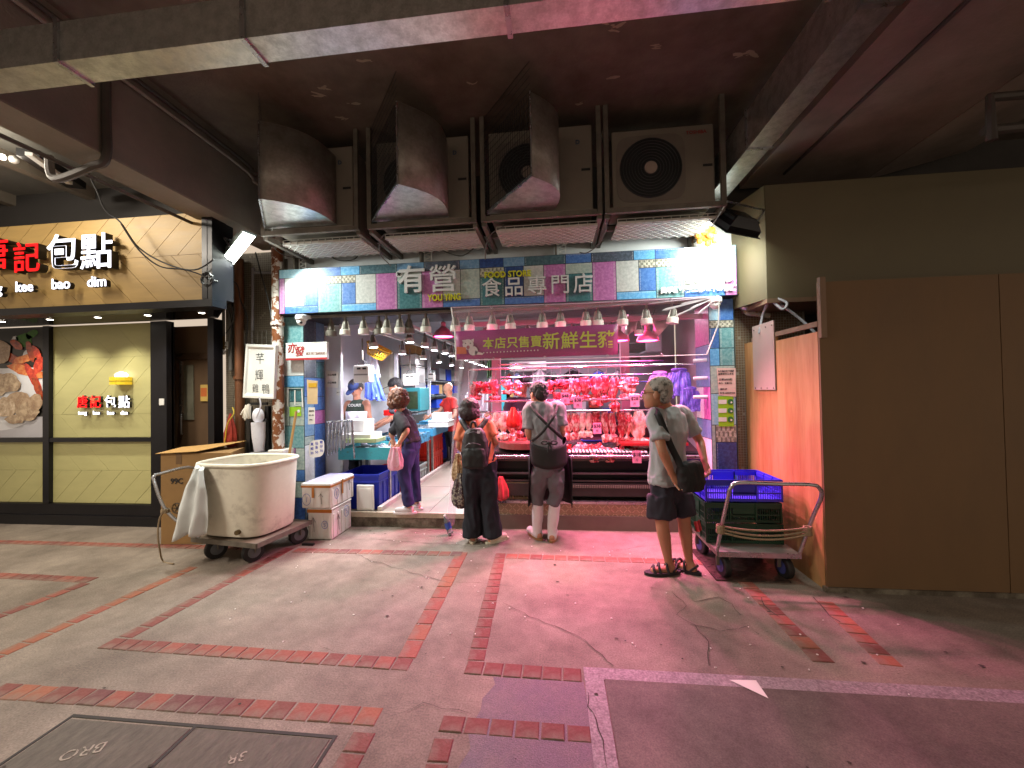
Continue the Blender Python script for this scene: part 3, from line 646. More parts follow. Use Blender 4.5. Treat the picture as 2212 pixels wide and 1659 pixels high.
stext('YOU YING', 960, 643, .095, M_yel, .02, .002, .37); stext('FOOD STORE', 1096, 593, .085, M_yel, .02, .002, .50)
stext('美孚新邨第二期地下37號舖', 1508, 625, .062, M_white, .006, .003, .74); stext('百老匯街70號', 1532, 605, .055, M_white, .006, .003, .46)

# pillars clad with the same print
def pillar(label, x0, x1, y, side_x, side_dir, zt, rects_front, rects_side, ydep):
    t = thing('clad_pillar', label, 'pillar', ((x0 + x1) / 2, y + .2, 0))
    MB().box(x0, x1, y, y + ydep, 0, zt).build('core', M_seam, t)
    denim(t, lambda a_, z, l: (a_, y - l, z), rects_front, .007)
    denim(t, lambda a_, z, l: (side_x + side_dir * l, a_, z), rects_side, .007)
    return t
PY = 4.38
px_ = lambda u: aY(u, 850, PY).x; pz_ = lambda u, v: aY(u, v, PY).z
L0, L1 = px_(612), px_(657)
zz = [pz_(630, v) for v in (690, 762, 812, 836, 868, 920, 968, 1015, 1040, 1075, 1165)]
lf = [(L0, L1, zz[1], 2.47, 'te'), (L0, L1, zz[2], zz[1], 'wh'), (L0, L1, zz[3], zz[2], 'sk'), (L0, L0 + .08, zz[5], zz[3], 'gn'), (L0 + .08, L1, zz[4], zz[3], 'td'), (L0 + .08, L1, zz[5], zz[4], 'gn'), (L0, L1, zz[6], zz[5], 'te'),
      (L0, L0 + .15, zz[8], zz[6], 'pk'), (L0 + .15, L1, zz[7], zz[6], 'gn'), (L0 + .15, L1, zz[8], zz[7], 'bl'), (L0, L1, zz[9], zz[8], 'gn'), (L0, L1, 0.02, zz[9], 'db')]
s0, s1 = PY, PY + .42; sm_ = (s0 + s1) / 2 - .02
ls = [(s0, sm_ + .05, 1.75, 2.47, 'dg'), (sm_ + .05, s1, 1.95, 2.47, 'st'), (sm_ + .05, s1, 1.75, 1.95, 'td'), (s0, s1, 1.52, 1.75, 'bl'), (s0, sm_, 1.05, 1.52, 'st'), (sm_, s1, 1.35, 1.52, 'bl'), (sm_, s1, 1.18, 1.35, 'pk'), (sm_, s1, .95, 1.18, 'bl'), (s0, sm_, .95, 1.05, 'gn'),
      (s0, sm_, .5, .95, 'wh'), (sm_, s1, .5, .95, 'db'), (s0, s1, .3, .5, 'bl'), (s0, s1, .02, .3, 'dg')]
pillar('left pillar clad in blue and teal denim patchwork print', L0, L1, PY, L1, 1, 2.47, lf, ls, .42)
R0, R1 = px_(1535), px_(1589)
zr = [pz_(1560, v) for v in (640, 692, 708, 752, 790, 850, 918, 955, 975, 1015, 1090)]
rf = [(R0, R0 + .1, zr[1], 2.47, 'lb'), (R0 + .1, R1, zr[1], 2.47, 'bl'), (R0, R0 + .1, zr[2], zr[1], 'ck'), (R0 + .1, R1, zr[2], zr[1], 'ck'), (R0, R0 + .1, zr[3], zr[2], 'bl'), (R0 + .1, R1, zr[3], zr[2], 'te'), (R0, R0 + .1, zr[4], zr[3], 'sk'), (R0 + .1, R1, zr[4], zr[3], 'te'),
      (R0, R1, zr[5], zr[4], 'gn'), (R0, R1, zr[6], zr[5], 'lb'), (R0 + .04, R1, zr[7], zr[6], 'ck'), (R0, R0 + .04, zr[9], zr[6], 'gn'), (R0 + .04, R1, zr[9], zr[7], 'db'), (R0, R1, zr[10], zr[9], 'sk'), (R0, R1, .02, zr[10], 'dg')]
rs = [(s0, s1, 2.0, 2.47, 'pk'), (s0, s1, 1.55, 2.0, 'st'), (s0, sm_, 1.2, 1.55, 'pk'), (sm_, s1, 1.2, 1.55, 'wh'), (s0, s1, 1.0, 1.2, 'st'), (s0, s1, .55, 1.0, 'wh'), (s0, s1, .02, .55, 'db')]
pillar('right pillar clad in blue teal and checked denim patchwork print', R0, R1, PY, R0, -1, 2.47, rf, rs, .42)

# header behind the sign, step and floor
MB().box(L0, R1, SGY + .17, 4.9, 2.44, 2.96).build('header', mat('dark_header', '#1b1618', .6), label='dark header beam with lamp tracks under the patchwork sign', cat='header')
M_itile = mat('beige_floor_tile', '#8f8478', .35, var=.1, vs=4, bump=.05)
FZ = .17
MB().box(L1 - .3, R1, 4.452, 12.3, .0, FZ - .012).build('shop_floor', mat('floor_bed', '#6d6257', .7), kind='structure')
sf = bpy.data.objects['shop_floor']
TS = .6
for i in range(3):
    for j in range(9):
        x0 = -2.08 + i * TS; y0 = 4.46 + j * TS; x1 = min(x0 + TS, -.98)
        if x0 >= -.99: continue
        MB().box(x0 + .003, x1 - .003, y0 + .003, y0 + TS - .003, FZ - .012, FZ + random.uniform(-.0005, .001)).build('floor_tile', M_itile, sf)
M_step = mat('wet_stone_step', '#7b7466', .5, var=.3, vs=7, bump=.4, bs=70, col2='#4d4438', thr=(.4, .6))
stp = thing('entrance_step', 'dirty stone step with pale edge in front of the shop aisle', 'step', (-1.6, 4.4, 0))
MB().box(L1 + .02, -.98, 4.44, 4.455, .0, .115).build('riser', M_step, stp); MB().box(L1 + .02, -.96, 4.415, 4.458, .117, .172).build('nosing', mat('pale_step_edge', '#a99d8a', .5, var=.25, vs=12, bump=.3), stp)
# counter plinth in chequer plate
M_cheq = mat('chequer_plate', '#a08e74', .42, .35, var=.25, vs=6, bump=.2, bs=50)
ctr = thing('butcher_counter', 'long steel butcher counter with chequer plate base and sloping display', 'counter', (.25, 4.8, 0))
CX0, CX1 = -.97, R0 - .01
MB().box(CX0, CX1, 4.47, 5.2, 0, .285).build('plinth', M_cheq, ctr)
st = MB(); n = 0
for i in range(int((CX1 - CX0) / .045)):
    for j in range(6):
        x = CX0 + .03 + i * .045; z = .03 + j * .045; s_ = 1 if (i + j) % 2 else -1
        st.bar((x - .016, 4.4685, z - .016 * s_), (x + .016, 4.4685, z + .016 * s_), .009, .007, up=(0, 1, 0))
st.build('chequer_rib', mat('chequer_rib_metal', '#c4b294', .35, .4, var=.2), ctr, kind='stuff')
MB().box(CX0, CX1, 4.45, 4.53, .288, .312).build('plinth_edge', M_steel, ctr)
M_ctrdk = mat('dark_counter_panel', '#171414', .35, .4, var=.3, vs=4)
MB().box(CX0 + .02, CX1, 4.62, 5.2, .315, .82).build('body', M_ctrdk, ctr)
MB().box(CX0 + .02, CX1, 4.50, 4.615, .36, .50).build('lower_panel', mat('grey_panel', '#3d3a38', .4, .4, var=.2), ctr)
lv = MB()
for i in range(60):
    x = -.1 + i * .019; lv.box(x, x + .009, 4.488, 4.498, .455, .485)
lv.build('louvre', mat('louvre_pale', '#8a8478', .5), ctr, kind='stuff')
MB().box(CX0, CX1, 4.52, 4.60, .515, .535).build('ledge', mat('dull_steel', '#5c5456', .45, .7), ctr); MB().box(CX0, CX1, 4.50, 4.60, .60, .615).build('ledge', mat('dull_steel', '#5c5456', .45, .7), ctr)
MB().box(CX0, CX1, 4.55, 4.617, .66, .74).build('upper_panel', M_ctrdk, ctr)
MB().tube([(CX0, 4.52, .80), (CX1, 4.52, .80)], .014, 10).build('front_rail', M_steel, ctr, smooth=True)
q = MB(); q.loft([[(x, 4.53, .77), (x, 5.25, .93), (x, 5.25, .89), (x, 4.53, .745)] for x in (CX0, CX1)]); q.build('display_slope', mat('steel_tray', '#6b5656', .25, .8, var=.2), ctr)
MB().box(CX0, CX1, 5.26, 5.3, .3, 1.12).build('back_panel', mat('dark_back_panel', '#2a1c1e', .4, .3), ctr)
gr = MB()
for i in range(24): gr.box(.05 + i * .04, .072 + i * .04, 4.56, 4.86, .83 - .0, .842)
gr.build('display_grid', M_white, ctr, kind='stuff')
MB().box(.72, 1.45, 4.62, 5.15, .9, .93).build('red_board', mat('red_board', '#a01818', .4), ctr)
MB().cyl((-.42, 4.9, .86), (-.42, 4.9, .93), .3, 24).build('chopping_block', mat('chopping_block', '#7a3a34', .6, var=.2), ctr)

# hanging rails
M_rail = mat('chrome_rail', '#d0d0d4', .15, .95, var=0)
def rail(label, y, z, x0, x1, r=.012, drop=0.):
    pts = [(x0, y, z), (x1, y, z)]
    if drop: pts = [(x0, y, z - drop), (x0, y, z), (x1, y, z)]
    return MB().tube(pts, r, 8).build('hanging_rail', M_rail, label=label, cat='rail', group=None, smooth=True)
rail('topmost chrome meat rail just under the film curtain hem', 4.65, 1.81, -1.03, 1.55, .013, .35)
rail('thin chrome rail behind the topmost meat rail', 5.0, 1.88, -.72, 1.3, .01)
rail('chrome rail carrying the upper row of pork', 4.8, 1.63, -1.05, 1.35, .012)
rail('dull rail right behind the upper row of pork', 5.05, 1.72, -.7, 1.2, .01)
rail('chrome rail crossing halfway down the upper row of pork', 4.70, 1.425, -.86, 1.3, .012)
rail('low chrome rail carrying the lower row of pork', 4.9, 1.285, -.95, 1.4, .012)

# ---- meat
M_meat = [mat('pork_%d' % i, c_, .45, var=.16, vs=16, col2=c2, thr=t_, bump=.7, bs=46, sss=.04, stretch=(1.6, 1.6, .7)) for i, (c_, c2, t_) in enumerate((('#a8242e', '#e8b4a8', (.5, .62)), ('#c04048', '#f0d0c4', (.46, .58)), ('#8c1824', '#d08078', (.47, .66)), ('#d88880', '#f4e0d4', (.4, .56))))]
def meat_mesh(seed, w_, h_, d_, rag):
    rr = random.Random(seed); m = MB(); nr, ns = 11, 12; rings = []; ox = rr.uniform(-1, 1) * 30
    for i in range(nr + 1):
        t_ = i / nr; zz_ = -h_ * t_; tw = rr.uniform(-.4, .4) if rag else 0
        prof = (math.sin(math.pi * min(1, t_ * 1.15 + .12)) ** .45 if t_ < .75 else math.cos((t_ - .75) * 2 * math.pi * .48) ** .6 + .12)
        rg = []
        for j in range(ns):
            a = 2 * math.pi * j / ns; n_ = noise.noise(Vector((math.cos(a) * 1.3 + ox, math.sin(a) * 1.3, t_ * 5))) ; n2 = noise.noise(Vector((math.cos(a) * 3 + ox, math.sin(a) * 3, t_ * 14)))
            r_ = prof * (1 + .3 * n_ * (1 + rag) + .22 * n2)
            rg.append((w_ / 2 * r_ * math.cos(a) + .012 * math.sin(t_ * 6 + seed) * (.3 + rag), d_ / 2 * r_ * math.sin(a + tw), zz_ + .02 * n2 + .015 * rag * n_))
        rings.append(rg)
    m.loft(rings); return m
def meat(label, x, y, z, w_, h_, seed, mi=0, d_=.07, rag=0., group=None):
    t = thing('pork_cut', label, 'meat', (x, y, z), group)
    o = meat_mesh(seed, w_, h_, d_, rag).build('flesh', M_meat[mi], t, smooth=True, local=True)
    o.location = (0, 0, .03)
    MB().tube([(0, -.0, .02), (0, .0, .065), (0, .012, .075), (0, .022, .065)], .003, 5).build('hook', M_steel, t, local=True)
    return t
def mx(u, y): return aY(u, 850, y).x
def hang(u0, u1, v0, v1, y, lab, seed, mi, rag=0., d_=.07):
    a_ = aY((u0 + u1) / 2, v0, y); b_ = aY((u0 + u1) / 2, v1, y); w_ = abs(aY(u1, v0, y).x - aY(u0, v0, y).x)
    return meat(lab, a_.x, y, a_.z - .02, w_ * 1.34, (a_.z - b_.z), seed, mi, d_, rag)
row1 = [(1018, 1036, 827, 866, 'leftmost dangling cut of pork on the upper rail, just beside the curtain edge', 2), (1038, 1056, 827, 852, 'second cut of pork from the left on the upper rail, short and curled', 0), (1060, 1075, 823, 868, 'narrow pork strip on the upper rail left of the short haired man', 0), (1088, 1106, 823, 852, 'short fringed pork piece on the upper rail behind the backpack woman', 1),
        (1113, 1124, 823, 856, 'thin pork strip on the upper rail touching the short haired man head from the left', 1), (1183, 1194, 824, 852, 'small pork piece just right of the short haired man head', 0), (1198, 1212, 822, 842, 'round lump of pork right of the short haired man head', 2), (1213, 1228, 822, 850, 'stubby pork cut left of the tag reading 48', 0),
        (1229, 1240, 820, 866, 'slim ribbed pork strip in front of the tag reading 48', 1), (1241, 1252, 820, 870, 'slim pork strip above the upper tag reading 38', 0), (1254, 1272, 817, 868, 'smooth rectangular pork belly slab, left one of three slabs', 2), (1279, 1300, 815, 878, 'longest ribbed pork belly slab, middle of three slabs', 0), (1300, 1314, 815, 870, 'flat pork belly slab, right one of three slabs', 2),
        (1318, 1333, 818, 890, 'knotted chain of pork hanging down below the upper rail', 0), (1342, 1372, 817, 864, 'ragged pork shoulder with side flap nearest to the grey haired man', 1), (1196, 1212, 850, 874, 'dangling red offcut low behind the tag reading 48', 2), (1222, 1236, 850, 876, 'small dark offcut beside the tag reading 48', 2)]
for i, (u0, u1, v0, v1, lab, mi) in enumerate(row1): hang(u0, u1, v0, v1, 4.78, lab, i + 1, mi, 1. if i in (0, 1, 3, 13, 14) else .2)
row2 = [(1046, 1062, 893, 930, 'leftmost cut on the lower rail next to the backpack woman', 1), (1064, 1078, 891, 935, 'second cut from the left on the lower rail', 3), (1079, 1096, 890, 938, 'broad pale pork piece on the lower rail before the red bag', 3), (1097, 1112, 890, 942, 'mottled pork piece on the lower rail left of the crossed apron straps', 1), (1112, 1126, 890, 936, 'dark pork piece touching the grey shirt of the short haired man', 0),
        (1218, 1234, 893, 940, 'curved pork tail piece right of the crossed apron man', 1), (1235, 1250, 893, 938, 'pair of pork strips second right of the crossed apron man', 1), (1252, 1264, 892, 934, 'pale pork strip third right of the crossed apron man', 3), (1266, 1277, 892, 934, 'smooth pale pork strip left of the lower tag reading 38', 3), (1279, 1294, 890, 926, 'pork strip behind the lower tag reading 38', 0),
        (1300, 1314, 890, 944, 'long split pork strip right of the lower tag reading 38', 1), (1315, 1328, 892, 944, 'thin hooked pork strip below the knotted chain', 1), (1334, 1350, 890, 952, 'ragged dripping pork piece on the lower rail', 0), (1350, 1362, 892, 948, 'narrow ragged pork piece second from the grey haired man', 1), (1366, 1392, 888, 958, 'large pale fatty pork piece touching the grey haired man shoulder', 3)]
for i, (u0, u1, v0, v1, lab, mi) in enumerate(row2): hang(u0, u1, v0 + 2, v1 + 12, 4.88, lab, i + 31, mi, .8 if i in (0, 2, 3, 12, 13, 14) else .2, .08)
def lay(u, v, w_, h_, seed, mi, lab, y=4.75, dz=.0, rz=0.):
    p = aY(u, v + 8, y); t = thing('pork_cut', lab, 'meat', (p.x, y, p.z), None, rz)
    o = meat_mesh(seed, h_, w_, .06, .8).build('flesh', M_meat[mi], t, smooth=True, local=True); o.rotation_euler = (R(12), R(90), 0); o.location = (-w_ / 2, 0, .01); return t
for i, (u, v, w_, h_, mi, lab) in enumerate(((1262, 977, .32, .14, 0, 'flat dark red cut at the left end of the white display grid'), (1300, 968, .3, .15, 1, 'folded pale cut lying below the blue basin'), (1325, 965, .28, .16, 0, 'big red joint heaped at the centre of the display'), (1352, 970, .3, .12, 1, 'long cut draped over the white display grid'), (1372, 975, .22, .12, 0, 'cut of pork behind the tag reading 18'), (1290, 984, .2, .1, 3, 'pale strip lying on the front of the grid'), (1335, 985, .22, .09, 1, 'narrow strip hanging over the counter rail'), (1085, 972, .34, .14, 1, 'pink joint lying beside the backpack woman'), (1395, 970, .2, .12, 0, 'last cut at the right end of the display'), (1245, 972, .22, .1, 2, 'small dark cut next to the short haired man elbow'))):
    lay(u, v, w_, h_, 60 + i, mi, lab, 4.72 + .05 * (i % 3), rz=.15 * ((i % 3) - 1))
for i, (u, v) in enumerate(((1285, 992), (1318, 992))): hang(u - 7, u + 7, 983, 1000, 4.55, ['left', 'right'][i] + ' small pork flap drooping over the front counter rail', 80 + i, 1, 1.)
# price tags
M_tag = mat('pink_card', '#e58cae', .7, var=.03)
for i, (s_, u, v, y, lab) in enumerate((('$48', 1221, 860, 4.66, 'pink price card reading 48 dollars on the middle rail'), ('$38', 1248, 869, 4.66, 'upper pink price card reading 38 dollars below the middle rail'), ('$28', 1371, 866, 4.66, 'pink price card reading 28 dollars beside the grey haired man face'), ('$38', 1290, 925, 4.76, 'lower pink price card reading 38 dollars among the lower row of pork'), ('$18', 1376, 987, 4.49, 'pink price card reading 18 dollars over the counter rail'))):
    p = aY(u, v, y); w_ = .095; h_ = .13 if s_ != '$18' else .135
    t = thing('price_tag', lab, 'price tag', (p.x, y, p.z), 'pink price cards at the pork counter')
    MB().box(p.x - w_ / 2, p.x + w_ / 2, y, y + .003, p.z - h_ / 2, p.z + h_ / 2).build('card', M_tag, t)
    text(s_, (p.x, y - .002, p.z + .025), .05, M_ink, t, 'lettering', .001, .001); text('斤', (p.x, y - .002, p.z - .035), .032, M_ink, t, 'lettering', .001, 0)

# basins, red bag, weights on the counter
def basin(name, lab, u0, u1, v0, v1, y, m, dep=.22):
    a_ = aY(u0, v0, y); b_ = aY(u1, v1, y); cx = (a_.x + b_.x) / 2; w_ = abs(b_.x - a_.x) / 2; h_ = a_.z - b_.z
    t = thing(name, lab, 'basin', (cx, y + dep / 2, b_.z))
    def rr_(w2, d2, z, n=20): return [(cx + w2 * math.copysign(abs(math.cos(t_)) ** .5, math.cos(t_)), y + dep / 2 + d2 * math.copysign(abs(math.sin(t_)) ** .5, math.sin(t_)), z) for t_ in [2 * math.pi * k / n for k in range(n)]]
    z0, z1 = b_.z, a_.z
    MB().loft([rr_(w_ * .8, dep * .38, z0), rr_(w_ * .95, dep * .48, z1 - .01), rr_(w_, dep / 2, z1 - .01), rr_(w_, dep / 2, z1), rr_(w_ * .92, dep * .46, z1), rr_(w_ * .78, dep * .37, z0 + .008)], True, True).build('bowl', m, t, smooth=True); return t
M_redp = mat('red_plastic', '#b81616', .35, var=.1); M_bluep = mat('blue_plastic', '#1c3fb4', .35, var=.1)
basin('red_basin', 'red plastic basin of scraps on the counter beside the short haired man', 1083, 1136, 952, 977, 4.85, M_redp, .3)
basin('blue_basin', 'shallow blue plastic basin standing above the pork display', 1256, 1328, 951, 966, 5.05, M_bluep, .25)
p = aY(1235, 985, 4.7); basin('small_red_basin', 'small red tray at the short haired man right elbow', 1222, 1235, 962, 975, 4.75, M_redp, .12)
# red plastic bag hanging with meat
def bag(name, lab, cat, cx, y, z1, w_, h_, d_, m, seed=0, neck=.25, group=None, fold=7, handles=False, pm=None):
    t = thing(name, lab, cat, (cx, y, z1 - h_), group); rings = []; nr = 12; n = 24
    for i in range(nr + 1):
        t_ = i / nr; pr = neck + (1 - neck) * math.sin(min(1, t_ * 1.25) * math.pi / 2) ** 1.1
        if t_ > .85: pr *= math.cos((t_ - .85) / .15 * 1.15)
        rg = []
        for j in range(n):
            a = 2 * math.pi * j / n; k = 1 + (.22 * (1 - t_) + .05) * math.sin(fold * a + seed) + .12 * noise.noise(Vector((math.cos(a) * 2 + seed, math.sin(a) * 2, t_ * 5)))
            rg.append((cx + w_ / 2 * pr * k * math.cos(a), y + d_ / 2 * pr * k * math.sin(a), z1 - h_ * t_ + .012 * noise.noise(Vector((a * 2, t_ * 6, seed)))))
        rings.append(rg)
    MB().loft(rings).build('sack', m, t, smooth=True)
    if handles:
        hh = MB()
        for s_ in (-1, 1): hh.tube(smoothpath([(cx + s_ * w_ * .12, y, z1 - .01), (cx + s_ * w_ * .1, y, z1 + h_ * .18), (cx, y, z1 + h_ * .25)], 4), .006, 5)
        hh.build('handle', pm or m, t, smooth=True)
    return t
M_redbag = mat('red_bag_film', '#b81c18', .3, var=.15, vs=20)
p = aY(1108, 880, 4.6); bag('red_plastic_bag', 'bright red plastic bag hanging among the lower row of pork', 'bag', p.x, 4.62, p.z, .15, .24, .12, M_redbag, 3)
p = aY(1082, 1030, 4.42); bag('red_plastic_bag', 'pale red plastic bag hanging low from the counter edge beside the wide trousers', 'bag', p.x, 4.42, p.z, .17, .26, .12, mat('pink_bag_film', '#c8454a', .35, var=.12), 5)
# crate beneath counter
def crate(name, lab, cx, cy, z0, w_, d_, h_, m, group=None, solid_panel=True, rz=0., nslot=22, inner=None):
    t = thing(name, lab, 'crate', (cx, cy, z0), group, rz); th = .006; ht = h_
    b = MB(); b.box(-w_ / 2 + .01, w_ / 2 - .01, -d_ / 2 + .01, d_ / 2 - .01, .0, .01); b.build('base', m, t, local=True)
    for nm, A, B in (('front', (-w_ / 2, -d_ / 2), (w_ / 2, -d_ / 2)), ('back', (-w_ / 2, d_ / 2), (w_ / 2, d_ / 2)), ('left', (-w_ / 2, -d_ / 2), (-w_ / 2, d_ / 2)), ('right', (w_ / 2, -d_ / 2), (w_ / 2, d_ / 2))):
        b = MB(); A3 = Vector((*A, 0)); B3 = Vector((*B, 0)); n_ = (B3 - A3); L_ = n_.length; n_.normalize(); out = Vector((n_.y, -n_.x, 0)); out = out if out.dot(A3 + B3) > 0 else -out
        def band(za, zb, t0=0., e0=0., e1=0.): b.bar(A3 + n_ * e0 + Vector((0, 0, (za + zb) / 2)) + out * t0, B3 - n_ * e1 + Vector((0, 0, (za + zb) / 2)) + out * t0, th, zb - za)
        band(ht * .90, ht, .006); band(0, ht * .13); band(ht * .72, ht * .895) if solid_panel else None
        if solid_panel: # solid middle, slots on both sides and a slotted lower band
            b.bar(A3.lerp(B3, .36) + Vector((0, 0, ht * .50)), A3.lerp(B3, .68) + Vector((0, 0, ht * .50)), th, ht * .46)
            band(ht * .36, ht * .42)
        ns_ = max(6, int(L_ / .018))
        for k in range(ns_ + 1):
            q_ = A3.lerp(B3, k / ns_); 
            if solid_panel and .36 < k / ns_ < .68: b.bar(q_ + Vector((0, 0, ht * .12)), q_ + Vector((0, 0, ht * .37)), th, .007, up=out)
            else: b.bar(q_ + Vector((0, 0, ht * .12)), q_ + Vector((0, 0, ht * .9)), th * .9, .007, up=out)
        for k in (0, .33, .67, 1): q_ = A3.lerp(B3, k); b.bar(q_ + out * .004 + Vector((0, 0, 0)), q_ + out * .004 + Vector((0, 0, ht * .98)), .012, .014, up=out)
        b.build('side_panel', m, t, local=True)
    if inner:
        rr = random.Random(hash(lab) % 99); b = MB()
        for k in range(7): b.ball((rr.uniform(-.3, .3) * w_, rr.uniform(-.3, .3) * d_, h_ * .45 + rr.uniform(0, .04)), (.07, .06, .05), 8, 6)
        b.build('contents', inner, t, local=True, smooth=True)
    return t
p = aY(1122, 1078, 4.62)
crate('crate', 'pale slatted crate tucked into the recess below the counter', p.x, 4.62, .315, .36, .2, .19, mat('pale_crate', '#8f7f5a', .6), solid_panel=False)

# ---- transparent film curtain, its rope ties and rings
M_film = mat('clear_film', '#fbeef6', .08, var=0, alpha=.06, spec=.6); M_film2 = mat('folded_film', '#f4dcea', .15, var=.1, vs=12, alpha=.22, spec=.8)
fm = thing('plastic_curtain', 'transparent plastic film curtain tied across the pork counter', 'curtain', (.25, 4.05, 1.0))
A0, A1, B0, B1 = aY(975, 664, 4.06), aY(1553, 640, 4.06), aY(985, 778, 4.10), aY(1527, 766, 4.10)
def fsheet(u, v):
    t_ = A0.lerp(A1, u); b_ = B0.lerp(B1, u); p = t_.lerp(b_, v); s_ = max(0, u - .78) / .22
    return p + Vector((0, .012 * noise.noise(Vector((u * 9, v * 3, 0))) + .02 * math.sin(u * 70 - v * 6) * (1 - v) * (.25 + s_) , -.02 * math.sin(math.pi * u) * (1 - v)))
MB().grid(fsheet, 90, 10).build('film_sheet', M_film, fm, smooth=True)
def fhem(u, v):
    t_ = A0.lerp(A1, u); b_ = aY(985, 692, 4.07).lerp(aY(1553, 645, 4.07), u); p = t_.lerp(b_, v)
    return p + Vector((0, .025 * math.sin(v * 9 + u * 5) - .012 + .012 * noise.noise(Vector((u * 20, v * 4, 5))), 0))
MB().grid(fhem, 90, 8).build('folded_hem', M_film2, fm, smooth=True)
E0, E1 = aY(983, 778, 4.08), aY(966, 1135, 4.25)
def fside(u, v):
    c_ = E0.lerp(E1, v); w_ = .20 * (1 - v) ** 1.5 + .075
    return c_ + Vector((w_ * (u - .0), .03 * math.sin(u * 12 + v * 3) + .012 * noise.noise(Vector((u * 4, v * 9, 2))), 0))
MB().grid(fside, 24, 20).build('hanging_strip', M_film2, fm, smooth=True)
def fbig(u, v):
    t_ = aY(985, 778, 4.12).lerp(aY(1500, 768, 4.12), u); b_ = aY(1000, 790, 4.3).lerp(aY(1490, 800, 4.3), u)
    return t_.lerp(b_, v) + Vector((0, .01 * math.sin(u * 20), 0))
fg_ = MB(); M_fold_hl = mat('painted_fold_highlight', '#f6eef4', .2, var=0, alpha=.6, spec=.8)  # floodlight highlights on the gathered film, painted as pale streaks
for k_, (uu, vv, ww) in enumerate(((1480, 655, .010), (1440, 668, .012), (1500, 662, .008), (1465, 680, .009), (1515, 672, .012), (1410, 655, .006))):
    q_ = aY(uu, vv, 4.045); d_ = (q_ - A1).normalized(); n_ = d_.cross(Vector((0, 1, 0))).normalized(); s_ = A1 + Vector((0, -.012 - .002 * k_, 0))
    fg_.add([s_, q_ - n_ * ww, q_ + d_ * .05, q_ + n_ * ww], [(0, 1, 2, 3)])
fg_.build('highlight_streak', M_fold_hl, fm, kind='stuff')
MB().tube([B0, B0.lerp(B1, .5) + Vector((0, 0, -.012)), B1], .005, 5).build('lower_hem_cord', mat('white_cord', '#d8c4d0', .5), fm)
MB().tube([A0, A0.lerp(A1, .5) + Vector((0, 0, -.015)), A1], .004, 5).build('upper_cord', mat('white_cord', '#d8c4d0', .5), fm)
MB().tube([A1, aY(1552, 700, 4.08), B1], .006, 6).build('tie_rope', M_foam, fm); MB().tube([A0, aY(983, 720, 4.08), B0], .007, 6).build('tie_rope', M_foam, fm)
for u in (.16, .37, .62, .83):
    p = A0.lerp(A1, u) + Vector((0, -.006, -.015)); MB().tube([p + Vector((.012 * math.cos(t_), 0, .012 * math.sin(t_))) for t_ in [R(30) * k for k in range(13)]], .003, 5, caps=False).build('eyelet', M_steel, fm)
    p = B0.lerp(B1, u) + Vector((0, -.006, .01)); MB().tube([p + Vector((.01 * math.cos(t_), 0, .01 * math.sin(t_))) for t_ in [R(30) * k for k in range(13)]], .003, 5, caps=False).build('eyelet', M_steel, fm)
# bottle hung as a weight
p = aY(969, 1128, 4.24); bt = thing('water_bottle', 'clear water bottle with blue label tied to the curtain foot', 'bottle', (p.x, p.y, .06)); 
M_bot = mat('bottle_plastic', '#d4e2ee', .05, var=0, trans=.9, spec=.6)
Mr = Matrix.Rotation(R(-18), 4, 'Y'); o_ = Vector((p.x, 4.22, .10))
def lth(prof, n=14): return [[o_ + (Mr @ Vector((r * math.cos(2 * math.pi * j / n), r * math.sin(2 * math.pi * j / n), z))) for j in range(n)] for r, z in prof]
MB().loft(lth([(.028, -.085), (.032, -.08), (.032, .0), (.03, .03), (.03, .06), (.018, .095), (.012, .105)])).build('body', M_bot, bt, smooth=True)
MB().loft(lth([(.0328, -.03), (.0328, .035)]), False, False).build('label_band', mat('blue_label', '#2a4c9c', .4), bt, smooth=True)
MB().loft(lth([(.014, .105), (.014, .122)])).build('cap', M_white, bt, smooth=True)
# banner
M_ban = mat('magenta_banner', '#8c2a68', .45, var=.08, vs=3); M_bt = mat('banner_yellow', '#b8c03a', .5, var=0)
bn = thing('banner', 'magenta banner with yellow green characters and a pig picture', 'banner', (-.2, 4.2, 1.9))
Q = [aY(984, 716, 4.16), aY(1335, 700, 4.16), aY(1335, 766, 4.16), aY(984, 777, 4.16)]
MB().grid(lambda u, v: Q[0].lerp(Q[1], u).lerp(Q[3].lerp(Q[2], u), v) + Vector((0, .006 * math.sin(u * 14), 0)), 30, 3).build('cloth', M_ban, bn, smooth=True, solid=.002)
for i, ch in enumerate('本店只售賣'): p = aY(1055 + i * 25.8, 743.5 - i * 1.1, 4.148); text(ch, p, .118, M_bt, bn, 'letter', .001, .0015)
for i, ch in enumerate('新鮮生豬'): p = aY(1190.5 + i * 40, 739 - i * 1.2, 4.148); text(ch, p, .175, M_bt, bn, 'letter', .001, .002)
for i in range(17): p = aY(1045 + i * 7.3, 762 - i * .35, 4.148); MB().cyl((p.x, 4.146, p.z), (p.x, 4.149, p.z), .006, 8).build('print_dot', M_paper, bn)
M_pig = mat('pig_print', '#b9a8a8', .6, var=.15, vs=20)
pg = aY(1012, 744, 4.147)
def flat(pts, m, nm, lift): MB().poly([(pg.x + x, 4.147 - lift, pg.z + z) for x, z in pts][::-1]).build(nm, m, bn)
ell = lambda cx, cz_, a_, b_, n=14: [(cx + a_ * math.cos(2 * math.pi * k / n), cz_ + b_ * math.sin(2 * math.pi * k / n)) for k in range(n)]
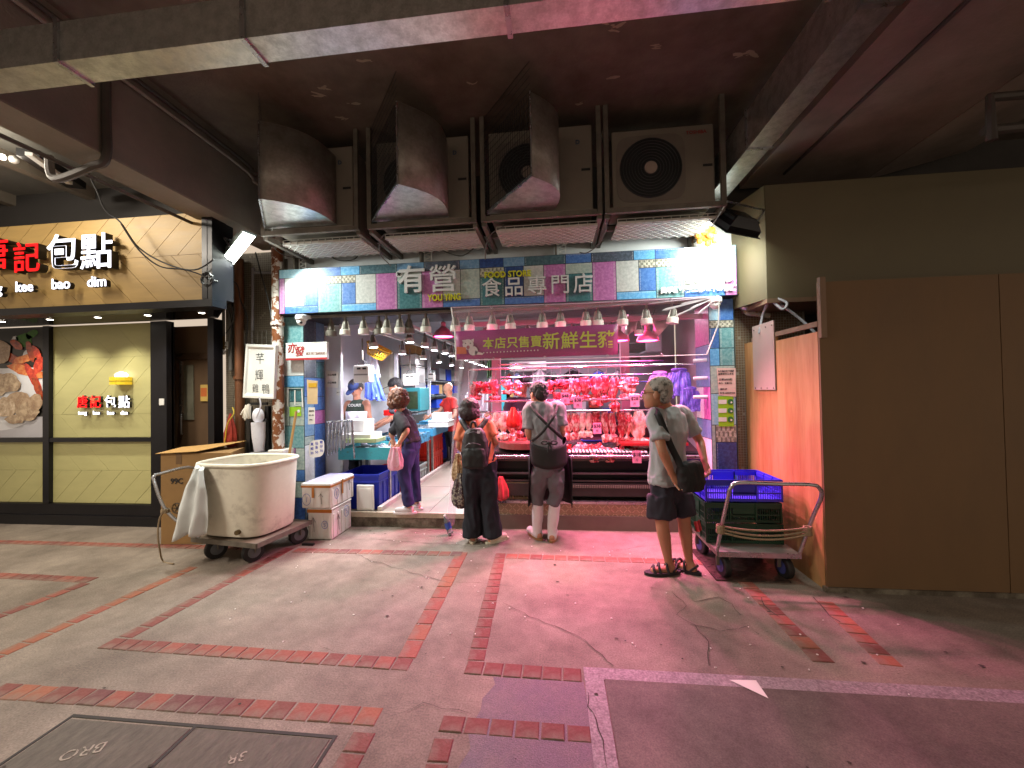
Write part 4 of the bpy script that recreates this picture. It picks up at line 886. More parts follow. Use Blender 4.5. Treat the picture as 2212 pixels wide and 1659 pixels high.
flat(ell(-.005, 0, .06, .055), M_pig, 'pig_head', .001); flat([(-.07, .045), (-.05, .01), (-.035, .05)], M_pig, 'pig_ear', .001); flat([(.03, .05), (.055, .02), (.06, .06)], M_pig, 'pig_ear', .001); flat(ell(.05, -.07, .05, .05), M_pig, 'pig_body', .0006); flat([(.07, -.07), (.16, -.1), (.15, -.115), (.07, -.11)], M_pig, 'pig_leg', .0006)
flat(ell(-.005, -.03, .018, .02), mat('pig_snout', '#8c4a58', .6), 'pig_snout', .002); flat(ell(-.03, .01, .006, .007, 8), M_ret, 'pig_eye', .002); flat(ell(.02, .01, .006, .007, 8), M_ret, 'pig_eye', .002)
flat([(-.13, -.10), (-.02, -.10), (-.03, -.03), (-.13, -.02)], mat('orange_print2', '#b8542c', .6), 'print_block', .0015)

# ---- lamp tracks with cans
M_can = mat('white_can', '#c4c2b8', .45, var=.08); M_emw = mat('white_lamp_face', '#ffffff', .3, var=0, emit=22, ecol='#f4f2ff'); M_emp = mat('pink_lamp_face', '#ff6ab0', .3, var=0, emit=9, ecol='#ff4c9c')
def can(label, p, tilt=0., m=None, lit=None, s=1., group='white track spot lamps', name='track_lamp', yaw=0.):
    t = thing(name, label, 'lamp', p, group); m = m or M_can; Mr = Matrix.Rotation(yaw, 4, 'Z') @ Matrix.Rotation(tilt, 4, 'Y')
    def rg(prof, n=14): return [[Mr @ Vector((r * s * math.cos(2 * math.pi * j / n), r * s * math.sin(2 * math.pi * j / n), z * s)) for j in range(n)] for r, z in prof]
    MB().loft(rg([(.058, 0), (.061, .003), (.061, .058), (.056, .064), (.040, .066)]), lit is None, True).build('drum', m, t, local=True, smooth=True)
    MB().loft(rg([(.020, .067), (.030, .075), (.030, .12), (.024, .15), (.016, .17), (.0, .17)])).build('heat_sink', mat('heat_sink_grey', '#6a675f', .5, .3) if m is M_can else m, t, local=True, smooth=True)
    yk = MB(); 
    for sx in (-1, 1): yk.bar(Mr @ Vector((sx * .05 * s, 0, .05 * s)), Mr @ Vector((sx * .022 * s, 0, .16 * s)), .008 * s, .014 * s)
    yk.build('yoke', m, t, local=True)
    MB().bar((0, 0, .15 * s), (0, 0, .22 * s), .022 * s).build('stem', M_rust, t, local=True)
    if lit: MB().loft(rg([(.05, -.001), (.051, .001)])).build('lamp_face', lit, t, local=True)
    return t
FCY = 4.36
ordn = ['first', 'second', 'third', 'fourth', 'fifth', 'sixth', 'seventh', 'eighth', 'ninth', 'tenth', 'eleventh', 'twelfth', 'thirteenth', 'fourteenth', 'fifteenth', 'sixteenth', 'seventeenth', 'eighteenth', 'nineteenth', 'twentieth']
us = [(709, 720, M_rust), (746, 727, None), (786, 727, None), (814, 725, M_rust), (835, 720, None), (864, 717, None), (880, 726, M_rust), (920, 716, None), (984, 718, None), (1014, 718, None), (1063, 717, None), (1103, 716, None), (1171, 713, None), (1211, 709, None), (1266, 709, None), (1292, 709, None), (1345, 706, None), (1397, 704, None), (1452, 700, None)]
for i, (u, v, m_) in enumerate(us):
    p = aY(u, v, FCY); can('%s track spot lamp from the left under the patchwork sign' % ordn[i], (p.x, FCY + (.06 if m_ else 0), 2.225), R(7) if u > 1440 else R(random.uniform(-3, 3)), m_, group='spot lamps on the track under the sign')
MB().bar((L1 + .05, FCY, 2.452), (R0, FCY, 2.452), .035, .03).build('lamp_track', M_rust, label='front lamp track fixed under the dark header', cat='lamp track')
MB().bar((-1.1, FCY + .22, 2.33), (R0, FCY + .22, 2.33), .06, .05).build('lamp_track', mat('pink_track', '#a87888', .5), label='second lamp track behind the front one above the pork counter', cat='lamp track')
for i, u in enumerate((1050, 1140, 1235, 1320, 1380)):
    p = aY(u, 700, 4.6); can('%s of five rear spot lamps above the pork counter' % ordn[i].replace('fifth', 'last'), (p.x, 4.6, 2.15), R(8 * ((i % 3) - 1)), None, M_emp, .85, 'rear spot lamps above the pork counter')
# bell shaped red lamps
def bell(label, u, v, y, r, tilt=0., m=None):
    p = aY(u, v, y); t = thing('bell_lamp', label, 'lamp', p, None); m = m or mat('bell_enamel', '#b46a80', .4, var=.1); Mr = Matrix.Rotation(tilt, 4, 'Y')
    def rg(prof, n=20): return [[Mr @ Vector((q_ * math.cos(2 * math.pi * j / n), q_ * math.sin(2 * math.pi * j / n), z)) for j in range(n)] for q_, z in prof]
    MB().loft(rg([(r, 0), (r * .95, .03), (r * .7, .075), (r * .35, .11), (.03, .125), (.03, .18), (.022, .185)]), False, True).build('shade', m, t, local=True, smooth=True)
    MB().loft(rg([(r * .85, .006), (r * .8, .012)])).build('glowing_disc', M_emp, t, local=True)
    MB().tube([Mr @ Vector((0, 0, .18)), (0, .0, .40)], .006, 6).build('cord', M_cabled, t, local=True); return t
bell('pink glowing bell lamp left of the magenta banner', 958, 728, 4.75, .13); bell('pink glowing bell lamp just right of the banner', 1337, 737, 4.75, .12); bell('larger pink glowing bell lamp third from the right pillar', 1399, 737, 4.75, .13)
bell('tilted unlit bell lamp near the right pillar', 1432, 712, 4.7, .12, R(-48), mat('bell_grey', '#b8b0a8', .3, .4)); bell('tilted unlit bell lamp beside the banner corner', 1372, 712, 4.8, .12, R(-35), mat('bell_grey', '#b8b0a8', .3, .4))

# ---- AC units
M_ac = mat('aircon_casing', '#7a7267', .55, var=.1, vs=3); M_acg = mat('aircon_grille', '#16181a', .5)
M_tray = mat('drip_tray', '#d0cdc6', .5, var=.12, vs=6, col2='#b0a294', thr=(.5, .75)); M_lat = mat('lattice_wire', '#c9c9c2', .4, .3)
UY = 3.66
units = [(-2.86, -1.86, 'first'), (-1.76, -.71, 'second'), (-.655, .44, 'third'), (.475, 1.5, 'fourth')]
ZB, ZT = 3.12, 3.97
for k, (x0, x1, nm) in enumerate(units):
    w_ = x1 - x0; cx = (x0 + x1) / 2
    lab = ['leftmost outdoor air conditioner with curved sheet metal hood turned left', 'second outdoor air conditioner from the left with curved hood', 'third outdoor air conditioner from the left with tallest pink lit hood', 'rightmost outdoor air conditioner with its round fan grille open to view'][k]
    zt = ZT if k < 3 else 3.88
    t = thing('air_conditioner', lab, 'air conditioner', (cx, UY + .2, ZB + .05), 'outdoor air conditioners above the sign')
    MB().box(x0 + .07, x1 - .07, UY, UY + .38, ZB + .06, zt).build('casing', M_ac, t, bevel=.012)
    fx = x0 + .07 + (w_ - .14) * .38; fz = (ZB + zt) / 2 + .02; fr_ = .27
    rcs = MB(); rcs.loft([[(fx + (fr_ + .03) * math.copysign(abs(math.cos(a)) ** .35, math.cos(a)), y_, fz + (fr_ + .03) * math.copysign(abs(math.sin(a)) ** .35, math.sin(a))) for a in [2 * math.pi * j / 32 for j in range(32)]] for y_ in (UY - .001, UY - .006)], False, True); rcs.build('fan_surround', mat('fan_surround', '#6d645c', .5), t)
    MB().cyl((fx, UY - .0065, fz), (fx, UY - .008, fz), fr_, 40).build('fan_recess', M_acg, t)
    gg = MB()
    for q_ in range(9):
        r_ = .06 + q_ * .026; gg.tube([(fx + r_ * math.cos(a), UY - .014, fz + r_ * math.sin(a)) for a in [2 * math.pi * j / 40 for j in range(41)]], .0028, 4, caps=False)
    gg.build('fan_grille', mat('grille_wire', '#3a3c3e', .5), t, kind='stuff')
    MB().cyl((fx, UY - .012, fz), (fx, UY - .022, fz), .055, 20).build('fan_hub', mat('fan_hub', '#9a8a80', .5), t)
    MB().box(x1 - .17, x1 - .09, UY - .006, UY - .001, fz - .02, fz).build('handle_slot', M_acg, t)
    if k == 3: p = (x1 - .22, UY - .004, zt - .07); text('TOSHIBA', p, .04, mat('faded_red', '#8a3030', .5), t, 'lettering', .002, .001)
    else: text('D', (x1 - .2, UY - .004, zt - .16), .05, mat('badge_blue', '#30485c', .5), t, 'lettering', .002, .002)
    # frame
    f_ = thing('support_frame', 'steel angle frame carrying the %s air conditioner' % {'first': 'leftmost', 'second': 'second', 'third': 'third', 'fourth': 'rightmost'}[nm], 'frame', (cx, UY, ZB), 'angle frames holding the air conditioners')
    for xx in (x0 + .015, x1 - .015):
        MB().box(xx - .02, xx + .02, UY - .05, UY - .015, ZB, 4.10).build('post', M_rust, f_); MB().box(xx - .02, xx + .02, UY - .01, 4.44, ZB - .03, ZB + .02).build('arm', M_rust, f_)
    MB().box(x0 + .037, x1 - .037, UY - .05, UY - .012, ZB - .0, ZB + .045).build('front_rail', M_rust, f_); MB().box(x0 + .037, x1 - .037, UY + .35, UY + .39, ZB, ZB + .04).build('rear_rail', M_rust, f_)
    # drip tray with wire lattice
    tt = thing('drip_tray', 'white drip tray with diamond wire lattice under the %s air conditioner' % {'first': 'leftmost', 'second': 'second', 'third': 'third', 'fourth': 'rightmost'}[nm], 'tray', (cx, UY + .3, ZB - .09), 'lattice drip trays under the air conditioners')
    ty0, ty1, tz0, tz1 = UY + .08, UY + .53, ZB - .05, ZB - .035
    tx0 = x0 + (.14 if k == 0 else .12); tx1 = x1 - .03
    MB().loft([[(tx0, ty0, tz0), (tx1, ty0, tz0), (tx1, ty1, tz1), (tx0, ty1, tz1)], [(tx0, ty0, tz0 + .02), (tx1, ty0, tz0 + .02), (tx1, ty1, tz1 + .02), (tx0, ty1, tz1 + .02)]]).build('panel', M_tray, tt)
    la = MB(); H_ = lambda y_: tz0 + (tz1 - tz0) * (y_ - ty0) / (ty1 - ty0) - .012; st_ = .085; D_ = ty1 - ty0
    x = tx0 - D_
    while x < tx1:
        for sgn in (1, -1):
            xa_, ya_, xb_, yb_ = (x, ty0, x + D_, ty1) if sgn > 0 else (x, ty1, x + D_, ty0)
            # clip in x
            def cl(xq): return ya_ + (yb_ - ya_) * (xq - xa_) / (xb_ - xa_)
            p0x, p0y = (xa_, ya_) if xa_ >= tx0 else (tx0, cl(tx0)); p1x, p1y = (xb_, yb_) if xb_ <= tx1 else (tx1, cl(tx1))
            if p1x > p0x + .01: la.bar((p0x, p0y, H_(p0y)), (p1x, p1y, H_(p1y)), .005, .005)
        x += st_
    la.build('wire_lattice', M_lat, tt, kind='stuff')
    ed = MB(); n_ = 12
    for j in range(n_): xx = tx0 + (tx1 - tx0) * j / (n_ - 1); ed.bar((xx, ty0 - .003, tz0 - .012), (xx, ty0 - .003, tz0 + .04), .006)
    ed.bar((tx0, ty0 - .003, tz0 - .012), (tx1, ty0 - .003, tz0 - .012), .006); ed.bar((tx0, ty0 - .003, tz0 + .04), (tx1, ty0 - .003, tz0 + .04), .006); ed.build('tray_edge_wire', M_lat, tt)
    # hoods
    if k < 3:
        A_ = Vector((x0 + (.03 if k else .02), UY - .02, 0)); Bp = Vector((x0 + [.48, .55, .50][k], UY - [.62, .66, .62][k], 0)) if k else Vector((x0 + .42, UY - .60, 0)); C_ = Vector((x0 + [.72, .74, .62][k] + .05, UY - .02, 0))
        z0_, z1_ = ZB + .075, 3.86
        curve = [Bp.lerp(C_, s_ / 10) + (C_ - Bp).cross(Vector((0, 0, 1))).normalized() * .13 * math.sin(math.pi * s_ / 10) * 1.0 for s_ in range(11)]
        g = MB(); g.loft([[(p.x, p.y, z0_ + .002) for p in curve], [(p.x, p.y, z1_) for p in curve]], False, False, False); g.build('curved_hood', mat('dull_galvanised_hood', '#9a948c', .5, .55, var=.25, vs=6, col2='#7d7770', thr=(.4, .65)), t, smooth=True, solid=.003)
        g = MB(); g.poly([(p.x, p.y, z0_) for p in [A_] + curve][::-1]); g.build('hood_floor', M_galv, t, solid=.003)
        g = MB(); d_ = (Bp - A_)
        for s_ in range(22): q_ = A_.lerp(Bp, (s_ + .5) / 22); g.bar((q_.x, q_.y, z0_ + .01), (q_.x, q_.y, z1_), .004)
        for s_ in range(18): zz_ = z0_ + .03 + s_ * .058; g.bar((A_.x, A_.y, zz_), (Bp.x, Bp.y, zz_), .003)
        g.build('hood_mesh', mat('mesh_dark', '#232426', .5), t, kind='stuff')
        g = MB(); g.bar((A_.x, A_.y, z0_ + .004), (Bp.x, Bp.y, z0_ + .004), .012, .02); g.bar((Bp.x, Bp.y, z0_), (Bp.x, Bp.y, z1_), .01); g.bar((A_.x, A_.y, z0_), (A_.x, A_.y, z1_), .01); g.build('hood_rim', M_steel, t)
# brackets and cables above the sign
for i, u in enumerate((655, 925, 1214, 1505)):
    p = aY(u, 555, 4.36); t = thing('sign_bracket', '%s lattice bracket holding the patchwork sign from the left' % ordn[i], 'bracket', (p.x, 4.36, 2.99), 'white lattice brackets above the sign')
    g = MB(); g.bar((p.x - .04, 4.35, 2.99), (p.x - .04, 4.35, 3.2), .012); g.bar((p.x + .04, 4.35, 2.99), (p.x + .04, 4.35, 3.2), .012)
    for s_ in range(4): g.bar((p.x - .04, 4.35, 3.0 + s_ * .05), (p.x + .04, 4.35, 3.025 + s_ * .05), .008); g.bar((p.x + .04, 4.35, 3.025 + s_ * .05), (p.x - .04, 4.35, 3.05 + s_ * .05), .008)
    g.build('lattice', M_white, t); MB().box(p.x - .075, p.x - .055, 4.28, 4.41, 2.99, 3.18).build('side_plate', M_rust, t)
def cable(label, pts, r=.006, m=None, name='cable', k=6): return MB().tube(smoothpath(pts, k), r, 6).build(name, m or M_cable, smooth=True, label=label, cat='cable')
cable('grey cable drooping under the leftmost drip tray towards the bracket', [aY(565, 505, 3.9), aY(585, 530, 4.1), aY(615, 552, 4.25), aY(650, 557, 4.3)])
cable('U shaped grey cable loop on the white fascia left of centre', [aY(705, 540, 4.40), aY(712, 552, 4.39), aY(735, 563, 4.38), aY(765, 560, 4.38), aY(776, 545, 4.38), aY(775, 535, 4.3)])
cable('grey cable dropping between the first two trays to the sign top', [aY(832, 505, 3.75), aY(820, 520, 3.85), aY(822, 550, 4.1), aY(838, 568, 4.2), aY(845, 575, 4.22)])
cable('shallow looping cable left of the second bracket', [aY(905, 530, 4.38), aY(935, 528, 4.36), aY(965, 545, 4.36), aY(1000, 552, 4.36), aY(1028, 532, 4.33)])
cable('cable curving down between second and third trays', [aY(1090, 488, 3.7), aY(1062, 505, 3.8), aY(1050, 530, 4.05), aY(1048, 560, 4.2)])
cable('cable running down past the rightmost tray to the sign', [aY(1310, 480, 3.72), aY(1308, 500, 3.85), aY(1290, 530, 4.1), aY(1268, 546, 4.22), aY(1252, 545, 4.25)])
# clump of yellow sealing foam
yf = MB(); rr = random.Random(2)
for i in range(38): q_ = aY(1525 + rr.gauss(0, 9), 508 + rr.gauss(0, 9), 4.1 + rr.uniform(0, .12)); yf.ball(q_, rr.uniform(.018, .04), 8, 6)
yf.build('foam_clump', mat('yellow_foam', '#c08428', .8, var=.25, vs=30, bump=.6, bs=60), smooth=True, label='lumpy yellow sealing foam beside the black floodlight', cat='foam')
# floodlights
def flood(label, p, d, w_, h_, dep, m, power, col, lens_em, up=(0, 0, 1)):
    d = Vector(d).normalized(); qn = d.to_track_quat('-Z', 'Y'); M4 = Matrix.Translation(p) @ qn.to_matrix().to_4x4()
    t = thing('floodlight', label, 'floodlight', p)
    b = MB(); b.loft([[M4 @ Vector((sx * w_ / 2 * k_, sy * h_ / 2 * k_, z)) for sx, sy in ((-1, -1), (1, -1), (1, 1), (-1, 1))] for k_, z in ((1.12, -.006), (1.12, 0), (1, .004), (1, dep * .4), (.62, dep))]); b.build('housing', m, t)
    fin = MB()
    for k_ in range(7): x = (-.4 + k_ * .133) * w_; fin.bar(M4 @ Vector((x, -h_ * .35, dep * .75)), M4 @ Vector((x, h_ * .35, dep * .75)), .006, .04, up=d)
    fin.build('cooling_fin', m, t)
    b = MB(); b.add([M4 @ Vector((sx * w_ / 2, sy * h_ / 2, -.008)) for sx, sy in ((-1, -1), (1, -1), (1, 1), (-1, 1))], [(0, 1, 2, 3)]); b.build('lens', lens_em, t)
    br = MB(); br.tube([M4 @ Vector((-w_ * .6, 0, .0)), M4 @ Vector((-w_ * .6, 0, dep + .07)), M4 @ Vector((w_ * .6, 0, dep + .07)), M4 @ Vector((w_ * .6, 0, 0))], .009, 6); br.build('yoke', M_steel, t)
    area('beam', M4 @ Vector((0, 0, -.03)), M4 @ Vector((0, 0, -1)), power, col, w_, h_, t, 150)
    return t
M_fl = mat('flood_lens', '#ffffff', .2, var=0, emit=30, ecol='#eef6e8')
flood('black floodlight aimed down at the right end of the sign', aY(1582, 492, 3.85), (-.35, .62, -.70), .40, .28, .13, M_black, 9, (.93, 1, .95), M_fl)
flood('long grey floodlight with bright face beside the rusty pipe', aY(512, 538, 3.72), (.60, -.12, -.75), .13, .42, .06, mat('flood_grey', '#7a8480', .4, .4), 32, (.93, 1, .93), M_fl)
# ================================================================== SHOP INTERIOR
M_iw = mat('white_inner_wall', '#c9c8ce', .35, var=.08, vs=2, bump=.03)
M_iw2 = mat('grey_inner_wall', '#8c8a90', .4, var=.12, vs=2)
LX = -3.25
def wl(label, *b, m=M_iw, nm='inner_wall'): return MB().box(*b).build(nm, m, label=label, cat='wall')
wl('white inner side wall along the fish stalls', LX - .1, LX, 4.83, 12.3, FZ, 2.95)
wl('far back wall of the fish market aisle', LX, 2.4, 12.3, 12.4, FZ, 2.95)
wl('grey back wall behind the pork stall', -.75, R0 + .4, 7.0, 7.1, FZ, 2.95, m=M_iw2)
wl('right inner wall of the pork stall', R0 + .42, R0 + .5, 4.83, 7.0, FZ, 2.95, m=mat('pinkish_wall', '#c8a8b8', .4))
MB().box(LX - .1, 2.6, 4.92, 12.4, 2.95, 3.05).build('ceiling', mat('shop_ceiling', '#a09da2', .7, var=.15), kind='structure')
x0, x1 = aY(697, 850, 4.84).x, aY(736, 850, 4.84).x
wl('narrow white partition panel just inside the left pillar', x0 - .12, x1, 4.84, 4.9, FZ, 2.42, nm='partition_panel')
# white-lit lamp rows of the aisle
k = 0
for i in range(13):
    y = 4.95 + i * .52; x = -1.86 + .02 * (i % 2); can('%s white lamp of the row running into the aisle' % (ordn[i]), (x, y, 2.19), R(random.uniform(-6, 6)), None, M_emw, .95, 'white lamps in rows above the aisle')
for i in range(6):
    y = 5.1 + i * 1.0; can('%s white lamp of the row over the fish stalls' % ordn[i], (-2.42, y, 2.16), R(random.uniform(-10, 10)), None, M_emw, 1.0, 'white lamps in rows above the aisle')
MB().bar((-1.85, 4.9, 2.41), (-1.85, 11.8, 2.41), .04, .04).build('lamp_track', M_white, label='white lamp track running back along the aisle', cat='lamp track')
MB().bar((-2.42, 4.9, 2.39), (-2.42, 11.8, 2.39), .04, .04).build('lamp_track', M_white, label='white lamp track over the fish stalls', cat='lamp track')
for i, (x, y, p_) in enumerate(((-2.3, 5.25, 32), (-1.7, 6.3, 30), (-1.9, 8.2, 42), (-1.9, 10.4, 42))):
    area('aisle_light', (x, y, 2.12), (x, y, 0), p_, (.93, .93, 1), .5, .5, bpy.data.objects['lamp_track.002' if i != 0 else 'lamp_track.003'], 170)
# pink light from the rear spot lamps of the pork stall
for i, (x, y, tx, ty, p_, an) in enumerate(((-.55, 4.66, -.6, 4.6, 30, 115), (.0, 4.66, 0, 4.3, 34, 125), (.55, 4.66, .5, 4.4, 34, 125), (1.05, 4.66, 1.0, 4.4, 30, 125))):
    spot('pork_light', (x, y, 2.13), (tx, ty, .9), p_ * 2.8, (1, .17, .46), an, .6, .05, bpy.data.objects['lamp_track.001'])
for i, x in enumerate((-.5, .3, 1.0)):
    spot('pork_light', (x, 4.34, 2.2), (x + .1, 5.0, 1.2), 34, (1, .26, .52), 80, .7, .05, bpy.data.objects['lamp_track'])
for i, (x, tx, ty, p_, co_) in enumerate(((-2.1, -2.0, 3.2, 60, (1, .93, .9)), (-.75, -.7, 2.9, 75, (1, .55, .52)), (.1, .1, 2.7, 85, (1, .34, .42)), (.85, .8, 3.0, 95, (1, .22, .42)), (1.3, 1.2, 2.9, 55, (1, .36, .45)))):
    spot('spill_light', (x, 4.33, 2.19), (tx, ty, 0), p_ * (1.45 if i else .9), co_, 120, .9, .06, bpy.data.objects['lamp_track'])
area('pork_light', (.4, 5.9, 2.6), (.4, 5.6, 0), 26, (1, .74, .90), 1.6, .6, bpy.data.objects['lamp_track.001'], 170)

# stall tables and trays in the aisle
M_teal = mat('teal_fibreglass', '#2f8f96', .4, var=.2, vs=9, col2='#3f5a40', thr=(.58, .68)); M_tblue = mat('sky_fibreglass', '#3f8fb8', .4, var=.15, vs=8, col2='#4a5a48', thr=(.62, .7))
def tray(lab, x0, x1, y0, y1, z, h_, m, legs=True):
    t = thing('fish_tray_table', lab, 'table', ((x0 + x1) / 2, (y0 + y1) / 2, FZ), 'fish stall tables along the aisle')
    b = MB(); w_ = .02; b.box(x0, x1, y0, y1, z - h_, z - h_ + .02); b.box(x0, x1, y0, y0 + w_, z - h_ + .021, z); b.box(x0, x1, y1 - w_, y1, z - h_ + .021, z); b.box(x0, x0 + w_, y0 + w_, y1 - w_, z - h_ + .021, z); b.box(x1 - w_, x1, y0 + w_, y1 - w_, z - h_ + .021, z); b.build('tray', m, t)
    MB().box(x0 + .03, x1 - .03, y0 + .03, y1 - .03, z - .06, z - .045).build('ice_bed', mat('crushed_ice', '#b8c0c8', .2, var=.2, vs=50, bump=1., bs=120), t)
    for sx in (x0 + .03, x1 - .03):
        for sy in (y0 + .04, y1 - .04): MB().box(sx - .015, sx + .015, sy - .015, sy + .015, FZ, z - h_ - .002).build('leg', M_galv, t)
    rr = random.Random(hash(lab) % 1000); fs = MB()
    for k in range(22):
        cx_ = rr.uniform(x0 + .08, x1 - .08); cy_ = rr.uniform(y0 + .06, y1 - .06); fs.ball((cx_, cy_, z - .02), (rr.uniform(.03, .07), .02, .014), 8, 5)
    fs.build('fish', mat('fish_skin', '#8f969c', .25, .3, var=.3, vs=30), t, smooth=True, kind='stuff'); return t
TXL, TXR = -2.80, -2.08
tray('nearest teal algae stained tray table holding fish on ice', TXL + .03, TXR, 4.80, 5.45, .86, .15, M_teal)
tray('second speckled blue tray table down the aisle', TXL, TXR, 5.60, 6.4, .90, .14, mat('speckled_blue', '#4f9ac4', .4, col2='#1f3f52', thr=(.5, .56), vs=16))
tray('third light blue tray table with red rim down the aisle', TXL, TXR, 6.55, 7.7, .93, .13, M_tblue)
tray('farthest blue tray table near the man in red', TXL, TXR, 7.9, 9.4, .95, .12, M_tblue)
MB().box(TXR - .02, TXR + .03, 4.47, 9.0, FZ, FZ + .05).build('floor_kerb', mat('pale_kerb', '#c9bcb4', .5, var=.15, vs=8), label='low pale kerb along the foot of the fish tables', cat='kerb')
def boxy(name, lab, u0, u1, v0, v1, y, d_, m, cat='box', bev=.008, group=None, lid=None, parts=None):
    a_, b_ = aY(u0, v0, y), aY(u1, v1, y); t = thing(name, lab, cat, ((a_.x + b_.x) / 2, y + d_ / 2, b_.z), group)
    zt = a_.z
    if lid: MB().box(a_.x - .006, b_.x + .006, y - .006, y + d_, zt - lid, zt).build('lid', m, t, bevel=bev); zt -= lid + .003
    MB().box(a_.x, b_.x, y, y + d_, b_.z, zt).build('body', m, t, bevel=bev); return t
boxy('foam_box', 'white foam fish box standing upright behind the teal tray', 738, 787, 908, 942, 5.1, .3, M_foam)
boxy('foam_tray', 'flat foam tray of fish lying on the teal table', 738, 800, 938, 952, 4.86, .35, M_foam)
boxy('foam_tray', 'pale green rimmed foam tray at the aisle side of the teal table', 745, 812, 948, 957, 4.81, .3, mat('green_foam', '#9aa878', .6))
boxy('foam_box', 'lower white foam box on the light blue table', 925, 968, 909, 923, 6.7, .4, M_foam, lid=.03)
boxy('foam_box', 'upper open foam box on the light blue table', 932, 966, 893, 908, 6.75, .35, M_foam)
boxy('foam_tray', 'small red tray between the two fish men', 828, 858, 886, 898, 5.9, .4, M_redp)
boxy('storage_box', 'upper white lidded storage box on the aisle shelf', 864, 897, 766, 787, 7.0, .5, M_white, lid=.03)
boxy('storage_box', 'lower white lidded storage box on the aisle shelf', 866, 899, 790, 826, 7.0, .5, M_white, lid=.03)
boxy('carton', 'brown carton on top of the white storage boxes', 862, 899, 745, 763, 7.05, .5, mat('carton', '#a07c4c', .8))
boxy('water_heater', 'tall white boiler cabinet behind the second fish man', 812, 845, 758, 852, 6.6, .4, mat('boiler', '#b8b6a8', .4), 'cabinet', .03)
boxy('glass_tank', 'teal framed glass fish tank right of the curly haired woman', 870, 908, 838, 888, 6.6, .5, mat('tank_frame', '#2a7c84', .4), 'tank')
p = aY(889, 862, 6.59); MB().box(p.x - .10, p.x + .11, 6.585, 6.594, p.z - .17, p.z + .13).build('tank_window', mat('tank_glass', '#33402c', .1, var=.3), label='dark green glass pane on the teal tank front', cat='glass pane')
for i, (u, v0, v1, lab) in enumerate(((856, 762, 905, 'white upright post behind the second fish man'), (735.5, 700, 1000, 'thin glass edge rail beside the white partition'), (927, 730, 905, 'grey post between the hanging scale and the aisle'))):
    a_, b_ = aY(u, v0, [6.2, 4.83, 7.6][i]), aY(u, v1, [6.2, 4.83, 7.6][i]); MB().bar(a_, b_, .05 if i != 1 else .02).build('post', M_iw, label=lab, cat='post')
# blurred wall clutter: shelves down both sides
for i in range(5):
    y = 8.0 + i * .8
    for j, (z, m) in enumerate(((1.15, M_white), (1.5, mat('carton', '#a07c4c', .8)), (1.85, M_white))):
        w_ = random.uniform(.25, .4); MB().box(LX + .02, LX + .02 + w_, y, y + random.uniform(.35, .7), z, z + random.uniform(.2, .3)).build('storage_box', [m, M_iw2, M_bluep][(i + j) % 3], label='%s stored box from the front at %s shelf height on the left aisle wall' % (ordn[i], ['low', 'middle', 'top'][j]), cat='box')
for j, z in enumerate((1.12, 1.47, 1.82)): MB().box(LX, LX + .42, 7.9, 12, z - .03, z - .002).build('wall_shelf', M_steel, label='%s steel shelf on the left aisle wall' % ['lowest', 'middle', 'topmost'][j], cat='shelf')
for i, (x, z, w_, h_, m, lab) in enumerate(((-1.6, .17, .6, 1.6, mat('teal_cabinet', '#2a8a98', .4), 'teal cabinet at the end of the aisle'), (-1.15, 1.2, .5, .4, mat('carton', '#a07c4c', .8), 'brown carton high at the aisle end'), (-1.2, .17, .3, 1.0, M_iw2, 'grey bin at the aisle end'))):
    MB().box(x - w_ / 2, x + w_ / 2, 11.2, 11.8, z, z + h_).build('cabinet' if 'cabinet' in lab else 'box', m, label=lab, cat='cabinet' if 'cabinet' in lab else 'box')
# hanging scales
def scale_(lab, u0, u1, v0, v1, vt, y):
    a_, b_ = aY(u0, v0, y), aY(u1, v1, y); cx = (a_.x + b_.x) / 2; t = thing('hanging_scale', lab, 'scale', (cx, y, b_.z), 'hanging market scales')
    w_ = b_.x - a_.x; MB().box(a_.x, b_.x, y, y + .16, b_.z, a_.z).build('case', mat('scale_case', '#c2bdb6', .4, var=.05), t, bevel=.02)
    zc = a_.z - (a_.z - b_.z) * .2
    for s_ in (-.15, .2): MB().box(cx + s_ * w_ - .02, cx + s_ * w_ + .03, y - .003, y + .01, zc - .012, zc + .012).build('display', M_ret, t)
    MB().box(cx - w_ * .42, cx + w_ * .42, y - .003, y + .01, zc - .09, zc - .07).build('label_strip', mat('scale_grey', '#77726c', .6), t)
    top = aY((u0 + u1) / 2, vt, y); MB().tube([(cx, y + .05, top.z), (cx, y + .05, a_.z + .07)], .01, 6).build('pole', M_rust, t)
    MB().tube([(cx - w_ * .3, y + .05, a_.z), (cx - w_ * .18, y + .05, a_.z + .05), (cx, y + .05, a_.z + .07), (cx + w_ * .18, y + .05, a_.z + .05), (cx + w_ * .3, y + .05, a_.z)], .006, 5).build('hanger', M_dark, t)
    return t
scale_('biggest hanging electronic scale, in front of the capped fish man', 762, 797, 789, 826, 730, 5.0)
scale_('second hanging scale right of the curly haired woman', 870, 897, 808, 833, 752, 5.9)
scale_('small far hanging scale above the red shirt man', 924, 936, 805, 823, 770, 7.4)
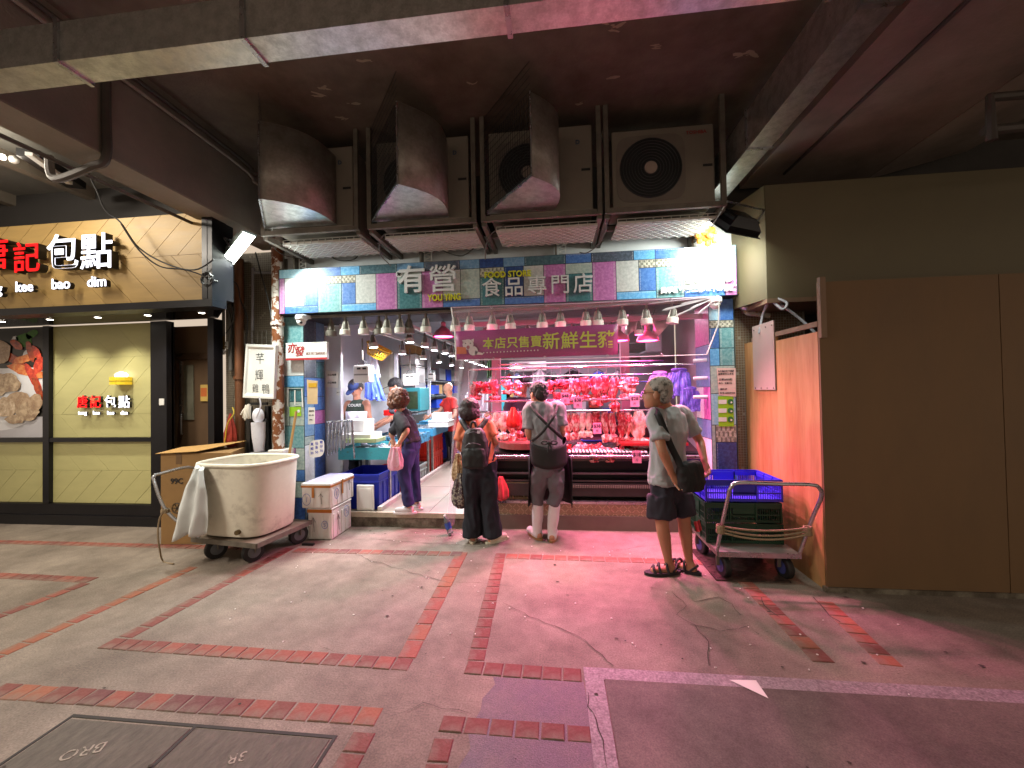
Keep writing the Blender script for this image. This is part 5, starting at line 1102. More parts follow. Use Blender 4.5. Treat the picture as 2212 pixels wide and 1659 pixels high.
# yellow basket
p = aY(817, 757, 5.6); t = thing('yellow_basket', 'yellow plastic colander basket hanging tilted in the aisle', 'basket', p); Mr = Matrix.Rotation(R(28), 4, 'Y') @ Matrix.Rotation(R(180), 4, 'X'); M_yb = mat('yellow_plastic', '#cf9a1c', .4, var=.1)
def rgy(prof, n=24): return [[Mr @ Vector((r * math.cos(2 * math.pi * j / n), r * math.sin(2 * math.pi * j / n), z)) for j in range(n)] for r, z in prof]
q = MB(); q.loft(rgy([(.19, -.07), (.19, -.05)]), False, False)
rA = rgy([(.18, -.05)])[0]; rB = rgy([(.12, .10)])[0]
for j in range(24): q.bar(rA[j], rB[j], .007)
for r, z in ((.16, 0), (.14, .05), (.12, .1)): rr_ = rgy([(r, z)])[0]; q.tube(rr_ + [rr_[0]], .005, 4, caps=False)
q.loft(rgy([(.12, .1), (.12, .11)])); q.build('mesh_bowl', M_yb, t, local=True); q = MB(); q.tube(rgy([(.19, -.05)])[0] + [rgy([(.19, -.05)])[0][0]], .014, 6, caps=False); q.build('rim', M_yb, t, local=True, smooth=True)
# bundles of plastic bags
M_blbag = mat('blue_bag_film', '#4a62d0', .3, var=.15, vs=20); M_pubag = mat('lilac_bag_film', '#7a70d8', .28, var=.15, vs=20); M_whbag = mat('white_bag_film', '#d8d8e2', .3, var=.06, vs=20)
def bundle(lab, u, v0, v1, y, wpx, m, seed=1, tilt=0.):
    a_, b_ = aY(u, v0, y), aY(u, v1, y); h_ = a_.z - b_.z; w_ = abs(aY(u + wpx, v0, y).x - a_.x); t = thing('bag_bundle', lab, 'plastic bags', (a_.x, y, b_.z)); rr = random.Random(seed)
    n = 9
    for i in range(n):
        fr = (i / (n - 1) - .5); g = MB(); top = Vector((a_.x + fr * w_ * .55, y + rr.uniform(-.01, .01), a_.z - abs(fr) * .05)); bot = Vector((a_.x + fr * w_ + tilt * h_, y + rr.uniform(-.03, .03), b_.z + rr.uniform(0, .06)))
        def fs(u_, v_, top=top, bot=bot, i=i): q_ = top.lerp(bot, v_); ww = w_ * (.07 + .05 * v_); return q_ + Vector(((u_ - .5) * ww * 2, .025 * math.sin(u_ * math.pi) * (-1) + .008 * math.sin(v_ * 12 + i), -.02 * math.sin(v_ * math.pi)))
        g.grid(fs, 5, 8).build('bag_leaf', m, t, smooth=True)
    MB().ball((a_.x, y, a_.z), (w_ * .28, .03, .03)).build('knot', m, t, smooth=True); return t
bundle('blue plastic bag bundle hanging between the two fish men', 803, 808, 866, 5.5, 40, M_blbag, 1, .12)
bundle('upper lilac blue bag bundle right of the grey haired man', 1467, 800, 862, 4.72, 66, M_pubag, 2, -.15)
bundle('lower lilac blue bag bundle on the bottom peg of the right post', 1490, 840, 896, 4.70, 54, M_pubag, 3, .1)
bundle('lilac bag bundle half hidden behind the grey haired man head', 1425, 806, 860, 4.85, 60, mat('mauve_bag_film', '#b890e0', .3), 4, -.2)
bundle('white plastic bags hanging beside the capped fish man', 802, 760, 815, 5.8, 34, M_whbag, 5, 0)
bundle('white apron like bags hanging left behind the pork stall', 1020, 850, 900, 5.9, 44, M_whbag, 6, 0)
# pegs and red posts at the right end of the rails
rp = thing('peg_post', 'red post with peg arms at the right end of the rails', 'post', (1.52, 4.7, FZ))
pr = aY(1521, 850, 4.66); MB().tube([(pr.x, 4.66, .3), (pr.x, 4.66, 2.4)], .018, 8).build('pole', mat('red_post', '#a03048', .4, .3), rp)
for v in (780, 817, 856): 
    q_ = aY(1521, v, 4.66); MB().tube([(q_.x - .17, 4.50, q_.z - .005), (q_.x, 4.46, q_.z)], .02, 10).build('peg', M_whbag, rp); MB().cyl((q_.x, 4.46, q_.z), (q_.x + .005, 4.445, q_.z), .021, 10).build('peg_cap', M_dark, rp); MB().tube([(q_.x, 4.66, q_.z - .01), (q_.x, 4.50, q_.z - .05), (q_.x + .08, 4.48, q_.z - .05)], .008, 6).build('hook', M_steel, rp)
# butcher stall background: pillars, garments, hood, fan
M_pinkp = mat('pink_post', '#c08898', .4, .2)
for i, (u, y) in enumerate(((1072, 5.6), (1352, 5.8))):
    x = aY(u, 850, y).x; MB().box(x - .06, x + .06, y, y + .1, FZ, 2.7).build('post', M_pinkp, label=['left', 'right'][i] + ' square steel post inside the pork stall', cat='post')
def garment(lab, u0, u1, v0, v1, y, m, seed=0):
    a_, b_ = aY(u0, v0, y), aY(u1, v1, y); w_ = b_.x - a_.x; h_ = a_.z - b_.z; t = thing('hanging_garment', lab, 'garment', (a_.x + w_ / 2, y, b_.z))
    def fg(u_, v_): sh = .45 + .55 * min(1, v_ * 5); return Vector((a_.x + w_ * (.5 + (u_ - .5) * sh), y + .03 * math.sin(u_ * 19 + seed + v_ * 2) * (.3 + v_), a_.z - h_ * v_ - .04 * abs(u_ - .5)))
    MB().grid(fg, 26, 10).build('cloth', m, t, smooth=True); MB().tube([(a_.x + w_ * .2, y, a_.z - .02), (a_.x + w_ / 2, y, a_.z + .03), (a_.x + w_ * .8, y, a_.z - .02)], .005, 5).build('hanger', M_dark, t); return t
M_coat = mat('white_coat', '#d2c8d0', .8, var=.06); M_lb = mat('light_blue_cloth', '#8aa4cc', .8); M_blk = mat('black_cloth', '#1c161c', .85); M_or = mat('orange_cloth', '#b8442c', .8)
for i, g_ in enumerate(((1018, 1050, 830, 930, 6.2, M_coat, 'long white coat hanging left of the pink post'), (1050, 1078, 815, 925, 6.0, M_coat, 'white coat hanging against the pink post'), (1106, 1128, 806, 835, 6.5, M_lb, 'light blue shirt hanging in the pork stall'), (1094, 1106, 806, 828, 6.45, M_or, 'orange cloth hanging left of the light blue shirt'), (1150, 1182, 800, 835, 6.5, M_coat, 'pale coat hanging at the centre of the stall'), (1218, 1258, 800, 825, 6.5, M_blk, 'black garment hanging above the tag row'), (1275, 1312, 802, 835, 6.3, M_blbag, 'blue translucent apron hanging right of centre'), (1320, 1348, 802, 830, 6.3, M_coat, 'pale apron hanging near the right steel post'), (1052, 1066, 775, 815, 6.5, mat('green_cloth', '#4a6a44', .8), 'green cloth hanging high near the pink post'))):
    garment(g_[6], *g_[:6], seed=i)
for i in range(9): 
    x = -.55 + i * .22; MB().box(x, x + .16, 6.75, 6.95, 1.0 + (i % 3) * .12, 1.22 + (i % 3) * .12).build('shelf_item', [M_coat, M_or, M_bluep, M_iw2][i % 4], label='%s parcel from the left on the shelf behind the pork stall' % ordn[i], cat='parcel')
MB().box(-.7, 1.7, 6.7, 6.98, .9, .97).build('wall_shelf', M_steel, label='steel work shelf on the back wall of the pork stall', cat='shelf')
boxy('extractor_hood', 'dark extractor hood high in the pork stall', 1335, 1395, 742, 757, 5.9, .4, M_dark, 'hood')
boxy('wall_cabinet', 'grey wall cabinet at upper right of the pork stall', 1395, 1430, 715, 760, 6.2, .5, M_iw2, 'cabinet')
boxy('red_bowl_stack', 'stacked knives and gloves holder hanging right of the banner', 1345, 1385, 772, 792, 6.2, .15, mat('holder', '#5a5a44', .5), 'holder')
boxy('fridge', 'white fridge panel behind the banner left side', 1100, 1180, 782, 800, 6.6, .3, M_white, 'fridge')
for i in range(16):
    u = 1070 + i * 20; q_ = aY(u, 797 - i * .6, 4.66); ln = random.uniform(.1, .16)
    MB().tube([(q_.x, 4.66, 1.83), (q_.x + .004, 4.68, 1.80), (q_.x, 4.68, 1.80 - ln)], .0035, 5).build('meat_hook', M_steel, label='%s empty meat hook from the left on the topmost rail' % ordn[i], cat='hook', group='empty meat hooks on the topmost rail')
# crates and bins under the fish tables
M_cb = mat('deep_blue_crate', '#14279a', .4, var=.12); M_cr = mat('red_crate', '#b3200e', .45, var=.15, vs=5, col2='#5c2a1c', thr=(.62, .72)); M_cg = mat('green_crate', '#0c3a26', .4, var=.15); M_cv = mat('violet_blue_crate', '#3434c8', .4, var=.1)
def bin_(lab, x0, x1, y0, y1, z0, z1, m, group=None):
    t = thing('plastic_bin', lab, 'bin', ((x0 + x1) / 2, (y0 + y1) / 2, z0), group); w_ = .01
    b = MB(); b.box(x0, x1, y0, y1, z0, z0 + w_); b.box(x0, x1, y0, y0 + w_, z0 + w_, z1); b.box(x0, x1, y1 - w_, y1, z0 + w_, z1); b.box(x0, x0 + w_, y0 + w_, y1 - w_, z0 + w_, z1); b.box(x1 - w_, x1, y0 + w_, y1 - w_, z0 + w_, z1); b.build('shell', m, t)
    r = MB(); e = .012
    r.box(x0 - e, x1 + e, y0 - e, y0 - .001, z1 - .03, z1 + .002); r.box(x1 + .001, x1 + e, y0, y1 + e, z1 - .03, z1 + .002); r.box(x0 - e, x1 + e, y0 - e, y0 - .001, z1 - .10, z1 - .085); r.box(x1 + .001, x1 + e, y0, y1 + e, z1 - .10, z1 - .085); r.build('rim', m, t)
    n = max(3, int((y1 - y0) / .11)); rb = MB()
    for i in range(n + 1): y = y0 + (y1 - y0) * i / n; rb.box(x1 + .001, x1 + .009, y - .008, y + .008, z0, z1 - .1)
    n = max(3, int((x1 - x0) / .12))
    for i in range(n + 1): x = x0 + (x1 - x0) * i / n; rb.box(x - .008, x + .008, y0 - .009, y0 - .001, z0, z1 - .1)
    rb.build('stiffening_rib', m, t, kind='stuff'); return t
bin_('deep blue bin under the teal tray beside the foam boxes', -2.62, -2.12, 4.55, 5.15, FZ, .58, M_cb)
bin_('small red bin just behind the deep blue bin', -2.5, -2.12, 5.22, 5.55, FZ, .52, M_cr)
bin_('pale grey green tub with blue rim under the second table', -2.4, -2.12, 5.85, 6.3, FZ, .42, mat('grey_tub', '#8f9a94', .5))
bin_('lower red crate stacked under the third table', -2.75, -2.13, 6.6, 7.25, FZ, .50, M_cr); bin_('upper red crate stacked under the third table', -2.75, -2.13, 6.6, 7.25, .505, .79, M_cr)
bin_('blue crate under the farthest fish table', -2.6, -2.12, 7.95, 8.7, FZ, .65, M_cb)
ld = thing('foam_slab', 'white foam box lid leaning against the deep blue bin', 'foam lid', (-2.3, 4.5, FZ)); a_, b_ = aZ(775, 1098, FZ), aZ(808, 1104, FZ)
MB().box(-2.36, -2.15, 4.475, 4.50, FZ, .47).build('board', M_foam, ld, bevel=.008); MB().box(-2.33, -2.18, 4.47, 4.474, FZ + .03, .43).build('inset', M_foam, ld)
# bundle of steel tubes hung by the white partition
fc = thing('folded_stools', 'folded tubular steel stools hanging beside the white partition', 'stools', (-2.75, 4.7, .9))
for i in range(6):
    q0 = aY(712 + i * 8, 913 - i * .4, 4.62); q1 = aY(708 + i * 7, 985 - i * 3, 4.62)
    MB().tube(smoothpath([q1, q0 + Vector((-.02, 0, -.03)), q0, q0 + Vector((.03, .02, -.02)), q1 + Vector((.07, .05, .05))], 5), .009, 6).build('tube', M_steel, fc, smooth=True)
MB().tube([aY(706, 912, 4.63), aY(760, 907, 4.63), aY(766, 990, 4.70)], .012, 8).build('bar', M_steel, fc)
# notices
def sheet(name, lab, cat, pts, y, m, lines=(), off=.003, parent=None, lm=M_ink):
    P_ = [aY(u, v, y) for u, v in pts]; t = thing(name, lab, cat, ((P_[0].x + P_[1].x) / 2, y, P_[2].z))
    b = MB(); b.loft([[p + Vector((0, d_, 0)) for p in P_] for d_ in (0, .002)]); b.build('sheet', m, t)
    for s_, u, v, h_, w_ in lines: text(s_, aY(u, v, y) + Vector((0, -off, 0)), h_, lm, t, 'lettering', .0006, .0005, w_)
    return t
sheet('notice', 'white notice with pictures taped to the white partition', 'notice', ((705, 800), (731, 803), (730, 838), (704, 836)), 4.83, M_paper, (('小心地滑', 717, 810, .028, .12), ('小心地滑', 717, 827, .028, .12)))
sheet('price_note', 'small note reading 24.9 on the white partition edge', 'note', ((727, 841), (735, 843), (734, 855), (726, 853)), 4.83, M_paper, (('24.9', 730.5, 848, .022, .04),))

# ================================================================== SIGNS ON THE PILLARS
ys = thing('seafood_sign', 'white seafood shop sign with red characters on the left pillar', 'sign', (-3, 4.3, 1.95))
a_, b_ = aY(617, 741, 4.30), aY(706, 772, 4.30); MB().box(a_.x, b_.x, 4.30, 4.34, b_.z, a_.z).build('panel', M_white, ys, bevel=.003); MB().box(a_.x, b_.x, 4.297, 4.343, b_.z - .02, b_.z - .001).build('red_edge', mat('red_edge', '#b02a30', .4), ys)
M_rt = mat('red_print', '#a81c24', .5, var=0); M_gt = mat('brown_print', '#8c5a50', .5, var=0)
text('亦', aY(630, 753, 4.296), .115, M_rt, ys, 'letter', .003, .0005, shear=.15); text('發', aY(646, 760, 4.296), .115, M_rt, ys, 'letter', .003, .0005, shear=.15); text('YICK FAT SEAFOOD', aY(681, 763.5, 4.296), .042, M_gt, ys, 'lettering', .002, .0003, .24)
sheet('poster', 'cream and yellow food poster on the inner face of the left pillar', 'poster', ((663, 820), (686, 823), (686, 873), (664, 873)), 4.372, mat('cream_paper', '#c8ac84', .6))
q_ = aY(675, 832, 4.366); MB().box(q_.x - .05, q_.x + .05, 4.366, 4.369, q_.z - .025, q_.z + .025).build('print_block', mat('yellow_print', '#c89a1c', .5), bpy.data.objects['poster'], local=False)
sheet('notice', 'narrow white typed notice lower on the left pillar', 'notice', ((666, 880), (680, 880), (680, 916), (665, 917)), 4.372, M_paper, (('營業時間', 673, 888, .018, .06), ('星期一至日', 673, 897, .016, .06), ('通告', 672, 907, .016, .04)))
ov = thing('oval_card', 'rounded white handwritten price card on the left pillar', 'price card', (-2.8, 4.36, .8)); ctr_ = aY(684, 969, 4.36)
MB().poly([(ctr_.x + .095 * math.copysign(abs(math.cos(t_)) ** .6, math.cos(t_)), 4.36, ctr_.z + .1 * math.copysign(abs(math.sin(t_)) ** .6, math.sin(t_)) + .02 * math.cos(t_)) for t_ in [-2 * math.pi * k / 24 for k in range(24)]]).build('card', M_paper, ov, solid=.003)
M_pen = mat('blue_pen', '#3a3f9c', .6, var=0)
for s_, u, v in (('真', 674, 960), ('鱲', 674, 970), ('20', 674, 979), ('仙', 684, 958), ('魚', 684, 967), ('50', 684, 977), ('蝦', 694, 956), ('仔', 694, 965), ('70', 694, 974)): text(s_, aY(u, v, 4.356), .036, M_pen, ov, 'lettering', .0006, .0008)
gs = thing('octopus_sign', 'green payment sticker and white frame outline on the left pillar', 'sticker', (-3.1, 4.36, 1.2)); 
a_, b_ = aY(625, 879, 4.37), aY(650, 899, 4.37); MB().box(a_.x, b_.x, 4.372, 4.376, b_.z, a_.z).build('sticker', mat('lime_print', '#8cbf1c', .5, var=.05), gs)
fr = MB(); 
for (u0, v0, u1, v1) in ((622, 839, 652, 839), (652, 839, 654, 879), (622, 839, 621, 878), (637, 843, 637, 875), (637, 876, 650, 876)): fr.bar(aY(u0, v0, 4.372), aY(u1, v1, 4.372), .014, .004)
fr.build('outline', M_white, gs)
q_ = aY(645, 888, 4.37); MB().cyl((q_.x, 4.371, q_.z), (q_.x, 4.369, q_.z), .018, 14).build('roundel', M_white, gs)
# right pillar notices
sheet('notice', 'pink typed job notice on the right pillar', 'notice', ((1548, 795), (1589, 795), (1590, 857), (1553, 854)), 4.37, mat('pink_paper', '#d8b4ac', .7), (('永興集團旗下店舖', 1568, 802, .022, .16), ('誠聘男女工多名', 1568, 808, .02, .15), ('日薪$850起', 1567, 820, .024, .13), ('勤力、有責任感', 1567, 828, .02, .13), ('請聯絡', 1563, 841, .02, .07), ('先生 60000432', 1571, 849, .02, .15)))
gp = thing('payment_posters', 'lime green strip of three payment stickers on the right pillar', 'stickers', (1.8, 4.36, 1.2))
a_, b_ = aY(1551, 856, 4.37), aY(1586, 921, 4.37); MB().box(a_.x, b_.x, 4.372, 4.375, b_.z, a_.z).build('strip', mat('lime_print', '#8cbf1c', .5), gp)
for i, v in enumerate((868, 887, 906)):
    q_ = aY(1563, v, 4.37); MB().box(q_.x - .05, q_.x + .03, 4.369, 4.3715, q_.z - .022, q_.z + .022).build('print_block', M_paper, gp); q_ = aY(1578, v, 4.37)
    MB().cyl((q_.x, 4.371, q_.z), (q_.x, 4.368, q_.z), .03, 16).build('roundel', mat('green_print', '#2c7038', .5), gp); MB().cyl((q_.x + .008, 4.368, q_.z - .006), (q_.x + .008, 4.367, q_.z - .006), .01, 12).build('roundel', M_paper, gp)
# dome cameras
for i, (u, v, lab) in enumerate(((651, 692, 'white dome camera under the left end of the sign'), (1545, 655, 'white dome camera at the right end of the sign'))):
    p = aY(u, v, 4.2); t = thing('dome_camera', lab, 'camera', p); MB().lathe((p.x, p.y, p.z), [(.05, .06), (.062, .05), (.062, .01), (.055, 0)], 20).build('housing', M_white, t, smooth=True); MB().ball((p.x, p.y, p.z - .012), (.05, .05, .05), 16, 10).build('eye_ball', M_white, t, smooth=True)
    MB().ball((p.x + .02, p.y - .035, p.z - .03), (.016, .016, .016)).build('lens', M_dark, t, smooth=True)
    MB().bar((p.x, p.y, p.z + .05), (p.x, p.y + .15, p.z + .06), .04).build('arm', M_white, t)

# ================================================================== PIPES AND CLUTTER IN THE GAP
M_brp = mat('brown_painted_pipe', '#6a4229', .45, .1, var=.18, vs=8); M_peel = mat('peeling_brown_pipe', '#7c4826', .5, var=.15, col2='#cfc8c0', thr=(.50, .52), vs=9)
def vpipe(label, u, v0, v1, y, r, m, name='pipe', collars=()):
    a_, b_ = aY(u, v0, y), aY(u, v1, y); t = thing(name, label, 'pipe', (a_.x, y, b_.z)); MB().tube([(a_.x, y, b_.z), (a_.x, y, a_.z)], r, 16).build('tube', m, t, smooth=True)
    for v in collars: c_ = aY(u, v, y); MB().cyl((a_.x, y, c_.z - .02), (a_.x, y, c_.z + .02), r + .014, 16).build('collar', m, t, smooth=True)
    return t
vpipe('brown drain pipe behind the red bag', 516, 560, 1060, 4.42, .05, M_brp, collars=(816,))
vpipe('thick pipe with peeling paint beside the left pillar', 598, 475, 1130, 4.30, .062, M_peel, collars=(700,))
vpipe('thin grey conduit left in the tiled gap', 482, 560, 745, 4.44, .017, M_rust); vpipe('grey conduit running down beside the brown drain pipe', 497, 560, 800, 4.45, .024, M_cable)
vpipe('dark shadowed pipe right against the left pillar', 618, 560, 690, 4.42, .02, M_rust)
MB().tube(smoothpath([aY(546, 860, 4.44), aY(546, 600, 4.44), aY(549, 590, 4.44), aY(556, 589, 4.44), aY(588, 589, 4.44)], 4), .016, 8).build('pipe', M_iw2, smooth=True, label='white bent pipe forming a corner left of the peeling pipe', cat='pipe')
g = MB(); a_, b_ = aY(528, 716, 4.38), aY(576, 745, 4.38)
for i in range(6): x = a_.x + (b_.x - a_.x) * i / 5; g.bar((x, 4.38, b_.z), (x, 4.38, a_.z), .008)
for z in (a_.z, (a_.z + b_.z) / 2, b_.z): g.bar((a_.x, 4.376, z), (b_.x, 4.376, z), .008)
g.build('wire_rack', M_rust, label='small wire rack above the foam lid sign', cat='rack')
# gas valve
t = thing('gas_valve', 'brass valve on a thin pipe left of the brown drain pipe', 'valve', aY(483, 748, 4.42)); p = aY(483, 748, 4.42)
MB().tube([p + Vector((0, 0, .12)), p + Vector((0, 0, -.05))], .013, 8).build('stem', mat('brass', '#8c6c30', .35, .8), t); MB().box(p.x - .05, p.x + .05, 4.45, 4.46, p.z - .03, p.z + .06).build('plate', M_white, t); MB().bar(p + Vector((-.03, -.02, -.01)), p + Vector((.05, -.02, -.01)), .015).build('lever', mat('brass', '#8c6c30', .35, .8), t); MB().ball(p + Vector((0, 0, -.07)), (.025, .025, .035)).build('cap', M_paper, t, smooth=True)
# hanging cables in the gap and across the neighbour sign
for i, (lab, pts) in enumerate((('black cable swooping from the ceiling bay across the oak sign board', [aY(183, 360, 3.3), aY(208, 410, 3.3), aY(228, 455, 3.35), aY(260, 480, 3.4), aY(300, 535, 3.42), aY(360, 570, 3.45), aY(420, 583, 3.46), aY(462, 560, 3.5)]),
        ('second black cable sagging below the first over the oak sign board', [aY(262, 484, 3.39), aY(300, 540, 3.4), aY(345, 575, 3.42), aY(395, 582, 3.44), aY(430, 592, 3.45), aY(455, 604, 3.47), aY(500, 614, 3.9)]),
        ('loose cable wandering down the left tiled gap', [aY(470, 520, 4.4), aY(490, 580, 4.38), aY(487, 640, 4.38), aY(500, 700, 4.38), aY(494, 770, 4.38)]),
        ('cable crossing the brown drain pipe', [aY(478, 602, 4.35), aY(510, 612, 4.33), aY(520, 650, 4.33), aY(535, 690, 4.33), aY(530, 745, 4.33)]),
        ('thin cable beside the peeling pipe', [aY(552, 545, 4.3), aY(566, 600, 4.3), aY(580, 650, 4.3), aY(588, 700, 4.25)]),
        ('cable loop hanging left of the brown drain pipe', [aY(476, 640, 4.35), aY(470, 660, 4.35), aY(480, 670, 4.35), aY(498, 655, 4.35), aY(505, 690, 4.35), aY(488, 720, 4.35)]))): cable(lab, pts, .007, M_cabled)
co = MB(); rr = random.Random(6); c_ = aY(447, 604, 3.46)
for k in range(5): ph = rr.uniform(0, 6); co.tube([(c_.x + .055 * math.cos(a) * (1 + .2 * math.sin(a * 2 + ph)), 3.46 + rr.uniform(-.01, .01), c_.z + .06 * math.sin(a) * (1 + .2 * math.cos(a + ph))) for a in [R(30) * j for j in range(13)]], .006, 5, caps=False)
co.build('cable_coil', M_cabled, label='coiled knot of black cable at the right end of the oak sign', cat='cable coil')
# foam lid sign
fs_ = thing('foam_lid_sign', 'white foam box lid hung as a handwritten sign with four characters', 'sign', (-3.5, 4.2, 1.4))
P_ = [aY(531, 743, 4.20), aY(595, 745, 4.20), aY(591, 862, 4.20), aY(524, 859, 4.20)]
def inset(P_, k, dy): c_ = sum(P_, Vector()) / 4; return [c_ + (p - c_) * k + Vector((0, dy, 0)) for p in P_]
MB().loft([inset(P_, 1, .05), inset(P_, 1, 0), inset(P_, .90, 0), inset(P_, .84, .014)], True, True).build('lid', M_foam, fs_, bevel=.003)
M_mk = mat('grey_marker', '#4c5052', .7, var=0)
for s_, u, v, h_ in (('芊', 560, 776, .13), ('輝', 558, 812, .13), ('雞', 550, 840, .10), ('鴨', 572, 842, .12)): text(s_, aY(u, v, 4.20) + Vector((0, .012, 0)), h_, M_mk, fs_, 'lettering', .001, -.001, h_ * .75)
# red bag, gloves, black hand truck with white bags
M_redcloth = mat('red_net_bag', '#8c2414', .6, var=.2, vs=16)
p = aY(498, 893, 4.30); bag('hanging_red_bag', 'red bag hanging from a yellow cord on the tiled gap', 'bag', p.x, 4.30, p.z, .14, .40, .10, M_redcloth, 8, .12)
MB().tube(smoothpath([aY(502, 880, 4.28), aY(505, 893, 4.26), aY(492, 915, 4.24), aY(486, 950, 4.24), aY(482, 972, 4.24)]), .007, 5).build('cord', mat('yellow_cord', '#b8a030', .7), label='yellow cord trailing down the red bag', cat='cord')
gl = thing('work_gloves', 'bunch of white cotton work gloves hanging below the foam sign', 'gloves', aY(530, 880, 4.22))
rr = random.Random(12)
for k in range(9):
    a_ = aY(536 + rr.uniform(-4, 4), 876 + rr.uniform(-3, 3), 4.22 + rr.uniform(-.02, .02)); b_ = aY(522 + k * 2.4 + rr.uniform(-2, 2), 900 + rr.uniform(-4, 8), 4.20 + rr.uniform(-.03, .03)); MB().tube([a_, a_.lerp(b_, .5) + Vector((0, -.01, 0)), b_], [.016, .015, .009], 7).build('glove_finger', mat('glove_cotton', '#cfc8bc', .9, var=.1), gl, smooth=True)
ht = thing('hand_truck', 'black folded hand truck holding rolls of white bags', 'hand truck', (-3.45, 4.3, .0))
for u in (538, 578): q_ = aY(u, 860, 4.3); MB().box(q_.x - .022, q_.x + .022, 4.28, 4.33, .55, 1.42).build('rail', M_dark, ht)
for v in (872, 907, 985): a_, b_ = aY(540, v, 4.27), aY(578, v, 4.27); MB().bar(a_, b_, .03, .03).build('crossbar', M_dark, ht)
q_ = aY(558, 898, 4.24); MB().ball(q_, (.07, .05, .09), 14, 10).build('white_bag', M_whbag, ht, smooth=True)
a_, b_ = aY(558, 912, 4.24), aY(560, 975, 4.24); MB().tube([a_, a_.lerp(b_, .5), b_], [.075, .07, .05], 14).build('bag_roll', M_whbag, ht, smooth=True)
MB().tube(smoothpath([aY(560, 858, 4.16), aY(563, 878, 4.16), aY(553, 903, 4.16)]), .008, 6).build('white_cord', M_whbag, label='white cord dangling under the foam lid sign', cat='cord')
for i, (u0, u1, v0, v1, m, lab) in enumerate(((537, 580, 978, 990, M_iw2, 'grey slab of junk on the low ledge in the tiled gap'), (578, 612, 972, 988, M_paper, 'white wrapped bundle at the foot of the peeling pipe'))): boxy('junk_parcel', lab, u0, u1, v0, v1, 4.2, .2, m, 'parcel', .01)
MB().tube([aY(640, 888, 4.25), aY(622, 1000, 4.15), aY(608, 1090, 4.1)], .014, 8).build('broom_stick', mat('pale_wood', '#a07c48', .6, var=.15, stretch=(1, 1, .1)), smooth=True, label='pale wooden broom handle leaning on the left pillar', cat='broom')
# pipe assembly on the right
t = thing('pipe_assembly', 'flaking vertical pipe with valves beside the right end of the sign', 'pipe', aY(1605, 600, 4.38)); Mfp = mat('flaking_pipe', '#a8a494', .5, .2, col2='#8c7040', thr=(.5, .58), vs=20)
q0, q1, q2, q3 = aY(1606, 505, 4.38), aY(1609, 655, 4.38), aY(1614, 675, 4.38), aY(1662, 682, 4.38)
MB().tube([q0, q1], .026, 12).build('riser', Mfp, t, smooth=True); MB().ball(aY(1611, 662, 4.36), (.06, .05, .05), 12, 8).build('valve_body', M_galv, t, smooth=True); MB().tube(smoothpath([q1, q2, q2.lerp(q3, .4), q3], 5), .028, 12).build('elbow', Mfp, t, smooth=True)
MB().bar(aY(1590, 632, 4.33), aY(1640, 640, 4.33), .016).build('lever', mat('brass', '#8c6c30', .35, .8), t); MB().cyl(aY(1605, 558, 4.36), aY(1607, 566, 4.36), .04, 12).build('collar', Mfp, t)
# ================================================================== PLYWOOD HOARDING AND CREAM BOX
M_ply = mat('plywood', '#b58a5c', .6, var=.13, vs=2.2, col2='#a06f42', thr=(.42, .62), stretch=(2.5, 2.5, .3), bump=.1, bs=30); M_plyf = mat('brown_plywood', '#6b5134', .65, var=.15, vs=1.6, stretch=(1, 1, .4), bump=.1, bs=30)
hb = thing('plywood_hoarding', 'tall plywood hoarding around the vacant unit on the right', 'hoarding', (2.6, 3.3, 0)); HX = 1.99
jy = aX(1680, 900, HX).y; y1_ = 4.46
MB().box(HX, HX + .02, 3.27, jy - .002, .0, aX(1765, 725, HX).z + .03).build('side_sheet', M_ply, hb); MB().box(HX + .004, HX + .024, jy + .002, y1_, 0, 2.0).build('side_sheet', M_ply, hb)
a_ = aX(1678, 690, HX); MB().box(HX - .012, HX - .001, jy + .004, 4.25, aX(1678, 842, HX).z, a_.z).build('patch_sheet', mat('pink_white_sheet', '#a8948e', .6, var=.06), hb)
for v in (700, 838):
    for k in range(4): yy = jy + .03 + k * .11; zz_ = aX(1678, v, HX).z; MB().ball((HX - .013, yy, zz_), .006, 6, 5).build('screw', M_dark, hb)
MB().box(HX - .005, HX + .035, 3.215, 3.25, aX(1768, 725, HX).z - .02, aX(1768, 600, HX).z).build('stud', mat('stud_wood', '#7c6450', .7, var=.2, stretch=(1, 1, .2)), hb)
z_ = aX(1700, 727, HX).z; MB().box(HX + .0, HX + .035, 3.27, 4.3, z_ - .005 + .03, z_ + .035 + .03).build('rail', mat('stud_wood', '#7c6450', .7), hb)
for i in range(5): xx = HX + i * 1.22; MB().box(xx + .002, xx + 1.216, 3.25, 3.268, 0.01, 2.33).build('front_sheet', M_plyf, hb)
MB().box(HX - .02, 8, 3.235, 3.27, 0, .035).build('base_strip', M_step, hb)
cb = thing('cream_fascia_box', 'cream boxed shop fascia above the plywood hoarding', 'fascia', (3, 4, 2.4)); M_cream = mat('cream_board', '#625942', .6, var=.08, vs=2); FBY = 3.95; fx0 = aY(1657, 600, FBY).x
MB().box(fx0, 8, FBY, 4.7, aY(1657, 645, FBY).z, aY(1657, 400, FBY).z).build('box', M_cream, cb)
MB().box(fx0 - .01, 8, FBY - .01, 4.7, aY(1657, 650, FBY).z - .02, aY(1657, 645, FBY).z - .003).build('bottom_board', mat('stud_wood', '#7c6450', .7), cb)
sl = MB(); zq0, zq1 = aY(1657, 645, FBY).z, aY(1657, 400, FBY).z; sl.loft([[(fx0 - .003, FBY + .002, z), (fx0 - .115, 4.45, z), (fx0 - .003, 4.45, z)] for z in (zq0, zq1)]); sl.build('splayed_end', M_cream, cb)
MB().box(fx0 + .05, 6, 3.9, 3.945, 2.9, 3.35 - .5).build('shadow_gap', M_dark, cb) if False else None
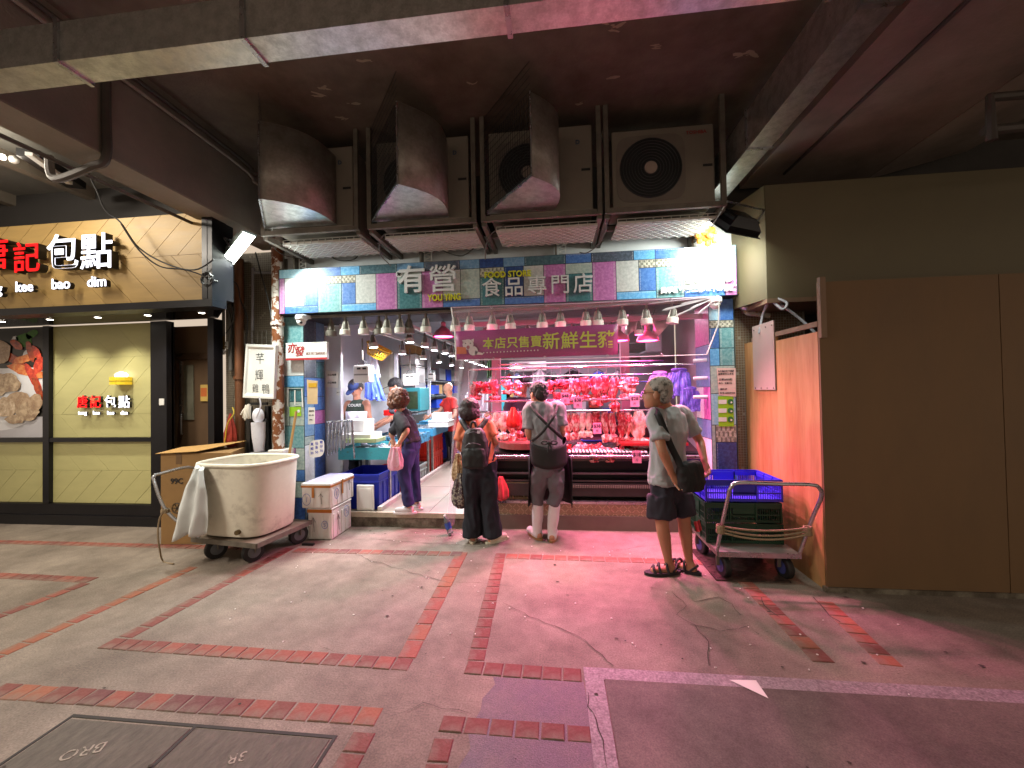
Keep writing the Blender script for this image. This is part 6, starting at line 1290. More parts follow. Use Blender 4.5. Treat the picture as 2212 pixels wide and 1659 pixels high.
for i, (lab, pts) in enumerate((('grey cables hanging out under the cream fascia box', [aY(1660, 645, 4.1), aY(1690, 660, 4.0), aY(1730, 690, 3.9), aY(1760, 718, 3.8)]), ('white cable looping under the cream fascia box', [aY(1655, 665, 4.1), aY(1665, 650, 4.0), aY(1690, 668, 3.9), aY(1700, 655, 3.9), aY(1680, 645, 3.95)]), ('second grey cable over the plywood edge', [aY(1640, 720, 4.1), aY(1648, 680, 4.1), aY(1660, 650, 4.0)]))): cable(lab, pts, .012, M_iw2)
# ================================================================== TROLLEYS, TUB, BOXES, CRATES
def wheel(c_, r, w_, parent, ax=Vector((1, 0, 0)), hub=None):
    ax = ax.normalized(); w = MB(); c_ = Vector(c_)
    up = Vector((0, 0, 1)); sd = ax.cross(up)
    def rg(prof, n=24): return [[c_ + ax * z + (up * math.cos(2 * math.pi * j / n) + sd * math.sin(2 * math.pi * j / n)) * q_ for j in range(n)] for q_, z in prof]
    o = MB().loft(rg([(r * .6, -w_ / 2), (r * .92, -w_ / 2), (r, -w_ * .3), (r, w_ * .3), (r * .92, w_ / 2), (r * .6, w_ / 2)])).build('wheel', M_rubber, parent, smooth=True)
    MB().loft(rg([(r * .58, -w_ * .56), (r * .2, -w_ * .6), (r * .2, w_ * .6), (r * .58, w_ * .56)])).build('hub', hub or mat('grey_hub', '#55585c', .5), o, smooth=True)
    b = MB(); 
    for s_ in (-1, 1): b.bar(c_ + ax * s_ * (w_ * .8), c_ + ax * s_ * (w_ * .8) + Vector((0, 0, .2 - c_.z if c_.z < .2 else .05)), .006, .035, up=ax)
    b.build('caster_fork', M_rust, parent)
M_deck = mat('worn_deck', '#7d6f62', .55, .2, var=.25, vs=6); M_tub = mat('cream_tub', '#d2cdbd', .5, var=.08, vs=3.5, col2='#9f978a', thr=(.55, .74), bump=.05)
lt = thing('platform_trolley', 'low platform trolley under the big cream tub', 'trolley', (-3.03, 3.65, 0)); ang = R(-8.5)
c_ = Vector((-3.03, 3.66, 0)); Rz = Matrix.Rotation(ang, 4, 'Z'); T = Matrix.Translation(c_) @ Rz
MB().box(-.37, .39, -.30, .36, .195, .222, T).build('deck', M_deck, lt); MB().box(-.37, .39, -.31, -.302, .18, .224, T).build('deck_edge', M_rust, lt); MB().box(.391, .40, -.30, .36, .18, .224, T).build('deck_edge', M_rust, lt)
MB().box(-.3, .3, -.2, -.15, .15, .193, T).build('under_bar', M_rust, lt)
for x, y in ((-.20, -.20), (.22, -.18), (-.2, .26), (.30, .28)): wheel(T @ Vector((x, y, .095)), .095, .05, lt, Vector((.85, -.5, 0)))
hp = [aY(430, 1160, 3.42), aY(361, 1105, 3.35), aY(333, 1040, 3.32), aY(334, 1028, 3.34), aY(343, 1024, 3.38), aY(416, 1010, 3.72), aY(440, 1050, 3.78)]
MB().tube(smoothpath(hp, 6), .014, 10).build('handle', M_steel, lt, smooth=True)
MB().tube([T @ Vector((.385, -.28, .21)), T @ Vector((.385, .35, .21))], .01, 8).build('side_rod', M_steel, lt)
rp_ = MB(); rr = random.Random(1)
for k in range(6): q_ = aY(357, 1100 + k * 2, 3.34); rp_.tube([q_ + Vector((.03 * math.cos(a), .03 * math.sin(a), .003 * k)) for a in [R(40) * j for j in range(10)]], .006, 5, caps=False)
rp_.tube(smoothpath([aY(355, 1103, 3.33), aY(345, 1120, 3.32), aY(341, 1150, 3.3), aY(344, 1180, 3.3), aZ(352, 1212, .01), aZ(375, 1218, .01)]), .007, 6); rp_.build('rope', M_rope, label='knotted rope hanging from the left trolley handle to the ground', cat='rope', smooth=True)
tb = thing('plastic_tub', 'big stained cream plastic tub standing on the left trolley', 'tub', (-3.02, 3.68, .225))
Tt = Matrix.Translation(Vector((-3.05, 3.67, 0))) @ Matrix.Rotation(R(-6), 4, 'Z') @ Matrix.Diagonal((.735, .84, 1, 1))
def ov_(a, b, z, n=44, e=.55): return [Tt @ Vector((a * math.copysign(abs(math.cos(t_)) ** e, math.cos(t_)), b * math.copysign(abs(math.sin(t_)) ** e, math.sin(t_)), z)) for t_ in [2 * math.pi * k / n for k in range(n)]]
MB().loft([ov_(.43, .29, .232), ov_(.475, .33, .245), ov_(.492, .340, .28), ov_(.508, .357, .60), ov_(.53, .375, .90), ov_(.515, .36, .90), ov_(.49, .34, .60), ov_(.455, .31, .28), ov_(.43, .28, .25)], True, True).build('shell', M_tub, tb, smooth=True)
r_ = ov_(.53, .38, .905); MB().tube(r_ + [r_[0]], .018, 8, caps=False).build('rim', M_tub, tb, smooth=True)
q_ = aY(514, 1153, 3.36); MB().cyl((q_.x, 3.38, .30), (q_.x, 3.34, .30), .022, 14).build('drain_plug', mat('brass_dark', '#5c4c30', .5, .4), tb)
# white cloth over the tub edge
cl = thing('draped_cloth', 'white cloth draped over the left corner of the cream tub', 'cloth', aY(400, 1100, 3.2))
K = [(aY(424, 1000, 3.42), aY(448, 1004, 3.40)), (aY(418, 1012, 3.36), aY(436, 1016, 3.30)), (aY(398, 1050, 3.32), aY(440, 1055, 3.26)), (aY(380, 1100, 3.28), aY(444, 1110, 3.24)), (aY(368, 1165, 3.26), aY(441, 1152, 3.24))]
def fcl(u, v):
    s_ = v * (len(K) - 1); i = min(int(s_), len(K) - 2); f_ = s_ - i; L_ = K[i][0].lerp(K[i + 1][0], f_); R_ = K[i][1].lerp(K[i + 1][1], f_); return L_.lerp(R_, u) + Vector((0, .03 * math.sin(u * 13 + v * 2) * (.3 + v) + .012 * noise.noise(Vector((u * 5, v * 6, 1))), -.02 * math.sin(u * 9) * v))
MB().grid(fcl, 30, 24).build('cloth', mat('white_cloth', '#c8cccb', .75, var=.05), cl, smooth=True, solid=.002)
# 99C carton
M_card = mat('brown_cardboard', '#8c6c42', .85, var=.1, vs=4, bump=.1, bs=40)
ct = thing('large_carton', 'large brown carton printed 99C behind the left trolley handle', 'carton', (-3.95, 4.0, 0))
A_ = aZ(348, 1177, 0); B_ = Vector((-3.42, 3.85, 0)); C0 = Vector((-3.60, 4.26, 0)); D_ = A_ + (C0 - B_)
zt = .95; MB().loft([[p + Vector((0, 0, z)) for p in (A_, B_, C0, D_)] for z in (.005, zt)]).build('body', M_card, ct)
MB().loft([[A_ + Vector((-.03, -.03, zt + .004)), A_.lerp(B_, .55) + Vector((0, -.03, zt + .02)), C0 + Vector((.02, 0, zt + .07)), D_ + Vector((0, 0, zt + .01))], [A_ + Vector((-.03, -.03, zt + .009)), A_.lerp(B_, .55) + Vector((0, -.03, zt + .025)), C0 + Vector((.02, 0, zt + .075)), D_ + Vector((0, 0, zt + .015))]]).build('top_flap', mat('light_cardboard', '#b08a50', .8, var=.06), ct)
d_ = (B_ - A_).normalized(); an = math.atan2(d_.y, d_.x); nn = Vector((d_.y, -d_.x, 0))
q_ = A_ + d_ * .17 + nn * .004 + Vector((0, 0, .66)); text('99C', q_, .075, M_ink, ct, 'lettering', .001, .002, .13, rot=(R(90), 0, an))
q_ = A_ + d_ * .17 + nn * .004 + Vector((0, 0, .38)); rn = MB()
for r_ in (.055, .048): rn.tube([q_ + d_ * r_ * math.cos(a) + Vector((0, 0, r_ * math.sin(a))) for a in [R(20) * j for j in range(19)]], .002, 4, caps=False)
for a in (0, 60, 120): rn.bar(q_ - d_ * .04 * math.cos(R(a)) - Vector((0, 0, .04 * math.sin(R(a)))), q_ + d_ * .04 * math.cos(R(a)) + Vector((0, 0, .04 * math.sin(R(a)))), .006, .002, up=nn)
rn.build('printed_symbol', M_ink, ct)
q_ = A_ + d_ * .16 + nn * .003; MB().box(0, .06, 0, .001, .84, .95, Matrix.Translation(q_) @ Matrix.Rotation(an, 4, 'Z')).build('tape', mat('brown_tape', '#6c5236', .4), ct)
# foam boxes
M_tape = mat('orange_tape', '#b06c20', .35, var=.1); M_bp = mat('blue_marker', '#4a64b0', .6, var=0); M_kp = mat('black_marker', '#22242c', .6, var=0)
def foambox(lab, x0, x1, y0, y1, z0, z1, lid, marks, tapes):
    t = thing('foam_box', lab, 'foam box', ((x0 + x1) / 2, (y0 + y1) / 2, z0))
    MB().box(x0, x1, y0, y1, z0, z1 - lid - .003).build('body', M_foam, t, bevel=.012); MB().box(x0 - .004, x1 + .004, y0 - .004, y1 + .004, z1 - lid, z1).build('lid', M_foam, t, bevel=.008)
    rb = MB(); n = 4
    for i in range(n): x = x0 + .03 + (x1 - x0 - .06) * i / (n - 1); rb.box(x - .012, x + .012, y0 - .006, y0 + .001, z0 + .02, z1 - lid - .05)
    for i in range(5): y = y0 + .04 + (y1 - y0 - .08) * i / 4; rb.box(x1 - .001, x1 + .006, y - .013, y + .013, z0 + .02, z1 - lid - .05)
    rb.build('moulded_rib', M_foam, t, kind='stuff')
    for kind, side, a, z, h_ in marks:
        m_ = MB()
        def P(da, dz): return Vector((a + da, y0 - .0075, z + dz)) if side == 'f' else Vector((x1 + .0075, a + da, z + dz))
        if kind == 'o': m_.tube([P(h_ * .42 * math.cos(q_), h_ * .55 * math.sin(q_)) for q_ in [R(18) * j for j in range(21)]], .0022, 4, caps=False)
        if kind in 'o1': m_.tube([P(.006, h_ * .25), P(0, -h_ * .25)], .0022, 4)
        if kind == '5': m_.tube([P(h_ * .42 * math.cos(q_), h_ * .5 * math.sin(q_)) for q_ in [R(18) * j for j in range(21)]], .0022, 4, caps=False); m_.tube([P(.02, h_ * .22), P(-.01, h_ * .22), P(-.012, .004), P(.012, 0), P(.014, -h_ * .15), P(-.012, -h_ * .2)], .0022, 4)
        if kind == 'a': m_.tube([P(.01, -h_ * .5), P(0, h_ * .5)], .002, 4); m_.tube([P(-.022, h_ * .2), P(0, h_ * .5), P(.026, h_ * .16)], .002, 4)
        m_.build('marker_drawing', M_bp if kind in 'o5' else M_kp, t)
    for b in tapes: MB().box(*b).build('tape', M_tape, t)
    return t
FX0, FX1, FY0, FY1 = -2.665, -2.395, 4.01, 4.42
foambox('lower white foam box marked 5 standing on the pavement', FX0, FX1, FY0, FY1, 0, .33, .02, [('a', 'f', -2.60, .16, .15), ('5', 'f', -2.47, .16, .08), ('a', 'r', 4.13, .15, .17), ('5', 'r', 4.30, .22, .12)], [(FX0 - .002, FX1 + .006, FY0 - .0065, FY0 - .005, .285, .32)])
foambox('upper white foam box marked 1 on top of the lower one', FX0 - .055, FX1 + .0, FY0 - .02, FY1 + .06, .335, .60, .03, [('o', 'f', -2.66, .43, .11), ('a', 'f', -2.50, .44, .11), ('o', 'r', 4.10, .47, .10), ('a', 'r', 4.36, .50, .12)], [(FX0 - .06, FX1 + .006, FY0 - .0265, FY0 - .025, .555, .578), (-2.60, -2.572, FY0 - .0295, FY0 - .0275, .45, .575), (FX1 + .0055, FX1 + .0075, FY0 - .02, FY1 + .06, .555, .578), (FX1 + .0085, FX1 + .0105, 4.20, 4.235, .44, .60)])
MB().box(FX0 - .03, FX1 - .02, FY0 + .02, FY1 + .07, .6005, .606).build('glass_sheet', mat('clear_sheet', '#b8b4dc', .08, var=0, spec=.8), label='clear plastic sheet lying on the upper foam box', cat='sheet')
MB().box(-2.62, -2.5, 4.0 - .16, 4.0 - .13, 0, .02, Matrix.Translation((0, 0, 0))).build('black_offcut', M_dark, label='short black bar lying by the trolley wheel', cat='bar') 
# right trolley with crates
rt = thing('platform_trolley', 'steel platform trolley with roped tubular handle beside the plywood', 'trolley', (1.6, 3.65, 0)); M_alu = mat('scuffed_deck', '#9c9a94', .4, .5, var=.2, vs=7)
MB().box(1.275, 1.885, 3.385, 3.98, .20, .222).build('deck', M_alu, rt); MB().box(1.27, 1.89, 3.375, 3.383, .185, .224).build('deck_edge', M_steel, rt); MB().box(1.262, 1.273, 3.385, 3.98, .185, .224).build('deck_edge', M_rust, rt)
for x, y in ((1.33, 3.45), (1.80, 3.45), (1.32, 3.9), (1.8, 3.9)): wheel((x, y, .09), .09, .05, rt, Vector((1, .15, 0)), mat('blue_hub', '#2c3468', .5))
hh = [aY(1549, 1190, 3.38), aY(1558, 1140, 3.33), aY(1573, 1072, 3.24), aY(1578, 1055, 3.22), aY(1596, 1043, 3.21), aY(1680, 1045, 3.21), aY(1752, 1047, 3.21), aY(1770, 1055, 3.22), aY(1774, 1073, 3.24), aY(1755, 1120, 3.31), aY(1728, 1194, 3.38)]
MB().tube(smoothpath(hh, 6), .0145, 10).build('handle', M_steel, rt, smooth=True)
rq = MB(); La, Lb = aY(1556, 1142, 3.31), aY(1744, 1146, 3.30)
for k, (dz, sg) in enumerate(((.02, .03), (.0, .045), (-.02, .05))): rq.tube(sag(La + Vector((0, -.01 * k, dz)), Lb + Vector((0, -.01 * k, dz)), sg, 14), .008, 6)
for q_ in (La, Lb):
    for k in range(6): rq.tube([q_ + Vector((.026 * math.cos(a), .026 * math.sin(a), -.03 + .011 * k)) for a in [R(40) * j for j in range(10)]], .007, 5, caps=False)
rq.build('rope', M_rope, label='triple rope strung across the right trolley handle', cat='rope', smooth=True)
pb = MB(); q_ = aY(1505, 1128, 3.6)
pb.grid(lambda u, v: q_ + Vector(((u - .5) * .05 + v * .02, .01 * math.sin(u * 9), -v * .09 + .02 * u)), 6, 6).build('tied_bag_scrap', mat('pink_bag_film', '#c8454a', .35), label='scrap of pink bag tied at the left trolley corner by the crates', cat='bag scrap', smooth=True)
CW, CD, CH = .60, .42, .165
for i, (lab, m, z, dx, inn) in enumerate((('lower dark green slotted crate on the steel trolley', M_cg, .225, 0, None), ('upper dark green slotted crate under the blue one', M_cg, .40, -.006, mat('blue_contents', '#28348c', .5)), ('violet blue slotted crate on top of the green crates', M_cv, .575, .003, None))):
    crate('slotted_crate', lab, 1.555 + dx, 3.785, z, CW, CD, CH + (.02 if i == 2 else 0), m, 'slotted crates stacked on the steel trolley', True, R(0), inner=inn)
# ================================================================== PEOPLE
UPV = Vector((0, 0, 1))
def fuse(mb, name, m, parent, voxel=.011, smooth=4, wr=0., wfreq=9., wst=(1, 1, .5), extra=None, seed=0, sub=None):
    """fuse overlapping volumes into one continuous skin, then add cloth folds along the normals"""
    me = bpy.data.meshes.new('tmp'); me.from_pydata(mb.v, [], mb.f); o = bpy.data.objects.new('tmp', me); C.objects.link(o)
    r = o.modifiers.new('r', 'REMESH'); r.mode = 'VOXEL'; r.voxel_size = voxel; s_ = o.modifiers.new('s', 'SMOOTH'); s_.iterations = smooth; s_.factor = .6
    nm = bpy.data.meshes.new_from_object(o.evaluated_get(bpy.context.evaluated_depsgraph_get())); C.objects.unlink(o); bpy.data.objects.remove(o); bpy.data.meshes.remove(me)
    if wr:
        ns = [v.normal.copy() for v in nm.vertices]
        for v, n_ in zip(nm.vertices, ns):
            p = v.co; q_ = Vector((p.x * wst[0], p.y * wst[1], p.z * wst[2])) * wfreq + Vector((seed * 3.1, seed, 0))
            d_ = noise.noise(q_) + .5 * (1 - 2 * abs(noise.noise(q_ * 1.9 + Vector((5, 1, 2)))))
            v.co = p + n_ * (d_ + (.12 if wfreq < 20 else .30)) * wr
    if extra is not None and extra.v:
        bm = bmesh.new(); bm.from_mesh(nm); vs = [bm.verts.new(v) for v in extra.v]
        for f_ in extra.f:
            try: bm.faces.new([vs[i] for i in f_])
            except ValueError: pass
        bm.to_mesh(nm); bm.free()
    off = world_loc(parent)
    for v in nm.vertices: v.co -= off
    nm.materials.clear(); nm.materials.append(m); nm.polygons.foreach_set('use_smooth', [True] * len(nm.polygons)); nm.update()
    r_ = bpy.data.objects.new(name, nm); C.objects.link(r_); r_.parent = parent; return r_
def ell_ring(c_, x, y, rx, ry, n=20): return [c_ + x * rx * math.cos(2 * math.pi * j / n) + y * ry * math.sin(2 * math.pi * j / n) for j in range(n)]
def trunk(mb, rows, lat):
    """rows: (centre, rx, ry); lat = direction across the shoulders"""
    rings = []
    for i, (c_, rx, ry) in enumerate(rows):
        t_ = (rows[min(i + 1, len(rows) - 1)][0] - rows[max(i - 1, 0)][0]).normalized(); x = (lat - t_ * lat.dot(t_)).normalized(); y = t_.cross(x); rings.append(ell_ring(c_, x, y, rx, ry))
    mb.loft(rings)
def limb(mb, pts, rs, k=4, n=12): 
    P_ = smoothpath(pts, k); m_ = len(P_); R_ = []
    for i in range(m_): s_ = i / k; a = min(int(s_), len(rs) - 2); f_ = min(1, s_ - a); R_.append(rs[a] * (1 - f_) + rs[a + 1] * f_)
    mb.tube(P_, R_, n)
def hand(core, ext, wrist, d, pn, curl=.5, s=1., side=1):
    """palm fused into the body; four unequal fingers and a thumb, each bent at its joints"""
    d = Vector(d).normalized(); pn = Vector(pn); pn = (pn - d * pn.dot(d)).normalized(); lt_ = d.cross(pn) * side
    pc = wrist + d * .05 * s
    core.loft([ell_ring(wrist + d * z * s, lt_, pn, rx * s, ry * s, 12) for z, rx, ry in ((-.03, .026, .02), (.0, .026, .019), (.03, .036, .018), (.06, .042, .016), (.085, .040, .013), (.092, .03, .008))])
    for i, (o_, L_) in enumerate(((-.030, .062), (-.010, .073), (.010, .069), (.029, .054))):
        p = wrist + (d * .082 + lt_ * o_) * s; a = curl * .5; pts = [p - d * .015 * s]; q_ = p; 
        for seg in (.42, .32, .26):
            dd = d * math.cos(a) - pn * math.sin(a); q_ = q_ + dd * L_ * seg * s; pts.append(q_); a += curl * .9
        ext.tube(pts, [.0095 * s, .009 * s, .0083 * s, .0065 * s], 8)
    p = wrist + (d * .025 - lt_ * .03) * s; t1 = p + (d * .03 - lt_ * .022 - pn * .008) * s; t2 = t1 + (d * .032 - lt_ * .004 - pn * .012 * (1 + curl)) * s
    ext.tube([wrist + (d * .01 - lt_ * .012) * s, p, t1, t2], [.014 * s, .0125 * s, .0105 * s, .008 * s], 8)
M_skin = mat('skin', '#b88068', .5, var=.06, vs=14, sss=.15); M_skin_d = mat('tanned_skin', '#a06f54', .5, var=.08, vs=14, sss=.15); M_skin_l = mat('light_skin', '#c08c72', .5, var=.05, vs=14, sss=.15)
M_eye = mat('eye_dark', '#14100e', .2, var=0)
def person(label, J, skin, shirt=None, trousers=None, hair=None, shoes=None, s=1., shorts=False, wide=1., flare=.0, sleeve=.62, face=(0, 1, 0), hairm=None, hair_shape='short', girth=1., boots=None, shirt_len=None, hands=('down', 'down'), headpitch=0., extras=None, cap=None, lowq=False, armless=False, seed=0, head_s=1., neckline=True):
    H = J['head']; N = J['neck']; P = J['pelvis']; SL, SR = J['sl'], J['sr']; lat = (SR - SL).normalized(); root = thing('person', label, 'person', Vector((P.x, P.y, J.get('floor', 0.))))
    vx = .014 if lowq else .0092; f = Vector(face).normalized(); rt = f.cross(UPV).normalized(); up = UPV
    if headpitch: f2 = (f * math.cos(headpitch) - UPV * math.sin(headpitch)); up = (UPV * math.cos(headpitch) + f * math.sin(headpitch)); f = f2
    core, ext = MB(), MB(); g = girth; hs = s * head_s * 1.10
    # head: skull, jaw, nose, ears, brow, lips
    def E(mb, c_, r, n=16, m=12):
        rings = []
        for i in range(1, m):
            t_ = math.pi * i / m; rings.append([c_ - up * r[2] * math.cos(t_) + (rt * r[0] * math.cos(a) + f * r[1] * math.sin(a)) * math.sin(t_) for a in [2 * math.pi * j / n for j in range(n)]])
        mb.loft(rings)
    def hp_(x, y, z): return H + rt * x * hs + f * y * hs + up * z * hs
    E(core, hp_(0, -.012, .03), (.076 * hs, .096 * hs, .088 * hs)); E(core, hp_(0, .022, -.03), (.060 * hs, .066 * hs, .082 * hs)); E(core, hp_(0, .060, -.082), (.030 * hs, .026 * hs, .026 * hs))
    E(core, hp_(0, .088, -.018), (.014 * hs, .020 * hs, .026 * hs), 8, 6); E(core, hp_(0, .074, -.056), (.024 * hs, .014 * hs, .012 * hs), 8, 6); E(core, hp_(0, .074, .022), (.045 * hs, .014 * hs, .012 * hs), 8, 6)
    for sx in (-1, 1): E(ext, hp_(sx * .078, -.008, -.012), (.010 * hs, .019 * hs, .032 * hs), 10, 8); E(ext, hp_(sx * .03, .079, .006), (.011 * hs, .006 * hs, .006 * hs), 8, 6)
    limb(core, [hp_(0, -.03, -.05), H.lerp(N, .6) + (N - H) * 0, N + (P - N) * .06], [.052 * s, .053 * s, .062 * s])
    sh = (SL + SR) / 2; ax_ = (P - N)
    rows = [(P + (P - N).normalized() * .05, .12 * g * s, .095 * g * s), (P, .146 * g * s, .104 * g * s), (P.lerp(N, .25), .138 * g * s, .10 * g * s), (P.lerp(N, .5), .15 * g * s, .105 * g * s), (P.lerp(sh, .78), .165 * g * s, .108 * g * s), (sh + (P - N) * .04, .15 * s, .085 * s), (sh.lerp(N, .6), .075 * s, .06 * s), (N, .055 * s, .055 * s)]
    trunk(core, rows, lat)
    arms = []
    for S_, E_, W_, hd in ((SL, J.get('el'), J.get('wl'), 0), (SR, J.get('er'), J.get('wr'), 1)):
        if E_ is None: continue
        limb(core, [S_.lerp(sh, .3), S_, S_.lerp(E_, .5), E_, E_.lerp(W_, .35), W_], [.05 * s, .054 * s, .046 * s, .037 * s, .038 * s, .024 * s])
        hdir = J.get('hd' + 'lr'[hd]) or (W_ - E_); pn = J.get('pn' + 'lr'[hd]) or lat * (1 if hd else -1); hand(core, ext, W_, hdir, pn, J.get('curl', .6), s, 1 if hd else -1); arms.append((S_, E_, W_))
    HL, HR = J['hl'], J['hr']
    for h_, k_, a_ in ((HL, J['kl'], J['al']), (HR, J['kr'], J['ar'])):
        limb(core, [P.lerp(h_, .6), h_, h_.lerp(k_, .5), k_, k_.lerp(a_, .3), a_.lerp(k_, .15), a_], [.070 * s, .078 * s, .068 * s, .053 * s, .054 * s, .035 * s, .034 * s])
    for a_, td in ((J['al'], J['tl']), (J['ar'], J['tr'])):
        td = Vector(td).normalized(); b_ = Vector((a_.x, a_.y, J.get('floor', 0.) + .03)); limb(core, [a_, b_ - td * .035 * s, b_ + td * .05 * s, b_ + td * .15 * s], [.034 * s, .034 * s, .036 * s, .026 * s])
    body = fuse(core, 'body', skin, root, vx, 3, extra=ext)
    ey = MB()
    for sx in (-1, 1): E(ey, hp_(sx * .03, .0835, .006), (.006 * hs, .003 * hs, .005 * hs), 8, 6); ey.bar(hp_(sx * .018, .088, .026), hp_(sx * .044, .082, .026), .004 * hs, .005 * hs)
    eo = ey.build('eyes', M_eye, body)
    lp = MB(); lp.bar(hp_(-.018, .088, -.056), hp_(.018, .088, -.056), .005 * hs, .004 * hs); lp.build('lips', mat('lips', '#8a4840', .5), body)
    # hair
    if hairm and hair_shape != 'none':
        hm = MB()
        if hair_shape == 'short':
            E(hm, hp_(0, -.022, .046), (.083 * hs, .097 * hs, .084 * hs)); E(hm, hp_(0, -.058, -.005), (.072 * hs, .058 * hs, .075 * hs)); wr_, wf_ = .008, 60
        elif hair_shape == 'cropped':
            E(hm, hp_(0, -.022, .040), (.079 * hs, .092 * hs, .083 * hs)); E(hm, hp_(0, -.058, -.004), (.068 * hs, .052 * hs, .072 * hs)); wr_, wf_ = .004, 90
        elif hair_shape == 'bob':
            E(hm, hp_(0, -.02, .04), (.094 * hs, .108 * hs, .092 * hs)); E(hm, hp_(0, -.045, -.03), (.098 * hs, .088 * hs, .085 * hs)); wr_, wf_ = .010, 40
            for sx in (-1, 1): E(hm, hp_(sx * .066, -.005, -.03), (.036 * hs, .055 * hs, .07 * hs), 10, 8)
        elif hair_shape == 'curly':
            E(hm, hp_(0, -.025, .04), (.108 * hs, .12 * hs, .10 * hs)); E(hm, hp_(0, -.05, -.03), (.108 * hs, .10 * hs, .085 * hs)); wr_, wf_ = .015, 38
            for sx in (-1, 1): E(hm, hp_(sx * .075, .01, -.03), (.045 * hs, .06 * hs, .075 * hs), 10, 8)
        fuse(hm, 'hair', hairm, root, .008, 1, wr_, wf_, (1, 1, .6), seed=seed)
    if cap:
        cm = MB(); E(cm, hp_(0, -.014, .052), (.086 * hs, .104 * hs, .075 * hs)); fuse(cm, 'cap', cap, root, .010, 2); MB().loft([[hp_(.06 * math.cos(a), .06 + .12 * math.sin(a) * (1 if q_ else 1), .045 - .02 * q_ * 0 - z_) for a in [math.pi * j / 10 for j in range(11)]] for q_, z_ in ((0, 0), (1, .008))], True, True).build('cap_brim', cap, root)
    # shirt
    if shirt:
        g2 = g * 1.06; c_ = MB(); bot = shirt_len if shirt_len is not None else .10; d_ = (P - N).normalized()
        rows2 = [(P + d_ * bot, .185 * g2 * s, .135 * g2 * s), (P + d_ * (bot - .03), .184 * g2 * s, .134 * g2 * s), (P, .178 * g2 * s, .128 * g2 * s), (P.lerp(N, .28), .163 * g2 * s, .120 * g2 * s), (P.lerp(N, .5), .166 * g2 * s, .122 * g2 * s), (P.lerp(sh, .78), .176 * g2 * s, .120 * g2 * s), (sh + (P - N) * .03, .165 * s, .095 * s), (sh.lerp(N, .62), .092 * s, .072 * s), (sh.lerp(N, .88), .066 * s, .062 * s)]
        trunk(c_, rows2, lat)
        for S_, E_, W_ in arms:
            if sleeve > 0: e_ = S_.lerp(E_, sleeve) if sleeve <= 1 else E_.lerp(W_, sleeve - 1); limb(c_, [S_.lerp(sh, .35), S_ + (S_ - sh) * .02, S_.lerp(e_, .6), e_], [.062 * s, .069 * s, .066 * s, .068 * s])
        fuse(c_, 'shirt', shirt, root, vx, 3, .018 * s, 8, (1, 1, .55), seed=seed)
    if trousers:
        c_ = MB(); trunk(c_, [(P + Vector((0, 0, .10)), .150 * g * s, .110 * g * s), (P, .172 * g * s, .126 * g * s), (P - Vector((0, 0, .09)), .165 * g * s, .125 * g * s), (P - Vector((0, 0, .14)), .12 * g * s, .1 * g * s)], lat)
        for h_, k_, a_ in ((HL, J['kl'], J['al']), (HR, J['kr'], J['ar'])):
            if shorts: e_ = h_.lerp(k_, .74); limb(c_, [h_, h_.lerp(e_, .5), e_], [.105 * s * wide, .112 * s * wide, .112 * s * wide])
            else:
                e_ = a_ + Vector((0, 0, J.get('cuff', -.02))); limb(c_, [h_, h_.lerp(k_, .5), k_, k_.lerp(e_, .5), e_], [.100 * s * wide, .092 * s * wide, (.068 + flare * .35) * s * wide, (.060 + flare * .7) * s * wide, (.060 + flare) * s * wide])
        fuse(c_, 'shorts' if shorts else 'trousers', trousers, root, vx, 3, .024 * s, 8, (1, 1, .45), seed=seed + 5)
    if boots:
        for a_, k_, td in ((J['al'], J['kl'], J['tl']), (J['ar'], J['kr'], J['tr'])):
            td = Vector(td).normalized(); c_ = MB(); b_ = Vector((a_.x, a_.y, J.get('floor', 0.) + .045)); top = a_.lerp(k_, .72)
            limb(c_, [top, a_.lerp(k_, .35), a_ + Vector((0, 0, .03)), b_ - td * .01], [.060 * s, .058 * s, .048 * s, .046 * s]); limb(c_, [b_ - td * .045, b_ + td * .05, b_ + td * .17], [.045 * s, .046 * s, .038 * s]); bo = fuse(c_, 'boot', boots, root, .008, 3, .004, 14)
            so = MB(); q_ = Vector((a_.x, a_.y, J.get('floor', 0.))); sd = td.cross(UPV); so.loft([[q_ + td * (.05 + .145 * math.cos(t_)) + sd * .047 * math.sin(t_) + Vector((0, 0, z)) for t_ in [2 * math.pi * j / 18 for j in range(18)]] for z in (.001, .022)]); so.build('sole', mat('tan_sole', '#8a6440', .6), bo)
    if shoes:
        for a_, td in ((J['al'], J['tl']), (J['ar'], J['tr'])):
            td = Vector(td).normalized(); c_ = MB(); b_ = Vector((a_.x, a_.y, J.get('floor', 0.) + .040)); limb(c_, [b_ - td * .045, b_ + td * .02, b_ + td * .09, b_ + td * .16], [.038 * s, .043 * s, .041 * s, .030 * s]); limb(c_, [b_ + Vector((0, 0, .035)) - td * .02, b_ - td * .02], [.036 * s, .04 * s]); so_ = fuse(c_, 'shoe', shoes[0], root, .007, 3)
            so = MB(); q_ = Vector((a_.x, a_.y, J.get('floor', 0.))); sd = td.cross(UPV); so.loft([[q_ + td * (.05 + .14 * math.cos(t_)) + sd * .043 * math.sin(t_) + Vector((0, 0, z)) for t_ in [2 * math.pi * j / 18 for j in range(18)]] for z in (.001, .02)]); so.build('sole', shoes[1], so_)
    return root, locals()

